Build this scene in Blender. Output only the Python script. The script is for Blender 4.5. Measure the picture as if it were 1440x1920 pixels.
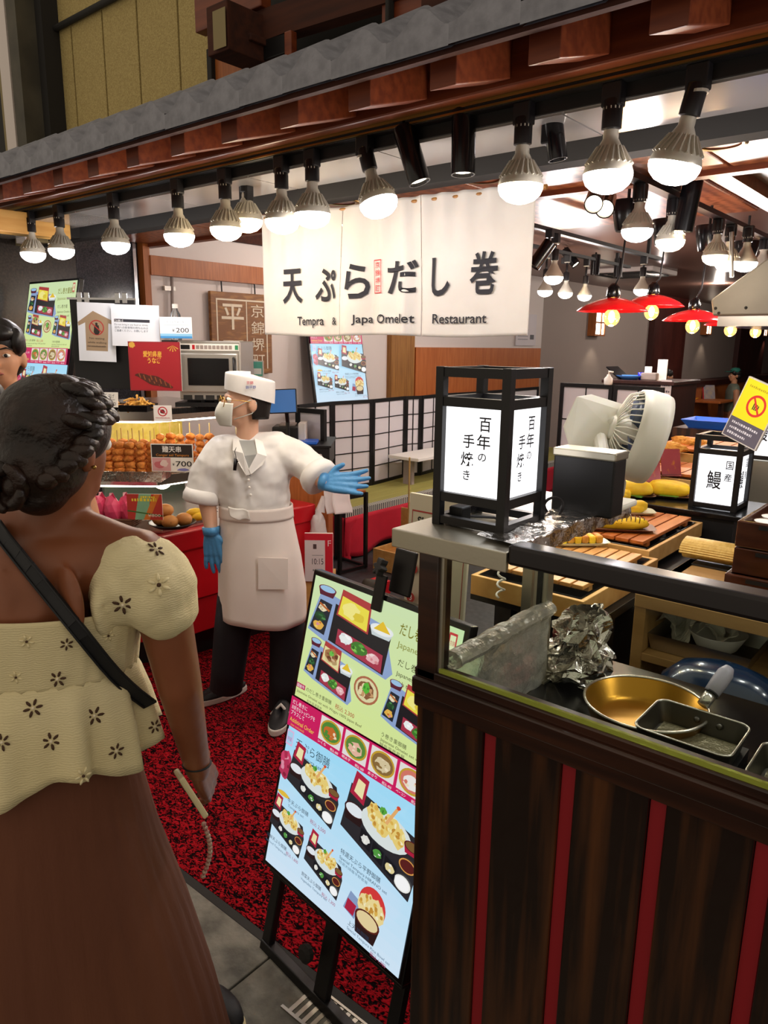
import bpy, bmesh, math, random
from mathutils import Vector, Matrix, Euler, noise
random.seed(7)
for _o in list(bpy.data.objects): bpy.data.objects.remove(_o, do_unlink=True)
SC = bpy.context.scene; COL = SC.collection
# ---------------------------------------------------------------- camera (pixels taken in the 1440 x 1920 frame)
FOC = 1380.0; PITCH = math.radians(12.87); ROLL = math.atan2(79, 6040); HEAD = math.radians(50.15); EYE = Vector((0, 0, 1.65))
FW = Vector((-math.cos(HEAD)*math.cos(PITCH), math.sin(HEAD)*math.cos(PITCH), -math.sin(PITCH)))
RT = Vector((math.sin(HEAD), math.cos(HEAD), 0)); UP = RT.cross(FW)
IR = RT*math.cos(ROLL) + UP*math.sin(ROLL); IU = UP*math.cos(ROLL) - RT*math.sin(ROLL)
cd = bpy.data.cameras.new('camera'); cam = bpy.data.objects.new('camera', cd); COL.objects.link(cam)
cd.sensor_fit = 'HORIZONTAL'; cd.sensor_width = 36; cd.lens = FOC/1440*36; cd.clip_start = .02; cd.clip_end = 100
m = Matrix.Identity(4)
for i in range(3): m[i][0] = IR[i]; m[i][1] = IU[i]; m[i][2] = -FW[i]; m[i][3] = EYE[i]
cam.matrix_world = m; SC.camera = cam
def P(x, y, X=None, Y=None, Z=None, D=None):
    """photo pixel to a point on a plane X, Y or Z = const, or at depth D"""
    d = FW + IR*((x-720)/FOC) - IU*((y-960)/FOC)
    t = D if D is not None else (X/d.x if X is not None else (Y/d.y if Y is not None else (Z-EYE.z)/d.z))
    return EYE + d*t
# ---------------------------------------------------------------- world, exposure
w = bpy.data.worlds.new('arcade_night'); SC.world = w; w.use_nodes = True
w.node_tree.nodes['Background'].inputs[0].default_value = (1.0, .86, .68, 1); w.node_tree.nodes['Background'].inputs[1].default_value = .38
SC.view_settings.view_transform = 'Standard'; SC.view_settings.look = 'None'; SC.view_settings.gamma = 1; SC.view_settings.use_curve_mapping = False
SC.view_settings.exposure = 0.55
# ---------------------------------------------------------------- materials
def lin(c):
    if isinstance(c, str):
        c = c.lstrip('#'); c = c if len(c) == 6 else ''.join(k*2 for k in c); c = [int(c[i:i+2], 16)/255 for i in (0, 2, 4)]
        c = [x/12.92 if x <= .04045 else ((x+.055)/1.055)**2.4 for x in c]
    return (c[0], c[1], c[2], 1)
MATS = {}
def mat(name, col, rough=.5, metal=0, col2=None, scale=8, stretch=None, detail=4, ramp=(.35, .65), bump=0, bscale=None, emit=0, ecol=None, trans=0, alpha=1, spec=.5, coat=0, tex='noise', ior=1.45, sheen=0, sss=0, btex='noise'):
    if name in MATS: return MATS[name]
    m = bpy.data.materials.new(name); m.use_nodes = True; MATS[name] = m
    nt = m.node_tree; b = nt.nodes['Principled BSDF']; N = nt.nodes.new; L = nt.links.new
    b.inputs['Base Color'].default_value = lin(col); b.inputs['Roughness'].default_value = rough; b.inputs['Metallic'].default_value = metal
    b.inputs['Specular IOR Level'].default_value = spec; b.inputs['IOR'].default_value = ior
    b.inputs['Transmission Weight'].default_value = trans; b.inputs['Alpha'].default_value = alpha; b.inputs['Coat Weight'].default_value = coat
    b.inputs['Sheen Weight'].default_value = sheen
    if sss: b.inputs['Subsurface Weight'].default_value = sss; b.inputs['Subsurface Radius'].default_value = (.02, .008, .004)
    if emit: b.inputs['Emission Color'].default_value = lin(ecol or col); b.inputs['Emission Strength'].default_value = emit
    tc = mp = None
    if col2 or bump:
        tc = N('ShaderNodeTexCoord'); mp = N('ShaderNodeMapping'); L(tc.outputs['Object'], mp.inputs[0])
        if stretch: mp.inputs['Scale'].default_value = stretch
    def texn(kind, sc):
        if kind == 'voronoi':
            t = N('ShaderNodeTexVoronoi'); t.inputs['Scale'].default_value = sc; o = t.outputs['Distance']
        elif kind == 'wave':
            t = N('ShaderNodeTexWave'); t.inputs['Scale'].default_value = sc; t.inputs['Distortion'].default_value = 6; t.inputs['Detail'].default_value = detail; o = t.outputs['Fac']
        else:
            t = N('ShaderNodeTexNoise'); t.inputs['Scale'].default_value = sc; t.inputs['Detail'].default_value = detail; o = t.outputs['Fac']
        L(mp.outputs[0], t.inputs['Vector']); return o
    if col2:
        r = N('ShaderNodeValToRGB'); L(texn(tex, scale), r.inputs[0])
        r.color_ramp.elements[0].position = ramp[0]; r.color_ramp.elements[1].position = ramp[1]
        r.color_ramp.elements[0].color = lin(col); r.color_ramp.elements[1].color = lin(col2); L(r.outputs[0], b.inputs['Base Color'])
    if bump:
        bp = N('ShaderNodeBump'); bp.inputs['Strength'].default_value = bump; bp.inputs['Distance'].default_value = .01
        L(texn(btex, bscale or scale), bp.inputs['Height']); L(bp.outputs[0], b.inputs['Normal'])
    return m
def printmat(name, emit=0, rough=.6):
    """flat print: colour comes from the shapes of the print itself"""
    if name in MATS: return MATS[name]
    m = bpy.data.materials.new(name); m.use_nodes = True; MATS[name] = m; nt = m.node_tree; b = nt.nodes['Principled BSDF']
    a = nt.nodes.new('ShaderNodeAttribute'); a.attribute_name = 'ink'; nt.links.new(a.outputs['Color'], b.inputs['Base Color']); b.inputs['Roughness'].default_value = rough
    if emit:
        nt.links.new(a.outputs['Color'], b.inputs['Emission Color']); b.inputs['Emission Strength'].default_value = emit
        if emit > .4: nt.links.remove(b.inputs['Base Color'].links[0]); b.inputs['Base Color'].default_value = (.01, .01, .01, 1)
    return m
# ---------------------------------------------------------------- objects
def tag(o, label=None, cat=None, group=None, kind=None):
    if label: o['label'] = label
    if cat: o['category'] = cat
    if group: o['group'] = group
    if kind: o['kind'] = kind
    return o
def thing(name, label, cat, loc=(0, 0, 0), rz=0, group=None):
    o = bpy.data.objects.new(name, None); COL.objects.link(o); o.location = loc; o.rotation_euler = (0, 0, rz); o.empty_display_size = .05
    return tag(o, label, cat, group)
def origin(o):
    v = Vector((0, 0, 0))
    while o is not None: v += o.location; o = o.parent
    return v
def dup(root, loc=None, rz=None, label=None, parent=None):
    c = root.copy(); COL.objects.link(c); c.parent = parent
    if loc is not None: c.location = loc
    if rz is not None: c.rotation_euler = (0, 0, rz) if not hasattr(rz, '__len__') else rz
    if label: c['label'] = label
    for ch in root.children: dup(ch, parent=c)
    return c
class MB:
    """collects shapes and links them as ONE mesh object"""
    def __init__(s): s.v = []; s.f = []; s.c = []
    def add(s, vs, fs, M=None):
        n = len(s.v); s.v += [tuple(M @ Vector(v)) if M is not None else tuple(v) for v in vs]; s.f += [tuple(i+n for i in f) for f in fs]; return s
    def box(s, a, b, M=None):
        (x0, y0, z0), (x1, y1, z1) = [tuple(min(p, q) for p, q in zip(a, b)), tuple(max(p, q) for p, q in zip(a, b))]
        return s.add([(x0,y0,z0),(x1,y0,z0),(x1,y1,z0),(x0,y1,z0),(x0,y0,z1),(x1,y0,z1),(x1,y1,z1),(x0,y1,z1)],
                     [(3,2,1,0),(4,5,6,7),(0,1,5,4),(1,2,6,5),(2,3,7,6),(3,0,4,7)], M)
    def cbox(s, c, d, M=None): return s.box([c[i]-d[i]/2 for i in range(3)], [c[i]+d[i]/2 for i in range(3)], M)
    def beam(s, a, b, wd, ht, up=(0, 0, 1)):
        a = Vector(a); b = Vector(b); d = (b-a); L = d.length; d.normalize(); u = Vector(up); x = d.cross(u).normalized(); u = x.cross(d)
        vs = [a + d*k + x*i*wd/2 + u*j*ht/2 for k in (0, L) for i, j in ((-1,-1),(1,-1),(1,1),(-1,1))]
        return s.add(vs, [(0,1,2,3),(7,6,5,4),(0,4,5,1),(1,5,6,2),(2,6,7,3),(3,7,4,0)])
    def tube(s, pts, r, n=10, cap=True):
        pts = [Vector(p) for p in pts]; rs = r if hasattr(r, '__len__') else [r]*len(pts); base = len(s.v); prev = None
        for i, p in enumerate(pts):
            t = (pts[min(i+1, len(pts)-1)] - pts[max(i-1, 0)]).normalized()
            if prev is None: x = t.cross(Vector((0, 0, 1))); x = x.normalized() if x.length > .05 else Vector((1, 0, 0))
            else: x = (prev - t*prev.dot(t)).normalized()
            prev = x; y = t.cross(x)
            for k in range(n):
                a = 2*math.pi*k/n; s.v.append(tuple(p + (x*math.cos(a) + y*math.sin(a))*rs[i]))
        for i in range(len(pts)-1):
            for k in range(n):
                a = base+i*n+k; b2 = base+i*n+(k+1) % n; s.f.append((a, b2, b2+n, a+n))
        if cap: s.f.append(tuple(base+k for k in reversed(range(n)))); s.f.append(tuple(base+(len(pts)-1)*n+k for k in range(n)))
        return s
    def lathe(s, prof, n=24, M=None, cap=True, sx=1, sy=1):
        vs = [(r*math.cos(2*math.pi*k/n)*sx, r*math.sin(2*math.pi*k/n)*sy, z) for r, z in prof for k in range(n)]; fs = []
        for i in range(len(prof)-1):
            for k in range(n): fs.append((i*n+k, i*n+(k+1) % n, (i+1)*n+(k+1) % n, (i+1)*n+k))
        if cap: fs.append(tuple(reversed(range(n)))); fs.append(tuple((len(prof)-1)*n+k for k in range(n)))
        return s.add(vs, fs, M)
    def prism(s, poly, z0, z1, M=None):
        n = len(poly); vs = [(x, y, z0) for x, y in poly] + [(x, y, z1) for x, y in poly]
        return s.add(vs, [tuple(reversed(range(n))), tuple(range(n, 2*n))] + [(i, (i+1) % n, n+(i+1) % n, n+i) for i in range(n)], M)
    def grid(s, fn, nu, nv, wrap=False):
        vs = [fn(i/nu, j/nv) for j in range(nv+1) for i in range(nu + (0 if wrap else 1))]; w_ = nu if wrap else nu+1
        fs = [(j*w_+i, j*w_+(i+1) % w_, (j+1)*w_+(i+1) % w_, (j+1)*w_+i) for j in range(nv) for i in range(nu)]
        return s.add(vs, fs)
    def blob(s, c, r, n=2, amp=.1, fq=3, seed=0, sc=(1, 1, 1), M=None):
        bm = bmesh.new(); bmesh.ops.create_icosphere(bm, subdivisions=n, radius=1); vs = []
        for v in bm.verts:
            k = 1 + amp*noise.noise(v.co*fq + Vector((seed*3.1, seed*1.7, seed))); vs.append(tuple(Vector(c) + Vector((v.co.x*sc[0], v.co.y*sc[1], v.co.z*sc[2]))*r*k))
        bm.verts.ensure_lookup_table(); fs = [tuple(v.index for v in f.verts) for f in bm.faces]; bm.free(); return s.add(vs, fs, M)
    def build(s, name, m, parent=None, smooth=False, bevel=0, seg=2, sub=0, solid=0, autos=None, local=False):
        off = origin(parent) if (parent is not None and not local) else Vector((0, 0, 0))
        me = bpy.data.meshes.new(name); me.from_pydata([tuple(Vector(v)-off) for v in s.v], [], s.f); me.update()
        bm = bmesh.new(); bm.from_mesh(me); bmesh.ops.recalc_face_normals(bm, faces=bm.faces); bm.to_mesh(me); bm.free()
        o = bpy.data.objects.new(name, me); COL.objects.link(o)
        if m is not None: me.materials.append(MATS[m] if isinstance(m, str) else m)
        if parent is not None: o.parent = parent
        if smooth:
            for p in me.polygons: p.use_smooth = True
        if solid: md = o.modifiers.new('solid', 'SOLIDIFY'); md.thickness = solid; md.offset = 0
        if bevel: md = o.modifiers.new('bevel', 'BEVEL'); md.width = bevel; md.segments = seg; md.limit_method = 'ANGLE'; md.angle_limit = math.radians(40)
        if sub: md = o.modifiers.new('sub', 'SUBSURF'); md.levels = sub; md.render_levels = sub
        if autos:
            for p in me.polygons: p.use_smooth = True
            me.set_sharp_from_angle(angle=math.radians(autos))
        return o
def box(name, a, b, m, parent=None, bevel=0): return MB().box(a, b).build(name, m, parent, bevel=bevel)
def struct(o): o['kind'] = 'structure'; return o
# ---------------------------------------------------------------- lettering and flat print
GL = {}
def glyphs(txt, bold=0):
    """outline of a text as triangles, 1 unit = 1 em, baseline at y 0"""
    k = (txt, bold)
    if k in GL: return GL[k]
    c = bpy.data.curves.new('t', 'FONT'); c.body = txt; c.size = 1; c.resolution_u = 3; c.fill_mode = 'FRONT'; c.offset = bold
    o = bpy.data.objects.new('t', c); COL.objects.link(o); dg = bpy.context.evaluated_depsgraph_get(); dg.update(); me = o.evaluated_get(dg).to_mesh()
    vs = [(v.co.x, v.co.y) for v in me.vertices]; fs = [tuple(p.vertices) for p in me.polygons]; o.evaluated_get(dg).to_mesh_clear()
    bpy.data.objects.remove(o, do_unlink=True); bpy.data.curves.remove(c); GL[k] = (vs, fs); return GL[k]
class Print:
    """coloured flat shapes on a plane (u right, v up); each later shape lies a hair above the earlier ones"""
    def __init__(s, lay=.0001): s.v = []; s.f = []; s.c = []; s.z = 0; s.lay = lay
    def poly(s, pts, col, up=True):
        n = len(s.v); s.z += s.lay if up else 0
        s.v += [(x, y, s.z) for x, y in pts]; s.f.append(tuple(range(n, n+len(pts)))); s.c.append(lin(col)); return s
    def rect(s, x0, y0, x1, y1, col): return s.poly([(x0, y0), (x1, y0), (x1, y1), (x0, y1)], col)
    def ell(s, x, y, rx, ry, col, n=18, a0=0, a1=2*math.pi): return s.poly([(x+rx*math.cos(a0+(a1-a0)*k/n), y+ry*math.sin(a0+(a1-a0)*k/n)) for k in range(n)], col)
    def ring(s, x, y, r0, r1, col, n=28, sy=1):
        s.z += s.lay; b = len(s.v)
        for r in (r0, r1): s.v += [(x+r*math.cos(2*math.pi*k/n), y+sy*r*math.sin(2*math.pi*k/n), s.z) for k in range(n)]
        for k in range(n): s.f.append((b+k, b+n+k, b+n+(k+1) % n, b+(k+1) % n)); s.c.append(lin(col))
        return s
    def blob(s, x, y, r, col, seed=0, n=14, ry=None):
        rr = random.Random(seed); ry = ry or r
        return s.poly([(x+r*(.8+.35*rr.random())*math.cos(2*math.pi*k/n), y+ry*(.8+.35*rr.random())*math.sin(2*math.pi*k/n)) for k in range(n)], col)
    def line(s, x0, y0, x1, y1, wd, col):
        dx, dy = x1-x0, y1-y0; L = math.hypot(dx, dy) or 1; nx, ny = -dy/L*wd/2, dx/L*wd/2
        return s.poly([(x0+nx, y0+ny), (x1+nx, y1+ny), (x1-nx, y1-ny), (x0-nx, y0-ny)], col)
    def text(s, txt, x, y, size, col, width=None, bold=0, sx=None, align='l', shear=0):
        vs, fs = glyphs(txt, bold)
        if not vs: return s
        xs = [a for a, b in vs]; w0 = max(xs)-min(xs); k = sx or size
        if width: k = width/w0
        ox = x - min(xs)*k if align == 'l' else (x - (min(xs)+w0/2)*k if align == 'c' else x - max(xs)*k)
        s.z += s.lay; n = len(s.v); s.v += [(ox+a*k+shear*b*size, y+b*size, s.z) for a, b in vs]
        for f in fs: s.f.append(tuple(i+n for i in f)); s.c.append(lin(col))
        return s
    def glyph_box(s, ch, x0, y0, x1, y1, col, bold=0, shear=0):
        """one glyph fitted into a rectangle"""
        vs, fs = glyphs(ch, bold); xs = [a for a, b in vs]; ys = [b for a, b in vs]
        kx = (x1-x0)/(max(xs)-min(xs)); ky = (y1-y0)/(max(ys)-min(ys)); s.z += s.lay; n = len(s.v)
        s.v += [(x0+(a-min(xs))*kx+shear*(b-min(ys))*ky, y0+(b-min(ys))*ky, s.z) for a, b in vs]
        for f in fs: s.f.append(tuple(i+n for i in f)); s.c.append(lin(col))
        return s
    def ticks(s, x, y, wd, ht, col, seed=0):
        """a line of print too small to read"""
        q = random.Random(seed); a = x
        while a < x+wd: b = q.uniform(.35, .8)*ht; s.rect(a, y, min(a+b, x+wd), y+ht*q.uniform(.7, 1), col); a += b+ht*.3
        return s
    def vtext(s, txt, x, y, size, col, bold=0, gap=1.08):
        """characters under each other, x = centre, y = top"""
        for i, ch in enumerate(txt): s.text(ch, x, y - size*(.86 + i*gap), size, col, bold=bold, align='c')
        return s
    def build(s, name, m, parent, M, bend=None):
        me = bpy.data.meshes.new(name); off = origin(parent)
        vs = [M @ Vector(v) for v in s.v] if bend is None else [Vector(bend(*v)) for v in s.v]
        me.from_pydata([tuple(v-off) for v in vs], [], s.f); a = me.color_attributes.new('ink', 'FLOAT_COLOR', 'CORNER'); i = 0
        for p, c in zip(me.polygons, s.c):
            for _ in range(p.loop_total): a.data[i].color = c; i += 1
        me.materials.append(m); me.update(); o = bpy.data.objects.new(name, me); COL.objects.link(o); o.parent = parent; return o
def plane(o, u, v, lift=0):
    """matrix of a plane with origin o, u to the right, v up; lifted along its normal"""
    o = Vector(o); u = Vector(u).normalized(); v = Vector(v).normalized(); n = u.cross(v).normalized(); v = n.cross(u); o = o + n*lift
    M = Matrix.Identity(4)
    for i in range(3): M[i][0] = u[i]; M[i][1] = v[i]; M[i][2] = n[i]; M[i][3] = o[i]
    return M
def light(name, parent, loc, energy, col, r=.03, kind='POINT', dirn=None, angle=2.0):
    l = bpy.data.lights.new(name, kind); l.energy = energy; l.color = col[:3]; l.shadow_soft_size = r
    o = bpy.data.objects.new(name, l); COL.objects.link(o); o.location = Vector(loc) - (origin(parent) if parent else Vector())
    if kind == 'SPOT': l.spot_size = angle; l.spot_blend = .6; o.rotation_euler = Vector(dirn or (0, 0, -1)).to_track_quat('-Z', 'Y').to_euler()
    if parent: o.parent = parent
    return o
# ================================================================ materials used by the setting
mat('stone', '#55534c', .75, col2='#7d7a70', scale=14, detail=8, bump=.35, bscale=60)
mat('grout', '#2c2a26', .9)
mat('darkfloor', '#2b2a2c', .55, col2='#3c3a3d', scale=30)
mat('carpet', '#b3111f', 1, spec=.1)
def carpet_nodes(m):
    nt = m.node_tree; b = nt.nodes['Principled BSDF']; N = nt.nodes.new; L = nt.links.new
    tc = N('ShaderNodeTexCoord'); mp = N('ShaderNodeMapping'); mp.inputs['Scale'].default_value = (62, 95, 60); L(tc.outputs['Object'], mp.inputs[0])
    n1 = N('ShaderNodeTexNoise'); n1.inputs['Scale'].default_value = .8; n1.inputs['Detail'].default_value = 1; n1.inputs['Distortion'].default_value = 1.6; L(mp.outputs[0], n1.inputs['Vector'])
    v = N('ShaderNodeTexVoronoi'); v.inputs['Scale'].default_value = 1.15; L(mp.outputs[0], v.inputs['Vector'])
    r = N('ShaderNodeValToRGB'); e = r.color_ramp.elements; e[0].position = .43; e[0].color = lin('#0e0204'); e[1].position = .54; e[1].color = lin('#8f0c18')
    e2 = r.color_ramp.elements.new(.66); e2.color = lin('#a81420'); L(n1.outputs['Fac'], r.inputs[0]); L(r.outputs[0], b.inputs['Base Color'])
    bp = N('ShaderNodeBump'); bp.inputs['Strength'].default_value = 1; bp.inputs['Distance'].default_value = .012
    L(n1.outputs['Fac'], bp.inputs['Height']); L(bp.outputs[0], b.inputs['Normal'])
carpet_nodes(MATS['carpet'])
mat('rubber', '#23211f', .8)
mat('whitewall', '#d9cfca', .85, bump=.05, bscale=90)
mat('greywall', '#9a8d86', .9, bump=.05, bscale=60)
mat('darkbrown', '#4a211b', .45, col2='#3a1813', scale=6, stretch=(1, 1, .15))
mat('orangewood', '#b5672f', .5, col2='#a4561f', scale=7, stretch=(6, 6, .5))
mat('postwood', '#a9622f', .45, col2='#92501f', scale=9, stretch=(8, 8, .6))
mat('pillarwood', '#9a6a2f', .5, col2='#7c4f1e', scale=8, stretch=(9, 9, .5))
mat('palebeam', '#c99a52', .5, col2='#b9863f', scale=5, stretch=(6, .6, 6))
mat('granite', '#2a2a2e', .12, col2='#4a4a50', scale=120, ramp=(.4, .8), detail=6)
mat('granitedark', '#26211e', .2, col2='#3a332e', scale=90, detail=6)
mat('chrome', '#c9c9cc', .16, 1)
mat('steel', '#b9b4ab', .3, 1, bump=.03, bscale=200, stretch=(1, 1, 12))
mat('ceilwood', '#a8623a', .38, col2='#7d3f20', scale=9, stretch=(.5, 5, 1), tex='wave', detail=5, ramp=(.25, .95))
mat('ceilmauve', '#7c5a4e', .35)
mat('soffit', '#8e8a86', .16, spec=.7)
mat('black', '#0e0d0e', .45)
mat('blackgloss', '#0c0b0d', .2)
mat('eavewood', '#7a3a1c', .42, col2='#5f2712', scale=6, stretch=(.5, 7, 7))
mat('eavedark', '#47200f', .85, col2='#34150a', scale=6, stretch=(.6, 6, 6))
mat('tilegrey', '#74757e', .5, col2='#8c8d97', scale=25, bump=.15, bscale=70)
mat('beigepanel', '#a08c58', .9, col2='#b8a56c', scale=160, detail=3, bump=.4, bscale=170)
mat('beigeplain', '#8a7c58', .85)
mat('columngrey', '#514c3f', .7, col2='#3f3b31', scale=6)
mat('gold', '#b08d48', .3, 1)
WX = -4.75      # the long left wall of the shop
CZ = 2.5        # ceiling height
# ---------------------------------------------------------------- ground
fl = struct(MB().box((-8, -2.5, -.06), (4, 3.0, -.015)).build('floor', 'grout'))
tile_mesh = None
for i in range(8):
    for j in range(5):
        x0 = -3.0 + i*.42 + (j % 2)*.21; y0 = -.42 + j*.312
        o = MB().box((x0+.003, y0+.003, -.02), (x0+.417, y0+.309, 0)).build('stone_slab', 'stone', fl, bevel=.003)
floor2 = struct(MB().box((-8, 3.0, -.06), (4, 22, -.004)).build('floor_inner', 'darkfloor'))
inner = struct(MB().box((-8, 1.14, -.02), (4, 3.0, -.012)).build('floor_entrance', 'darkfloor'))
cp = thing('carpet', 'red and black loop pile carpet covering the shop entrance floor', 'carpet', (-2.4, 2.2, 0))
MB().box((-4.3, 1.165, -.012), (-.78, 3.3, 0)).build('pile', 'carpet', cp)
MB().box((-4.3, 1.135, -.012), (-.78, 1.165, 0)).build('edge_strip', 'rubber', cp, bevel=.003)
gr = thing('drain_grate', 'metal drain grate in the paving beneath the big menu display', 'grate', (-.95, 1.09, 0))
for k in range(17): MB().box((-1.16+k*.024, 1.035, -.012), (-1.148+k*.024, 1.13, .002)).build('bar', 'steel', gr)
MB().box((-1.18, 1.028, -.012), (-.74, 1.036, .004)).build('rim', 'steel', gr); MB().box((-1.18, 1.129, -.012), (-.74, 1.135, .004)).build('rim', 'steel', gr)
# ---------------------------------------------------------------- left wall, cut where the photo shows its fields
def wy(x, y=600, X=WX): return P(x, y, X=X).y
yb = [2.05, wy(140, 500), wy(249, 500), wy(262, 500), wy(274, 500), wy(725, 690), wy(768, 700), wy(1015, 640), wy(1214, 640), wy(1274, 640), wy(1378, 640), wy(1426, 640), 26]
def field(name, i, m, z0=0, z1=CZ, proud=0, j=None):
    return struct(MB().box((WX-.15, yb[i], z0), (WX+proud, yb[(j or i)+1], z1)).build(name, m))
g0 = field('wall_granite_dark', 0, 'granitedark', proud=.02); g = field('wall_granite', 1, 'granite')
for k in range(3): MB().box((WX-.02, yb[1]+.006, .66*k+.5), (WX+.012, yb[2]-.006, .66*k+1.154)).build('stone_panel', 'granite', g, bevel=.002)
MB().box((WX-.01, yb[2]-.012, 0), (WX+.03, yb[2]+.012, CZ)).build('chrome_strip', 'chrome', g)
field('trim_1', 2, 'black', proud=-.02); field('trim_2', 3, 'postwood', proud=.05)
field('wall_left', 4, 'whitewall'); field('trim_3', 5, 'pillarwood', proud=.06)
wo = field('wall_orange', 6, 'orangewood', z1=1.62); field('wall_white_upper', 6, 'whitewall', z0=1.62)
struct(MB().box((WX-.02, yb[6]+.05, 1.0), (WX+.04, yb[7]-1.6, 1.62)).build('trim_4', 'orangewood'))
field('wall_grey', 7, 'greywall'); field('trim_5', 8, 'darkbrown', proud=.1); field('wall_grey_middle', 9, 'greywall'); field('trim_6', 10, 'darkbrown', proud=.1); field('wall_grey_far', 11, 'greywall')
struct(MB().box((WX, yb[8]+.3, 0), (WX+.35, 26, .95)).build('bench_back', 'orangewood'))
struct(MB().box((WX, yb[8]+.3, .95), (WX+.38, 26, 1.05)).build('trim_7', 'darkbrown'))
bz0, bz1 = P(280, 516, X=WX).z, P(280, 480, X=WX).z
struct(MB().box((WX, yb[4], bz0), (WX+.06, yb[5], bz1)).build('trim_8', 'postwood'))
struct(MB().box((WX, yb[4], CZ-.1), (WX+.05, yb[5], CZ)).build('trim_9', 'eavedark'))
struct(MB().box((-8, 22, 0), (4, 22.1, 3)).build('wall_back', 'darkbrown'))
struct(MB().box((1.9, 1.9, 0), (2.0, 22, 3)).build('wall_right', 'whitewall'))
# pieces left of the entrance, in front of the granite
struct(MB().box((-7.5, 1.9, 0), (WX-.02, 2.03, 2.55)).build('wall_street', 'darkbrown'))
struct(MB().box((WX-.02, 1.93, 0), (WX+.04, 2.05, 2.4)).build('trim_10', 'granitedark'))
struct(MB().box((-3.96, 1.2, P(125, 450, X=-3.9).z), (-3.86, wy(125, 430, -3.9), P(125, 411, X=-3.9).z)).build('trim_11', 'palebeam', bevel=.004))
# ---------------------------------------------------------------- ceilings
ce = struct(MB().box((-8, 2.12, CZ), (4, 22, CZ+.08)).build('ceiling', 'ceilmauve'))
NC = 2.30
for k in range(7): MB().box((-4.7+k*.95, 2.15, NC), (-3.76+k*.95, 3.05, CZ)).build('ceiling_board', 'ceilwood', ce, bevel=.006)
MB().box((-4.75, 2.12, NC-.03), (4, 2.15, CZ)).build('rim', 'steel', ce)
MB().box((-4.75, 3.05, NC-.02), (4, 3.11, CZ)).build('edge_board', 'eavewood', ce)
MB().box((-.92, 3.11, NC+.03), (1.9, 6.6, CZ)).build('lowered_panel', mat('panelbrown', '#8a6640', .35, col2='#7a5632', scale=5), ce)
MB().box((-1.0, 3.11, NC-.02), (-.92, 6.6, CZ)).build('edge_board', 'eavewood', ce)
MB().box((-2.7, 3.6, CZ-.05), (-1.3, 5.0, CZ)).build('ceiling_board', 'ceilwood', ce, bevel=.01)
so = struct(MB().box((-4.75, 1.87, 2.235), (4, 2.12, 2.5)).build('soffit', 'soffit'))
for k in range(10): MB().box((-4.7+k*.62, 1.872, 2.229), (-4.086+k*.62, 2.118, 2.236)).build('soffit_panel', 'soffit', so)
for (px, py, r) in ((1350, 272, .085), (640, 380, .085), (905, 338, .085)):
    c = P(px, py, Z=NC-.004); d = thing('downlight', {1350: 'round recessed downlight in wood ceiling above the two nearest bulbs', 640: 'recessed downlight ring above the left half of the noren', 905: 'recessed downlight ring above the noren split'}[px], 'downlight', c, group='recessed ceiling lights')
    MB().lathe([(r*.78, .0), (r, 0), (r, .004), (r*.78, .03)], 24, Matrix.Translation(c), cap=False).build('ring', 'gold', d, smooth=True)
    MB().lathe([(.001, .02), (r*.8, .02)], 24, Matrix.Translation(c), cap=False).build('reflector', 'gold', d)
# ---------------------------------------------------------------- eave of the roof
TY, TZ, TW = 1.45, 2.372, .1765
ev = struct(MB().box((-8, 1.78, 2.292), (4, 1.86, 2.42)).build('eave_beam', 'eavewood', bevel=.006))
struct(MB().box((-8, 1.862, 2.236), (4, 1.88, 2.50)).build('eave_black_board', 'black'))
struct(MB().add([(-8, TY+.03, 2.30), (4, TY+.03, 2.30), (4, 1.95, 2.47), (-8, 1.95, 2.47), (-8, TY+.03, 2.32), (4, TY+.03, 2.32), (4, 1.95, 2.49), (-8, 1.95, 2.49)],
    [(3,2,1,0),(4,5,6,7),(0,1,5,4),(1,2,6,5),(2,3,7,6),(3,0,4,7)]).build('roof_deck', 'eavedark'))
struct(MB().box((-8, TY+.03, 2.280), (4, TY+.05, 2.302)).build('eave_fascia', 'eavedark'))
rf = bpy.data.objects.new('roof', None); COL.objects.link(rf); struct(rf)
MB().box((-8, 1.72, 2.40), (4, 1.785, 2.46)).build('batten', 'eavedark', rf)
xr0 = P(115, 300, Y=1.56).x
for k in range(-3, 18):
    x = xr0 + k*.2625
    MB().add([(x-.038, 1.54, 2.236), (x+.038, 1.54, 2.236), (x+.038, 1.80, 2.315), (x-.038, 1.80, 2.315), (x-.038, 1.54, 2.325), (x+.038, 1.54, 2.325), (x+.038, 1.80, 2.43), (x-.038, 1.80, 2.43)],
        [(3,2,1,0),(4,5,6,7),(0,1,5,4),(1,2,6,5),(2,3,7,6),(3,0,4,7)]).build('rafter', 'eavewood', rf, bevel=.003)
def tileprof(t):      # flat pan on the left, round crest on the right
    return .5-.5*math.cos(2*math.pi*(t**1.25))
tp = []; nt_ = 14
for row, (yy, dz) in enumerate(((0, 0), (.02, .006), (.24, .125))):
    tp.append([(i/nt_*TW, TY+yy, 2.326 + dz + .046*tileprof(i/nt_)) for i in range(nt_+1)])
tv = []; tf = []
bot = [(i/nt_*TW, TY, 2.284) for i in range(nt_+1)]
rows = [bot] + tp + [[(x, y, z-.016) for x, y, z in tp[2]]] + [[(x, y+.012, z) for x, y, z in bot]]
w_ = nt_+1
for r_ in rows: tv += r_
for j in range(len(rows)-1):
    for i in range(nt_): tf.append((j*w_+i, j*w_+i+1, (j+1)*w_+i+1, (j+1)*w_+i))
xt0 = P(77, 262, Y=TY).x - TW*.55
proto = None
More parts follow.
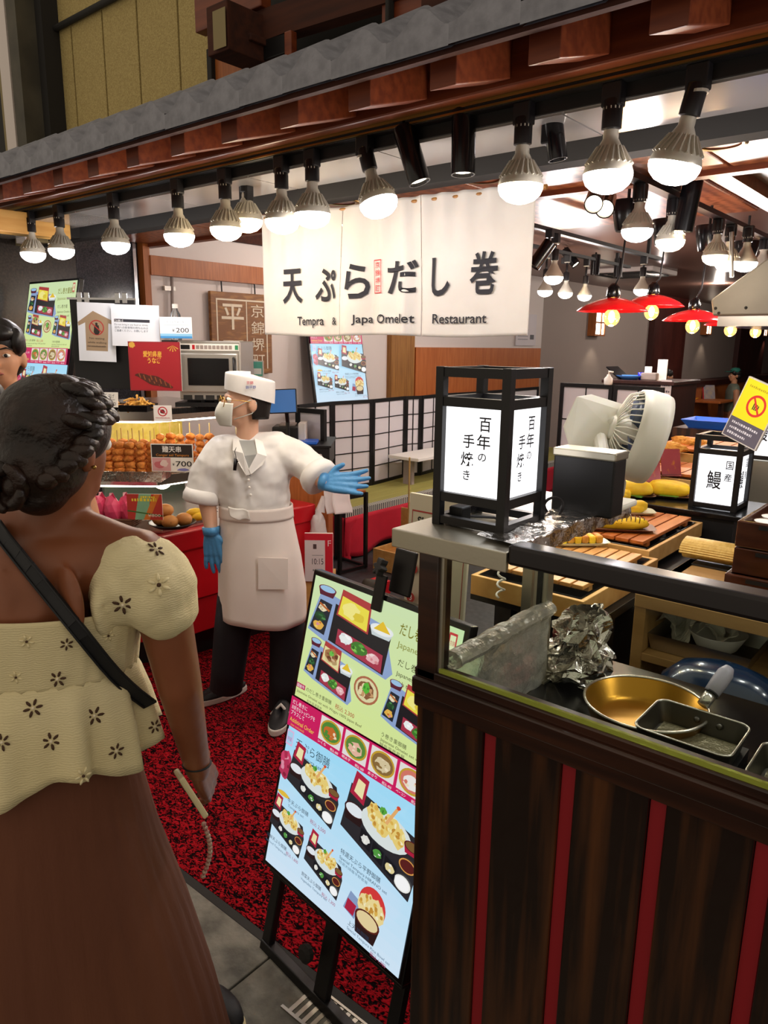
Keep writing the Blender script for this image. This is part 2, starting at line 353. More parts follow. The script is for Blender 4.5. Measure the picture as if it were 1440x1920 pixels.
for k in range(-10, 18):
    if proto is None:
        proto = MB().add(tv, tf).build('roof_tile', 'tilegrey', rf, autos=50); proto.location.x = xt0 + k*TW
    else:
        o = proto.copy(); COL.objects.link(o); o.location.x = xt0 + k*TW; o.location.z = random.uniform(-.002, .002)
# ---------------------------------------------------------------- house front above the eave
UY = 2.2
uw = struct(MB().box((-6.5, UY+.02, 2.2), (4, UY+.1, 5)).build('wall_upper', 'rubber'))
pxs = [103, 140, 199, 264, 340, 402]
for a, b in zip(pxs[:-1], pxs[1:]):
    xa, xb = P(a, 110, Y=UY).x, P(b, 110, Y=UY).x
    MB().box((xa+.006, UY-.01, 2.3), (xb-.006, UY+.03, P(88, 62, Y=UY).z-.02)).build('panel', 'beigepanel', uw, bevel=.003)
zp = P(88, 62, Y=UY-.03).z; xe = P(103, 110, Y=UY).x
MB().box((xe, UY-.01, zp+.02), (P(402, 110, Y=UY).x, UY+.03, zp+.9)).build('panel', 'beigepanel', uw, bevel=.003)
MB().tube([(P(88, 62, Y=UY-.03).x, UY-.03, zp), (-1.6, UY-.03, zp)], .016).build('pipe', 'rubber', uw, smooth=True)
struct(MB().box((P(68, 60, Y=UY-.04).x, UY-.1, 2.2), (P(101, 60, Y=UY-.04).x, UY+.03, 5)).build('upper_post_dark', 'rubber'))
struct(MB().box((P(36, 60, Y=UY-.14).x, UY-.2, 2.2), (P(68, 60, Y=UY-.1).x, UY-.06, 5)).build('upper_post', 'columngrey'))
struct(MB().box((P(-10, 60, Y=UY-.04).x, UY-.04, 2.2), (P(38, 60, Y=UY-.04).x, UY+.03, 5)).build('upper_post_beige', 'beigeplain'))
struct(MB().box((P(4, 60, Y=UY-.06).x, UY-.09, 2.2), (P(22, 60, Y=UY-.06).x, UY-.03, 5)).build('upper_strip', 'whitewall'))
# wooden sign frame that stands on the roof
sg = thing('roof_sign_frame', 'dark wooden framework of a roof sign on the tiled eave', 'sign frame', P(430, 150, Y=2.05))
def bp_(a, b, Y0, Y1, name, m, tz=0): # rectangle between two pixels on plane Y0, as a board reaching back to Y1
    p, q = P(*a, Y=Y0), P(*b, Y=Y0); return MB().box((p.x, Y0, p.z), (q.x, Y1, q.z)).build(name, m, sg, bevel=.004)
bp_((366, 62), (486, -120), 1.95, 2.0, 'fascia_board', 'eavewood')
bp_((398, 22), (424, 86), 1.80, 1.801, 'lamp_face', 'beigeplain'); bp_((386, 14), (428, 92), 1.81, 1.98, 'lamp_case', 'eavedark')
bp_((393, 98), (484, 170), 2.02, 2.1, 'lower_board', 'postwood'); bp_((386, 92), (398, 185), 2.0, 2.05, 'edge_post', 'rubber')
bp_((428, 90), (470, 60), 1.9, 2.0, 'bracket', 'eavedark')
a_, b_ = P(480, 62, Y=2.0), P(760, -30, Y=2.0)
MB().beam(P(478, 60, Y=2.0), P(960, -95, Y=2.0), .06, .1).build('crossbeam', 'eavedark', sg)
MB().beam(P(492, 45, Y=2.12), P(900, -85, Y=2.12), .05, .07).build('pale_beam', 'palebeam', sg)
bp_((715, 45), (800, -40), 1.98, 2.03, 'side_panel', 'eavewood'); bp_((728, 40), (722, -40), 1.95, 1.98, 'edge_post', 'rubber')
bp_((480, 118), (536, 58), 1.97, 2.0, 'black_panel', 'black'); bp_((533, 110), (545, 55), 1.94, 1.97, 'edge_post', 'eavewood')
MB().beam(P(800, 8, Y=1.9), P(1300, -150, Y=1.9), .05, .05).build('crossbeam', 'eavedark', sg)
# ================================================================ track lamps, spotlights, pendants
mat('bulbbody', '#b9b3a4', .35, .35); mat('socket', '#141214', .4)
LENS = {}
for nm, c, e in (('white', (1, .95, .97), 12), ('warm', (1, .80, .5), 9)):
    LENS[nm] = mat('lens_'+nm, '#f4f0ea', .4, emit=e, ecol=c)
mat('spotface', '#fff2d8', .4, emit=10, ecol=(1, .85, .6)); mat('spotoff', '#8d8779', .3, .4)
ORD = ['first', 'second', 'third', 'fourth', 'fifth', 'sixth', 'seventh', 'eighth', 'ninth', 'tenth', 'eleventh', 'twelfth']
WHITE, WARM = (1, .94, .94), (1, .82, .6)
def lathe_axis(prof, a, d, n=24, cap=True):
    """lathe along direction d from point a; prof = (radius, distance)"""
    M = Matrix.Translation(a) @ Vector(d).to_track_quat('Z', 'Y').to_matrix().to_4x4(); return MB().lathe(prof, n, M, cap)
def bulb_lamp(name, label, face, top, tone='white', tilt=None, watt=9, k=1.0, lit=True, group='bulb lamps on the eave track', ribs=True):
    """face = centre of the glowing lens edge, top = height of the track above it"""
    face = Vector(face); d = Vector(tilt or (0, 0, -1)).normalized()          # direction the lamp points to
    neck = face - d*.100*k; sock = neck - d*.065*k; t = thing(name, label, 'lamp', (sock.x, sock.y, top), group=group)
    MB().cbox((sock.x, sock.y, top-.028*k), (.05*k, .034*k, .056*k)).build('adapter', 'socket', t, bevel=.004)
    MB().lathe([(.024*k, 0), (.024*k, .006*k)], 14, Matrix.Translation((sock.x, sock.y, top-.062*k))).build('collar', 'bulbbody', t)
    MB().tube([(sock.x, sock.y, top-.05*k), tuple(sock + Vector((0, 0, .012*k))), tuple(sock + d*.01)], .0095*k, 8).build('stem', 'socket', t, smooth=True)
    lathe_axis([(.021*k, 0), (.024*k, .004*k), (.024*k, .066*k), (.02*k, .068*k)], sock, d, 18).build('socket', 'socket', t, autos=40)
    prof = [(.017*k, .0), (.0185*k, .012*k), (.0185*k, .022*k), (.024*k, .032*k), (.034*k, .052*k), (.046*k, .070*k), (.056*k, .086*k), (.060*k, .098*k), (.060*k, .102*k)]
    bd = lathe_axis(prof, neck, d, 28, cap=False).build('bulb_body', 'bulbbody', t, smooth=True)
    if ribs:
        q = d.to_track_quat('Z', 'Y').to_matrix(); mb = MB()
        for i in range(22):
            a = 2*math.pi*i/22; e = q @ Vector((math.cos(a), math.sin(a), 0)); e2 = q @ Vector((math.cos(a+.16), math.sin(a+.16), 0))
            mb.beam(neck + d*.042*k + e*.031*k, neck + d*.082*k + e2*.0565*k, .0035*k, .006*k, up=e)
        mb.build('cooling_fins', 'bulbbody', bd)
    ln = [(.060*k, .0), (.059*k, .012*k), (.053*k, .026*k), (.038*k, .039*k), (.018*k, .046*k), (.001, .048*k)]
    lathe_axis(ln, face, d, 28, cap=False).build('lens', LENS[tone] if lit else 'bulbbody', t, smooth=True)
    if lit: light('lamp_light', t, face + d*.075*k, watt, WHITE if tone == 'white' else WARM, .045)
    return t
def spot_lamp(name, label, face, top, d, L=.15, r=.032, watt=0, lit=True, group='black spotlights on the eave track', col=WARM):
    face = Vector(face); d = Vector(d).normalized(); a = face - d*L; hinge = face - d*(L-.012) + Vector((0, 0, .03)); t = thing(name, label, 'spotlight', (hinge.x, hinge.y, top), group=group)
    MB().cbox((hinge.x, hinge.y, top-.026), (.046, .034, .05)).build('adapter', 'socket', t, bevel=.004)
    MB().tube([(hinge.x, hinge.y, top-.04), tuple(hinge), tuple(face - d*(L-.03))], .008, 8).build('stem', 'socket', t, smooth=True)
    lathe_axis([(r*.9, 0), (r, .004), (r, L), (r*.88, L), (r*.8, L-.012), (.002, L-.012)], a, d, 22).build('housing', 'blackgloss', t, autos=40)
    lathe_axis([(.001, 0), (r*.82, .0)], face - d*.010, d, 22, cap=False).build('lens', 'spotface' if lit else 'spotoff', t)
    if watt: light('lamp_light', t, face + d*.01, watt, col, .025, 'SPOT', d, 1.2)
    return t
# track under the eave beam
TRY, TRZ = 1.85, 2.288
tr = thing('lamp_track', 'long black lamp track with brass edge under the wooden eave beam', 'lamp track', (-2, TRY, TRZ))
MB().box((-6.5, TRY-.022, TRZ-.02), (3, TRY+.022, TRZ+.004)).build('channel', 'black', tr); MB().box((-6.5, TRY-.026, TRZ-.004), (3, TRY-.022, TRZ+.004)).build('brass_edge', 'gold', tr); MB().box((-6.5, TRY-.03, TRZ-.018), (3, TRY-.022, TRZ-.013)).build('brass_edge', 'gold', tr)
front = [(62, 474, 'white', None), (115, 467, 'white', None), (217, 456, 'white', None), (336, 440, 'white', None), (424, 427, 'warm', None), (463, 412, 'off', None), (529, 412, 'warm', None), (586, 400, 'white', None), (709, 378, 'white', (.32, .05, -1)), (976, 347, 'warm', None), (1140, 325, 'white', None), (1266, 306, 'white', (-.22, .0, -1))]
for i, (px, py, tone, tl) in enumerate(front):
    yo = 1.97 if tone == 'off' else TRY
    bulb_lamp('track_lamp', ORD[i] + ' bulb lamp from the left on the eave track, ' + {'white': 'glowing white', 'warm': 'glowing warm', 'off': 'half hidden and dim'}[tone], P(px, py, Y=yo), TRZ-.018 if yo == TRY else 2.232, 'warm' if tone != 'white' else 'white', tl, watt=2.4 if tone == 'white' else 2.2)
spot_lamp('track_spotlight', 'black cylinder spotlight tilted left of the noren middle', P(787, 343, Y=TRY), TRZ-.018, (.33, .12, -1), .165, .033, 6)
spot_lamp('track_spotlight', 'black cylinder spotlight hanging upright above the noren split', P(868, 328, Y=TRY), TRZ-.018, (.04, -.03, -1), .17, .034, 6)
spot_lamp('track_spotlight', 'small unlit spotlight with pale rim between two big bulbs', P(1046, 300, Y=1.95), 2.232, (.16, .1, -1), .13, .026, 0, lit=False)
# inner track parallel to the counter
itx, itz = -1.2, 2.27
it = thing('ceiling_track', 'black ceiling track running deep into the shop over the food table', 'lamp track', (itx, 3.5, itz))
MB().box((itx-.025, 2.45, itz-.01), (itx+.025, 7.5, itz+.012)).build('channel', 'black', it); MB().box((itx-.03, 3.2, itz+.012), (itx+.03, 3.3, CZ)).build('hanger', 'black', it); MB().box((itx-.03, 6.2, itz+.012), (itx+.03, 6.3, CZ)).build('hanger', 'black', it)
inner_b = [(1195, 430, 'white'), (1257, 450, 'warm'), (1341, 479, 'warm'), (1364, 491, 'white'), (1397, 492, 'white'), (1428, 502, 'white'), (1437, 494, 'warm')]
for i, (px, py, tone) in enumerate(inner_b):
    bulb_lamp('ceiling_lamp', ORD[i] + ' bulb lamp from the street on the inner ceiling track, glowing ' + tone, P(px, py, X=itx+(.0 if i != 4 else .06)), itz-.01, tone, None, watt=4.5, group='bulb lamps on the inner ceiling track', ribs=i < 4)
spot_lamp('ceiling_spotlight', 'left of two lit black spotlights pointing at the street', P(1113, 383, X=-1.32), 2.30, (.35, -1, -.55), .16, .036, 3, group='black spotlights on the inner ceiling track')
spot_lamp('ceiling_spotlight', 'right of two lit black spotlights pointing at the street', P(1134, 392, X=-1.3), 2.30, (.4, -1, -.5), .16, .036, 0, group='black spotlights on the inner ceiling track')
spot_lamp('ceiling_spotlight', 'black spotlight hanging between two bulbs of the inner track', P(1280, 434, X=-1.14), itz-.01, (-.12, 0, -1), .2, .04, 3, group='black spotlights on the inner ceiling track')
# deep tracks over the dining side
for nm, x, y0, y1, z, lb in (('ceiling_track', -2.98, 4.9, 7.2, 2.40, 'black ceiling track near the left wall with small bulbs and spotlights'), ('ceiling_track', -2.3, 3.7, 6.2, 2.34, 'short black ceiling track beside the noren holding two bulbs')):
    t = thing(nm, lb, 'lamp track', (x, y0, z)); MB().box((x-.02, y0, z-.012), (x+.02, y1, z+.012)).build('channel', 'black', t)
    for yy in (y0+.3, y1-.3): MB().box((x-.012, yy, z), (x+.012, yy+.03, CZ)).build('hanger', 'black', t)
deep = [(1022, 545, -2.98, 2.39, 'white'), (1060, 549, -2.98, 2.39, 'warm'), (1096, 554, -2.98, 2.39, 'white'), (1038, 519, -2.3, 2.33, 'white'), (1203, 543, -2.3, 2.33, 'white')]
for i, (px, py, x, z, tone) in enumerate(deep):
    bulb_lamp('small_lamp', ['lowest far bulb lamp touching the right edge of the noren', 'yellowish far bulb lamp between two white ones by the noren', 'third far bulb lamp right of the noren, on a thin stem', 'upper far bulb lamp just right of the noren edge', 'far bulb lamp hanging before the grey wall above the second red pendant'][i], P(px, py, X=x), z, tone, None, watt=12, group='far bulb lamps', ribs=False)
for (px, py, x, d, lit, lb) in ((1000, 500, -2.3, (-.5, -.45, -1), False, 'far black spotlight tilted beside the noren edge'), (1080, 497, -2.98, (.7, .1, -.8), True, 'far black spotlight with a lit lens tilted right'), (1115, 515, -2.98, (0, 0, -1), False, 'far unlit black spotlight hanging straight, left one'), (1158, 520, -2.98, (0, 0, -1), False, 'far unlit black spotlight hanging straight behind the pendant cord')):
    spot_lamp('small_spotlight', lb, P(px, py, X=x), 2.39 if x < -2.5 else 2.33, d, .17, .04, 0, lit, group='far black spotlights')
# red enamel pendants
mat('redenamel', '#d3141c', .22, coat=.5); mat('cord', '#181416', .6); mat('filament', '#ffd08a', .4, emit=42, ecol=(1, .62, .22))
mat('amberglass', '#ffca80', .02, trans=1, ior=1.25, emit=.7, ecol=(1, .6, .2))
pend = [(1148, 578, 3.7), (1223, 570, 4.2), (1300, 597, 4.4), (1371, 606, 5.0), (1418, 611, 5.6)]
for i, (px, py, D) in enumerate(pend):
    c = P(px, py, D=D); top = 2.262
    t = thing('red_pendant', ['nearest red enamel pendant, largest of the row', 'red enamel pendant partly behind the nearest one', 'third red enamel pendant of the row, before the dark post', 'fourth red enamel pendant of the row, below the steel hood', 'farthest red enamel pendant at the picture edge'][i], 'pendant lamp', c, group='red enamel pendants')
    dx = .035; a = Vector((itx-.05-.1*(i == 1), c.y-.05, top)); can = Vector((c.x+.04, c.y, 2.20))
    MB().lathe([(.05, 0), (.055, .01), (.082, .135), (.08, .14)], 20, Matrix.Translation(can)).build('ceiling_cup', 'blackgloss', t, autos=40)
    MB().tube([tuple(can + Vector((0, 0, .13))), (can.x, can.y, CZ)], .008, 8).build('rod', 'cord', t)
    MB().tube([tuple(can), tuple(c + Vector((.03, 0, .45*(2.2-c.z)))), tuple(c + Vector((0, 0, .1)))], .005, 6).build('cord', 'cord', t, smooth=True)
    MB().lathe([(.012, .12), (.03, .10), (.034, .06), (.03, .05)], 16, Matrix.Translation(c)).build('cap', 'blackgloss', t, smooth=True)
    prof = [(.032, .05), (.06, .045), (.10, .032), (.145, .010), (.172, -.012), (.175, -.016), (.172, -.015), (.145, .006), (.10, .027), (.04, .042)]
    MB().lathe(prof, 36, Matrix.Translation(c), cap=False).build('shade', 'redenamel', t, smooth=True)
    MB().blob(tuple(c + Vector((0, 0, -.045))), .040, 3, 0, sc=(1, 1, 1.1)).build('bulb_glass', 'amberglass', t, smooth=True)
    MB().blob(tuple(c + Vector((0, 0, -.043))), .017, 2, 0, sc=(.75, .75, 1.5)).build('filament', 'filament', t, smooth=True)
    light('lamp_light', t, c + Vector((0, 0, -.095)), 3.2, (1, .6, .28), .03)
# steel kitchen hood
hd = thing('kitchen_hood', 'large pale steel kitchen hood at the right over the food table', 'hood', P(1335, 590, Y=3.9))
hp = [P(1333, 562, Y=3.9), P(1336, 592, Y=3.9), P(1345, 553, Y=3.9)]
q = [(hp[0].x, hp[0].z), (hp[1].x, hp[1].z), (.9, hp[1].z), (.9, 2.46), (hp[0].x+.75, 2.46), (hp[2].x, hp[2].z)]
MH = Matrix(((1, 0, 0, 0), (0, 0, -1, 4.7), (0, 1, 0, 0), (0, 0, 0, 1)))
mat('hoodsteel', '#7f7b70', .5, .4, col2='#757166', scale=4)
MB().prism(q, 0, .8, MH).build('canopy', 'hoodsteel', hd, bevel=.008)
MB().box((hp[1].x+.02, 3.92, hp[1].z-.05), (.88, 4.68, hp[1].z)).build('lip', 'steel', hd)
for (px, py) in ((1341, 578), (1347, 587), (1398, 577)):
    c = P(px, py, Y=3.895); lathe_axis([(.008, 0), (.006, .006)], c + Vector((0, .006, 0)), (0, -1, 0), 10).build('bolt', 'rubber', hd)
MB().tube([P(1372, 435, Y=4.0), P(1372, 520, Y=4.0)], .01).build('hanger_rod', 'steel', hd)
# wall sconces of the dining side
mat('paperglow', '#fff6e6', .6, emit=6, ecol=(1, .9, .72))
for i, (px, py) in enumerate(((1127, 607), (1331, 612), (1437, 618))):
    c = P(px, py, X=WX+.12); s = .16 if i == 0 else .15
    t = thing('wall_sconce', ['square lattice wall sconce behind the nearest red pendant', 'square lattice wall sconce under the fourth red pendant', 'square lattice wall sconce at the far right edge'][i], 'sconce', c, group='lattice wall sconces')
    MB().box((WX, c.y-s, c.z-s), (WX+.1, c.y+s, c.z+s)).build('paper_box', 'paperglow', t)
    for k in (-1, 0.2, 1): MB().box((WX, c.y+k*s-.014, c.z-s-.012), (WX+.115, c.y+k*s+.014, c.z+s+.012)).build('slat', 'postwood', t)
    for k in (-1, .1, 1): MB().box((WX, c.y-s, c.z+k*s-.012), (WX+.113, c.y+s, c.z+k*s+.012)).build('slat', 'postwood', t)
    light('lamp_light', t, c + Vector((.1, 0, -.22)), 2, (1, .85, .65), .05, 'SPOT', (-.3, 0, -1), 1.6)
ac = P(1185, 510, Z=CZ-.02)
t = thing('ceiling_air_vent', 'white square air conditioner grille on the dark far ceiling', 'air vent', ac)
MB().box((ac.x-.38, ac.y-.38, CZ-.05), (ac.x+.38, ac.y+.38, CZ)).build('panel', 'whitewall', t, bevel=.01)
for a, b in (((-.3, -.33), (.3, -.27)), ((-.3, .27), (.3, .33)), ((-.33, -.25), (-.27, .25)), ((.27, -.25), (.33, .25)), ((-.2, -.2), (.2, .2))): MB().box((ac.x+a[0], ac.y+a[1], CZ-.06), (ac.x+b[0], ac.y+b[1], CZ-.049)).build('slot', 'rubber', t)

# lamps of the same track that stand just outside the picture
for i, x in enumerate((-.18, .25, .7)): bulb_lamp('track_lamp', ['bulb lamp of the eave track right above the stall glass', 'bulb lamp of the eave track over the middle of the stall', 'last bulb lamp of the eave track over the stall'][i], (x, TRY, 2.06), TRZ-.018, 'white', None, watt=3)
for i, (x, y) in enumerate(((-3.2, 8.6), (-3.2, 10.8), (-3.2, 13.2), (-1.2, 9.2), (-1.2, 12.2), (-3.9, 4.2))):  # downlights added to brighten the shop interior
    c = Vector((x, y, CZ-.004)); t = thing('added_downlight', 'recessed downlight in the dark dining ceiling, number %s from the street' % ORD[i], 'downlight', c, group='dining downlights')
    MB().lathe([(.05, 0), (.07, 0), (.07, .004), (.05, .004)], 20, Matrix.Translation(c), cap=False).build('ring', 'whitewall', t); MB().lathe([(.001, .002), (.05, .002)], 20, Matrix.Translation(c), cap=False).build('lens', 'spotface', t)
    light('lamp_light', t, c - Vector((0, 0, .03)), 26 if i < 5 else 12, (1, .88, .78), .05)
# ================================================================ the cooking stall at the right
mat('ebony', '#1d0f0a', .3, col2='#5a3418', scale=3.2, stretch=(9, 9, .5), detail=6, ramp=(.45, .75), coat=.2)
mat('ebonyrail', '#24120c', .28, col2='#3d2013', scale=5, stretch=(.6, 8, 8), coat=.2)
mat('redstrip', '#8e1620', .45); mat('blackrail', '#171012', .25)
mat('glass', '#f4fff6', 0, trans=1, ior=1.12, spec=.3, alpha=1); mat('glassedge', '#a9b44a', .2, trans=.3)
mat('shelfsteel', '#b3ad9c', .34, .85, bump=.02, bscale=150)
mat('foil', '#cfcac2', .22, 1, bump=.9, bscale=28, detail=5); mat('film', '#dedad0', .12, .35, bump=1, bscale=26, detail=6, trans=.45, ior=1.15)
mat('slatwood', '#cf9a55', .42, col2='#b97f3a', scale=6, stretch=(9, .8, 9)); mat('boxwood', '#d2a765', .5, col2='#c2934f', scale=4, stretch=(5, 5, 5)); mat('slatdark', '#b9672c', .38, col2='#a3551f', scale=6, stretch=(9, .8, 9))
mat('blacktray', '#101012', .18, coat=.4)
FY, XL = 1.0, -.75
st = thing('food_stall', 'dark wooden cooking stall with red strips and glass guard', 'food stall', (-.2, FY, 0))
MB().box((XL+.004, FY+.02, .04), (.95, 1.60, .90)).build('body', 'ebony', st)
MB().box((XL+.004, FY+.02, .90), (.95, 1.60, .925)).build('cooktop', 'blackgloss', st, bevel=.003)
sx = [-.593, -.446, -.303, -.158, -.013, .132, .277, .422]
edges = [XL] + sum(([x-.0115, x+.0115] for x in sx), []) + [.95]
for i in range(0, len(edges)-1):
    a, b = edges[i], edges[i+1]
    if i % 2 == 0: MB().box((a+.001, FY, 0), (b-.001, FY+.022, 1.005)).build('plank', 'ebony', st, bevel=.003)
    else: MB().box((a, FY+.006, 0), (b, FY+.02, 1.005)).build('red_strip', 'redstrip', st)
MB().box((XL-.004, FY-.006, 1.0), (.95, FY+.03, 1.032)).build('moulding', 'ebonyrail', st, bevel=.005)
MB().box((XL-.004, FY-.013, 1.03), (.95, FY+.035, 1.062)).build('moulding', 'ebonyrail', st, bevel=.004)
MB().box((XL-.004, FY-.004, 1.06), (.95, FY+.035, 1.078)).build('sill', 'ebonyrail', st, bevel=.003)
MB().box((XL+.047, FY+.001, 1.076), (.95, FY+.007, 1.086)).build('glass_channel', 'glassedge', st)
MB().box((XL, FY-.004, 1.0), (XL+.043, FY+.04, 1.316)).build('corner_post', 'ebonyrail', st, bevel=.003)
gl = MB().box((XL+.042, FY+.006, 1.08), (.95, FY+.011, 1.315)).build('glass_pane', 'glass', st)
MB().box((XL+.040, FY+.003, 1.078), (XL+.050, FY+.012, 1.312)).build('glass_trim', 'shelfsteel', st)
MB().box((P(952, 1035, Y=FY-.01).x, FY-.012, 1.309), (.95, FY+.03, 1.343)).build('top_rail', 'blackrail', st, bevel=.006, seg=3)
# stainless shelf on top of the stall corner, with a foil covered strip
sh = thing('steel_shelf', 'stainless steel shelf at the stall corner carrying the lantern', 'shelf', (-.69, 1.2, 1.31))
MB().box((-.805, FY-.012, 1.318), (P(952, 1035, Y=FY-.01).x, 1.49, 1.33)).build('top', 'shelfsteel', sh, bevel=.002)
MB().box((-.805, FY-.014, 1.296), (P(952, 1035, Y=FY-.01).x, FY-.004, 1.3295)).build('front_lip', 'shelfsteel', sh, bevel=.002)
MB().box((-.805, FY-.012, 1.296), (-.797, 1.49, 1.3295)).build('side_lip', 'shelfsteel', sh, bevel=.002)
MB().box((-.80, 1.465, .001), (-.775, 1.49, 1.318)).build('leg', 'shelfsteel', sh)
def crumple(fn, amp, fq, seed):
    def g(u, v):
        p = Vector(fn(u, v)); o = Vector((seed, seed*2, seed*3)); return tuple(p + Vector((noise.noise(p*fq+o), noise.noise(p*fq+o*2+Vector((5, 1, 2))), noise.noise(p*fq+o*3+Vector((1, 7, 3)))))*amp)
    return g
t = thing('foil_sheet', 'crinkled foil strip covering the right edge of the steel shelf', 'foil', (-.57, 1.25, 1.33))
def fs_(u, v):
    x = -.645+.082*min(u/.75, 1); z = 1.339 - max(0, u-.75)*.12; return (x, 1.02+v*.465, z)
MB().grid(crumple(fs_, .007, 30, 3), 26, 70).build('sheet', 'foil', t, smooth=False)
# inside: post, wrapped guard, crumpled foil
px_ = P(1014, 1180, Y=1.40)
t = thing('steel_post', 'square stainless post standing inside the glass of the stall', 'post', (px_.x, 1.40, .925))
MB().box((px_.x-.017, 1.385, .925), (px_.x+.017, 1.415, 1.318)).build('upright', 'shelfsteel', t, bevel=.003); MB().box((px_.x-.03, 1.375, .925), (px_.x+.03, 1.425, .93)).build('foot_plate', 'shelfsteel', t); MB().box((px_.x-.005, 1.38, .94), (px_.x+.005, 1.386, 1.3)).build('groove', 'rubber', t)
t = thing('wrapped_splash_guard', 'splash guard wrapped in creased clear film at the glass corner', 'splash guard', (-.69, 1.25, .925))
MB().grid(crumple(lambda u, v: (-.688, 1.035+u*.355, .925+v*.165), .004, 30, 5), 60, 30).build('wrapped_panel', 'film', t)
MB().grid(crumple(lambda u, v: (-.695+.022*math.cos(v*2*math.pi), 1.03+u*.365, 1.095+.016*math.sin(v*2*math.pi)), .003, 40, 8), 60, 14).build('rolled_edge', 'film', t)
fc = P(1080, 1250, D=1.66)
t = thing('crumpled_foil', 'crumpled silver foil standing beside the round pan', 'foil', (fc.x, fc.y, .925))
rr = random.Random(5)
def foilf(u, v):
    a = u*2*math.pi; r = .07*(1-.5*v)*(1+.5*noise.noise(Vector((math.cos(a)*3, math.sin(a)*3, v*7)))); z = .93+v*.155
    return (fc.x + r*math.cos(a)*1.05 + .02*noise.noise(Vector((a*2, v*8, 3)))+.012*v, fc.y + r*math.sin(a), z + .03*noise.noise(Vector((a*1.5, v*5, 9))))
MB().grid(foilf, 30, 26, wrap=True).build('foil_mass', 'foil', t)
for k in range(9):
    a = rr.random()*6.28; c = fc + Vector((math.cos(a)*.055, math.sin(a)*.055, rr.uniform(-.1, .0))); M = Matrix.Translation(c) @ Euler((rr.random()*3, rr.random()*3, rr.random()*3)).to_matrix().to_4x4()
    MB().grid(crumple(lambda u, v: ((u-.5)*.06, (v-.5)*.05, .01*math.sin(u*9)), .012, 60, k), 6, 6)
    mb = MB().grid(crumple(lambda u, v: ((u-.5)*.06, (v-.5)*.05, .01*math.sin(u*9)), .012, 60, k), 6, 6); mb.v = [tuple(M @ Vector(v)) for v in mb.v]; mb.build('foil_flap', 'foil', t)
cc = P(945, 1060, D=1.75); hx = []
for k in range(90):
    a = k*.62; f = k/89; hx.append((cc.x + .009*math.cos(a) - .006*f, cc.y + .009*math.sin(a), 1.295 - f*.235))
mat('whiteplastic', '#e4e2da', .4); t = thing('coiled_cord', 'white coiled cord hanging from the steel shelf behind the glass', 'cord', hx[0]); MB().tube(hx, .0028, 6).build('coil', 'whiteplastic', t, smooth=True)
# ---------------------------------------------------------------- lanterns
mat('lanternframe', '#0d0b0d', .4); mat('lanternpaper', '#f6f6fb', .6, emit=1.0, ecol=(.95, .96, 1)); PAPER = printmat('lantern_print', .0)
def lantern(name, label, x0, x1, y0, y1, z, k, draw, emit_mat='lanternpaper', group='paper lanterns on the stall'):
    """box x0..x1, y0..y1 standing on z; k = heights of (base bar, paper bottom, paper top, top)"""
    t = thing(name, label, 'lantern', ((x0+x1)/2, (y0+y1)/2, z), group=group); w = .0165*(x1-x0)/.151; zb, zp0, zp1, zt = [z+a for a in k]
    for (x, y) in ((x0, y0), (x1-w, y0), (x1-w, y1-w), (x0, y1-w)): MB().box((x, y, z), (x+w, y+w, zt)).build('post', 'lanternframe', t, bevel=.001)
    for (a, b) in ((z+.004, zb), (zp0-w, zp0), (zp1, zp1+w), (zt-w*1.05, zt-.001)):
        for (p, q) in (((x0+w, y0+.002), (x1-w, y0+w)), ((x0+w, y1-w), (x1-w, y1-.002)), ((x0+.002, y0+w), (x0+w, y1-w)), ((x1-w, y0+w), (x1-.002, y1-w))):
            MB().box((p[0], p[1], a), (q[0], q[1], b)).build('bar', 'lanternframe', t)
    i = w*.75; MB().box((x0+i, y0+i, zp0-.002), (x1-i, y1-i, zp1+.004)).build('paper_box', emit_mat, t, bevel=.001)
    W, Hh = (x1-x0)-2*w, zp1-zp0
    a = Print(.00005); draw(a, W, Hh); a.build('writing', PAPER, t, plane((x0+w, y0+i-.002, zp0), (1, 0, 0), (0, 0, 1)))
    b = Print(.00005); W2 = (y1-y0)-2*w; draw(b, W2, Hh); b.build('writing', PAPER, t, plane((x1-i+.002, y0+w, zp0), (0, 1, 0), (0, 0, 1)))
    return t
def draw1(p, W, H):
    for ch, a, b, c, d in (('百', .60, .74, .80, .90), ('年', .57, .54, .80, .71), ('の', .60, .405, .74, .495), ('手', .33, .54, .53, .70), ('焼', .30, .33, .52, .495), ('き', .35, .17, .47, .285)):
        p.glyph_box(ch, a*W, b*H, c*W, d*H, '#15141a', .012)
def draw2(p, W, H):
    for ch, a, b, c, d in (('国', .74, .72, .93, .89), ('産', .72, .48, .92, .64), ('鰻', .27, .30, .66, .67)): p.glyph_box(ch, a*W, b*H, c*W, d*H, '#15141a', .012)
lantern('paper_lantern', 'large glowing paper lantern in a black frame on the stall corner', -.773, -.622, 1.063, 1.210, 1.33, (.018, .062, .215, .283), draw1)
a_ = P(1298, 945, Z=1.07); b_ = P(1372, 967, Z=1.07)
lantern('paper_lantern', 'smaller glowing lantern with eel writing between the food boards', -.885, -.712, 2.9, 3.073, 1.05, (.006, .022, .21, .282), draw2)
lantern('paper_lantern', 'far glowing lantern half hidden behind the yellow notice', -.93, -.76, 3.75, 3.92, 1.14, (.006, .022, .245, .30), draw2)
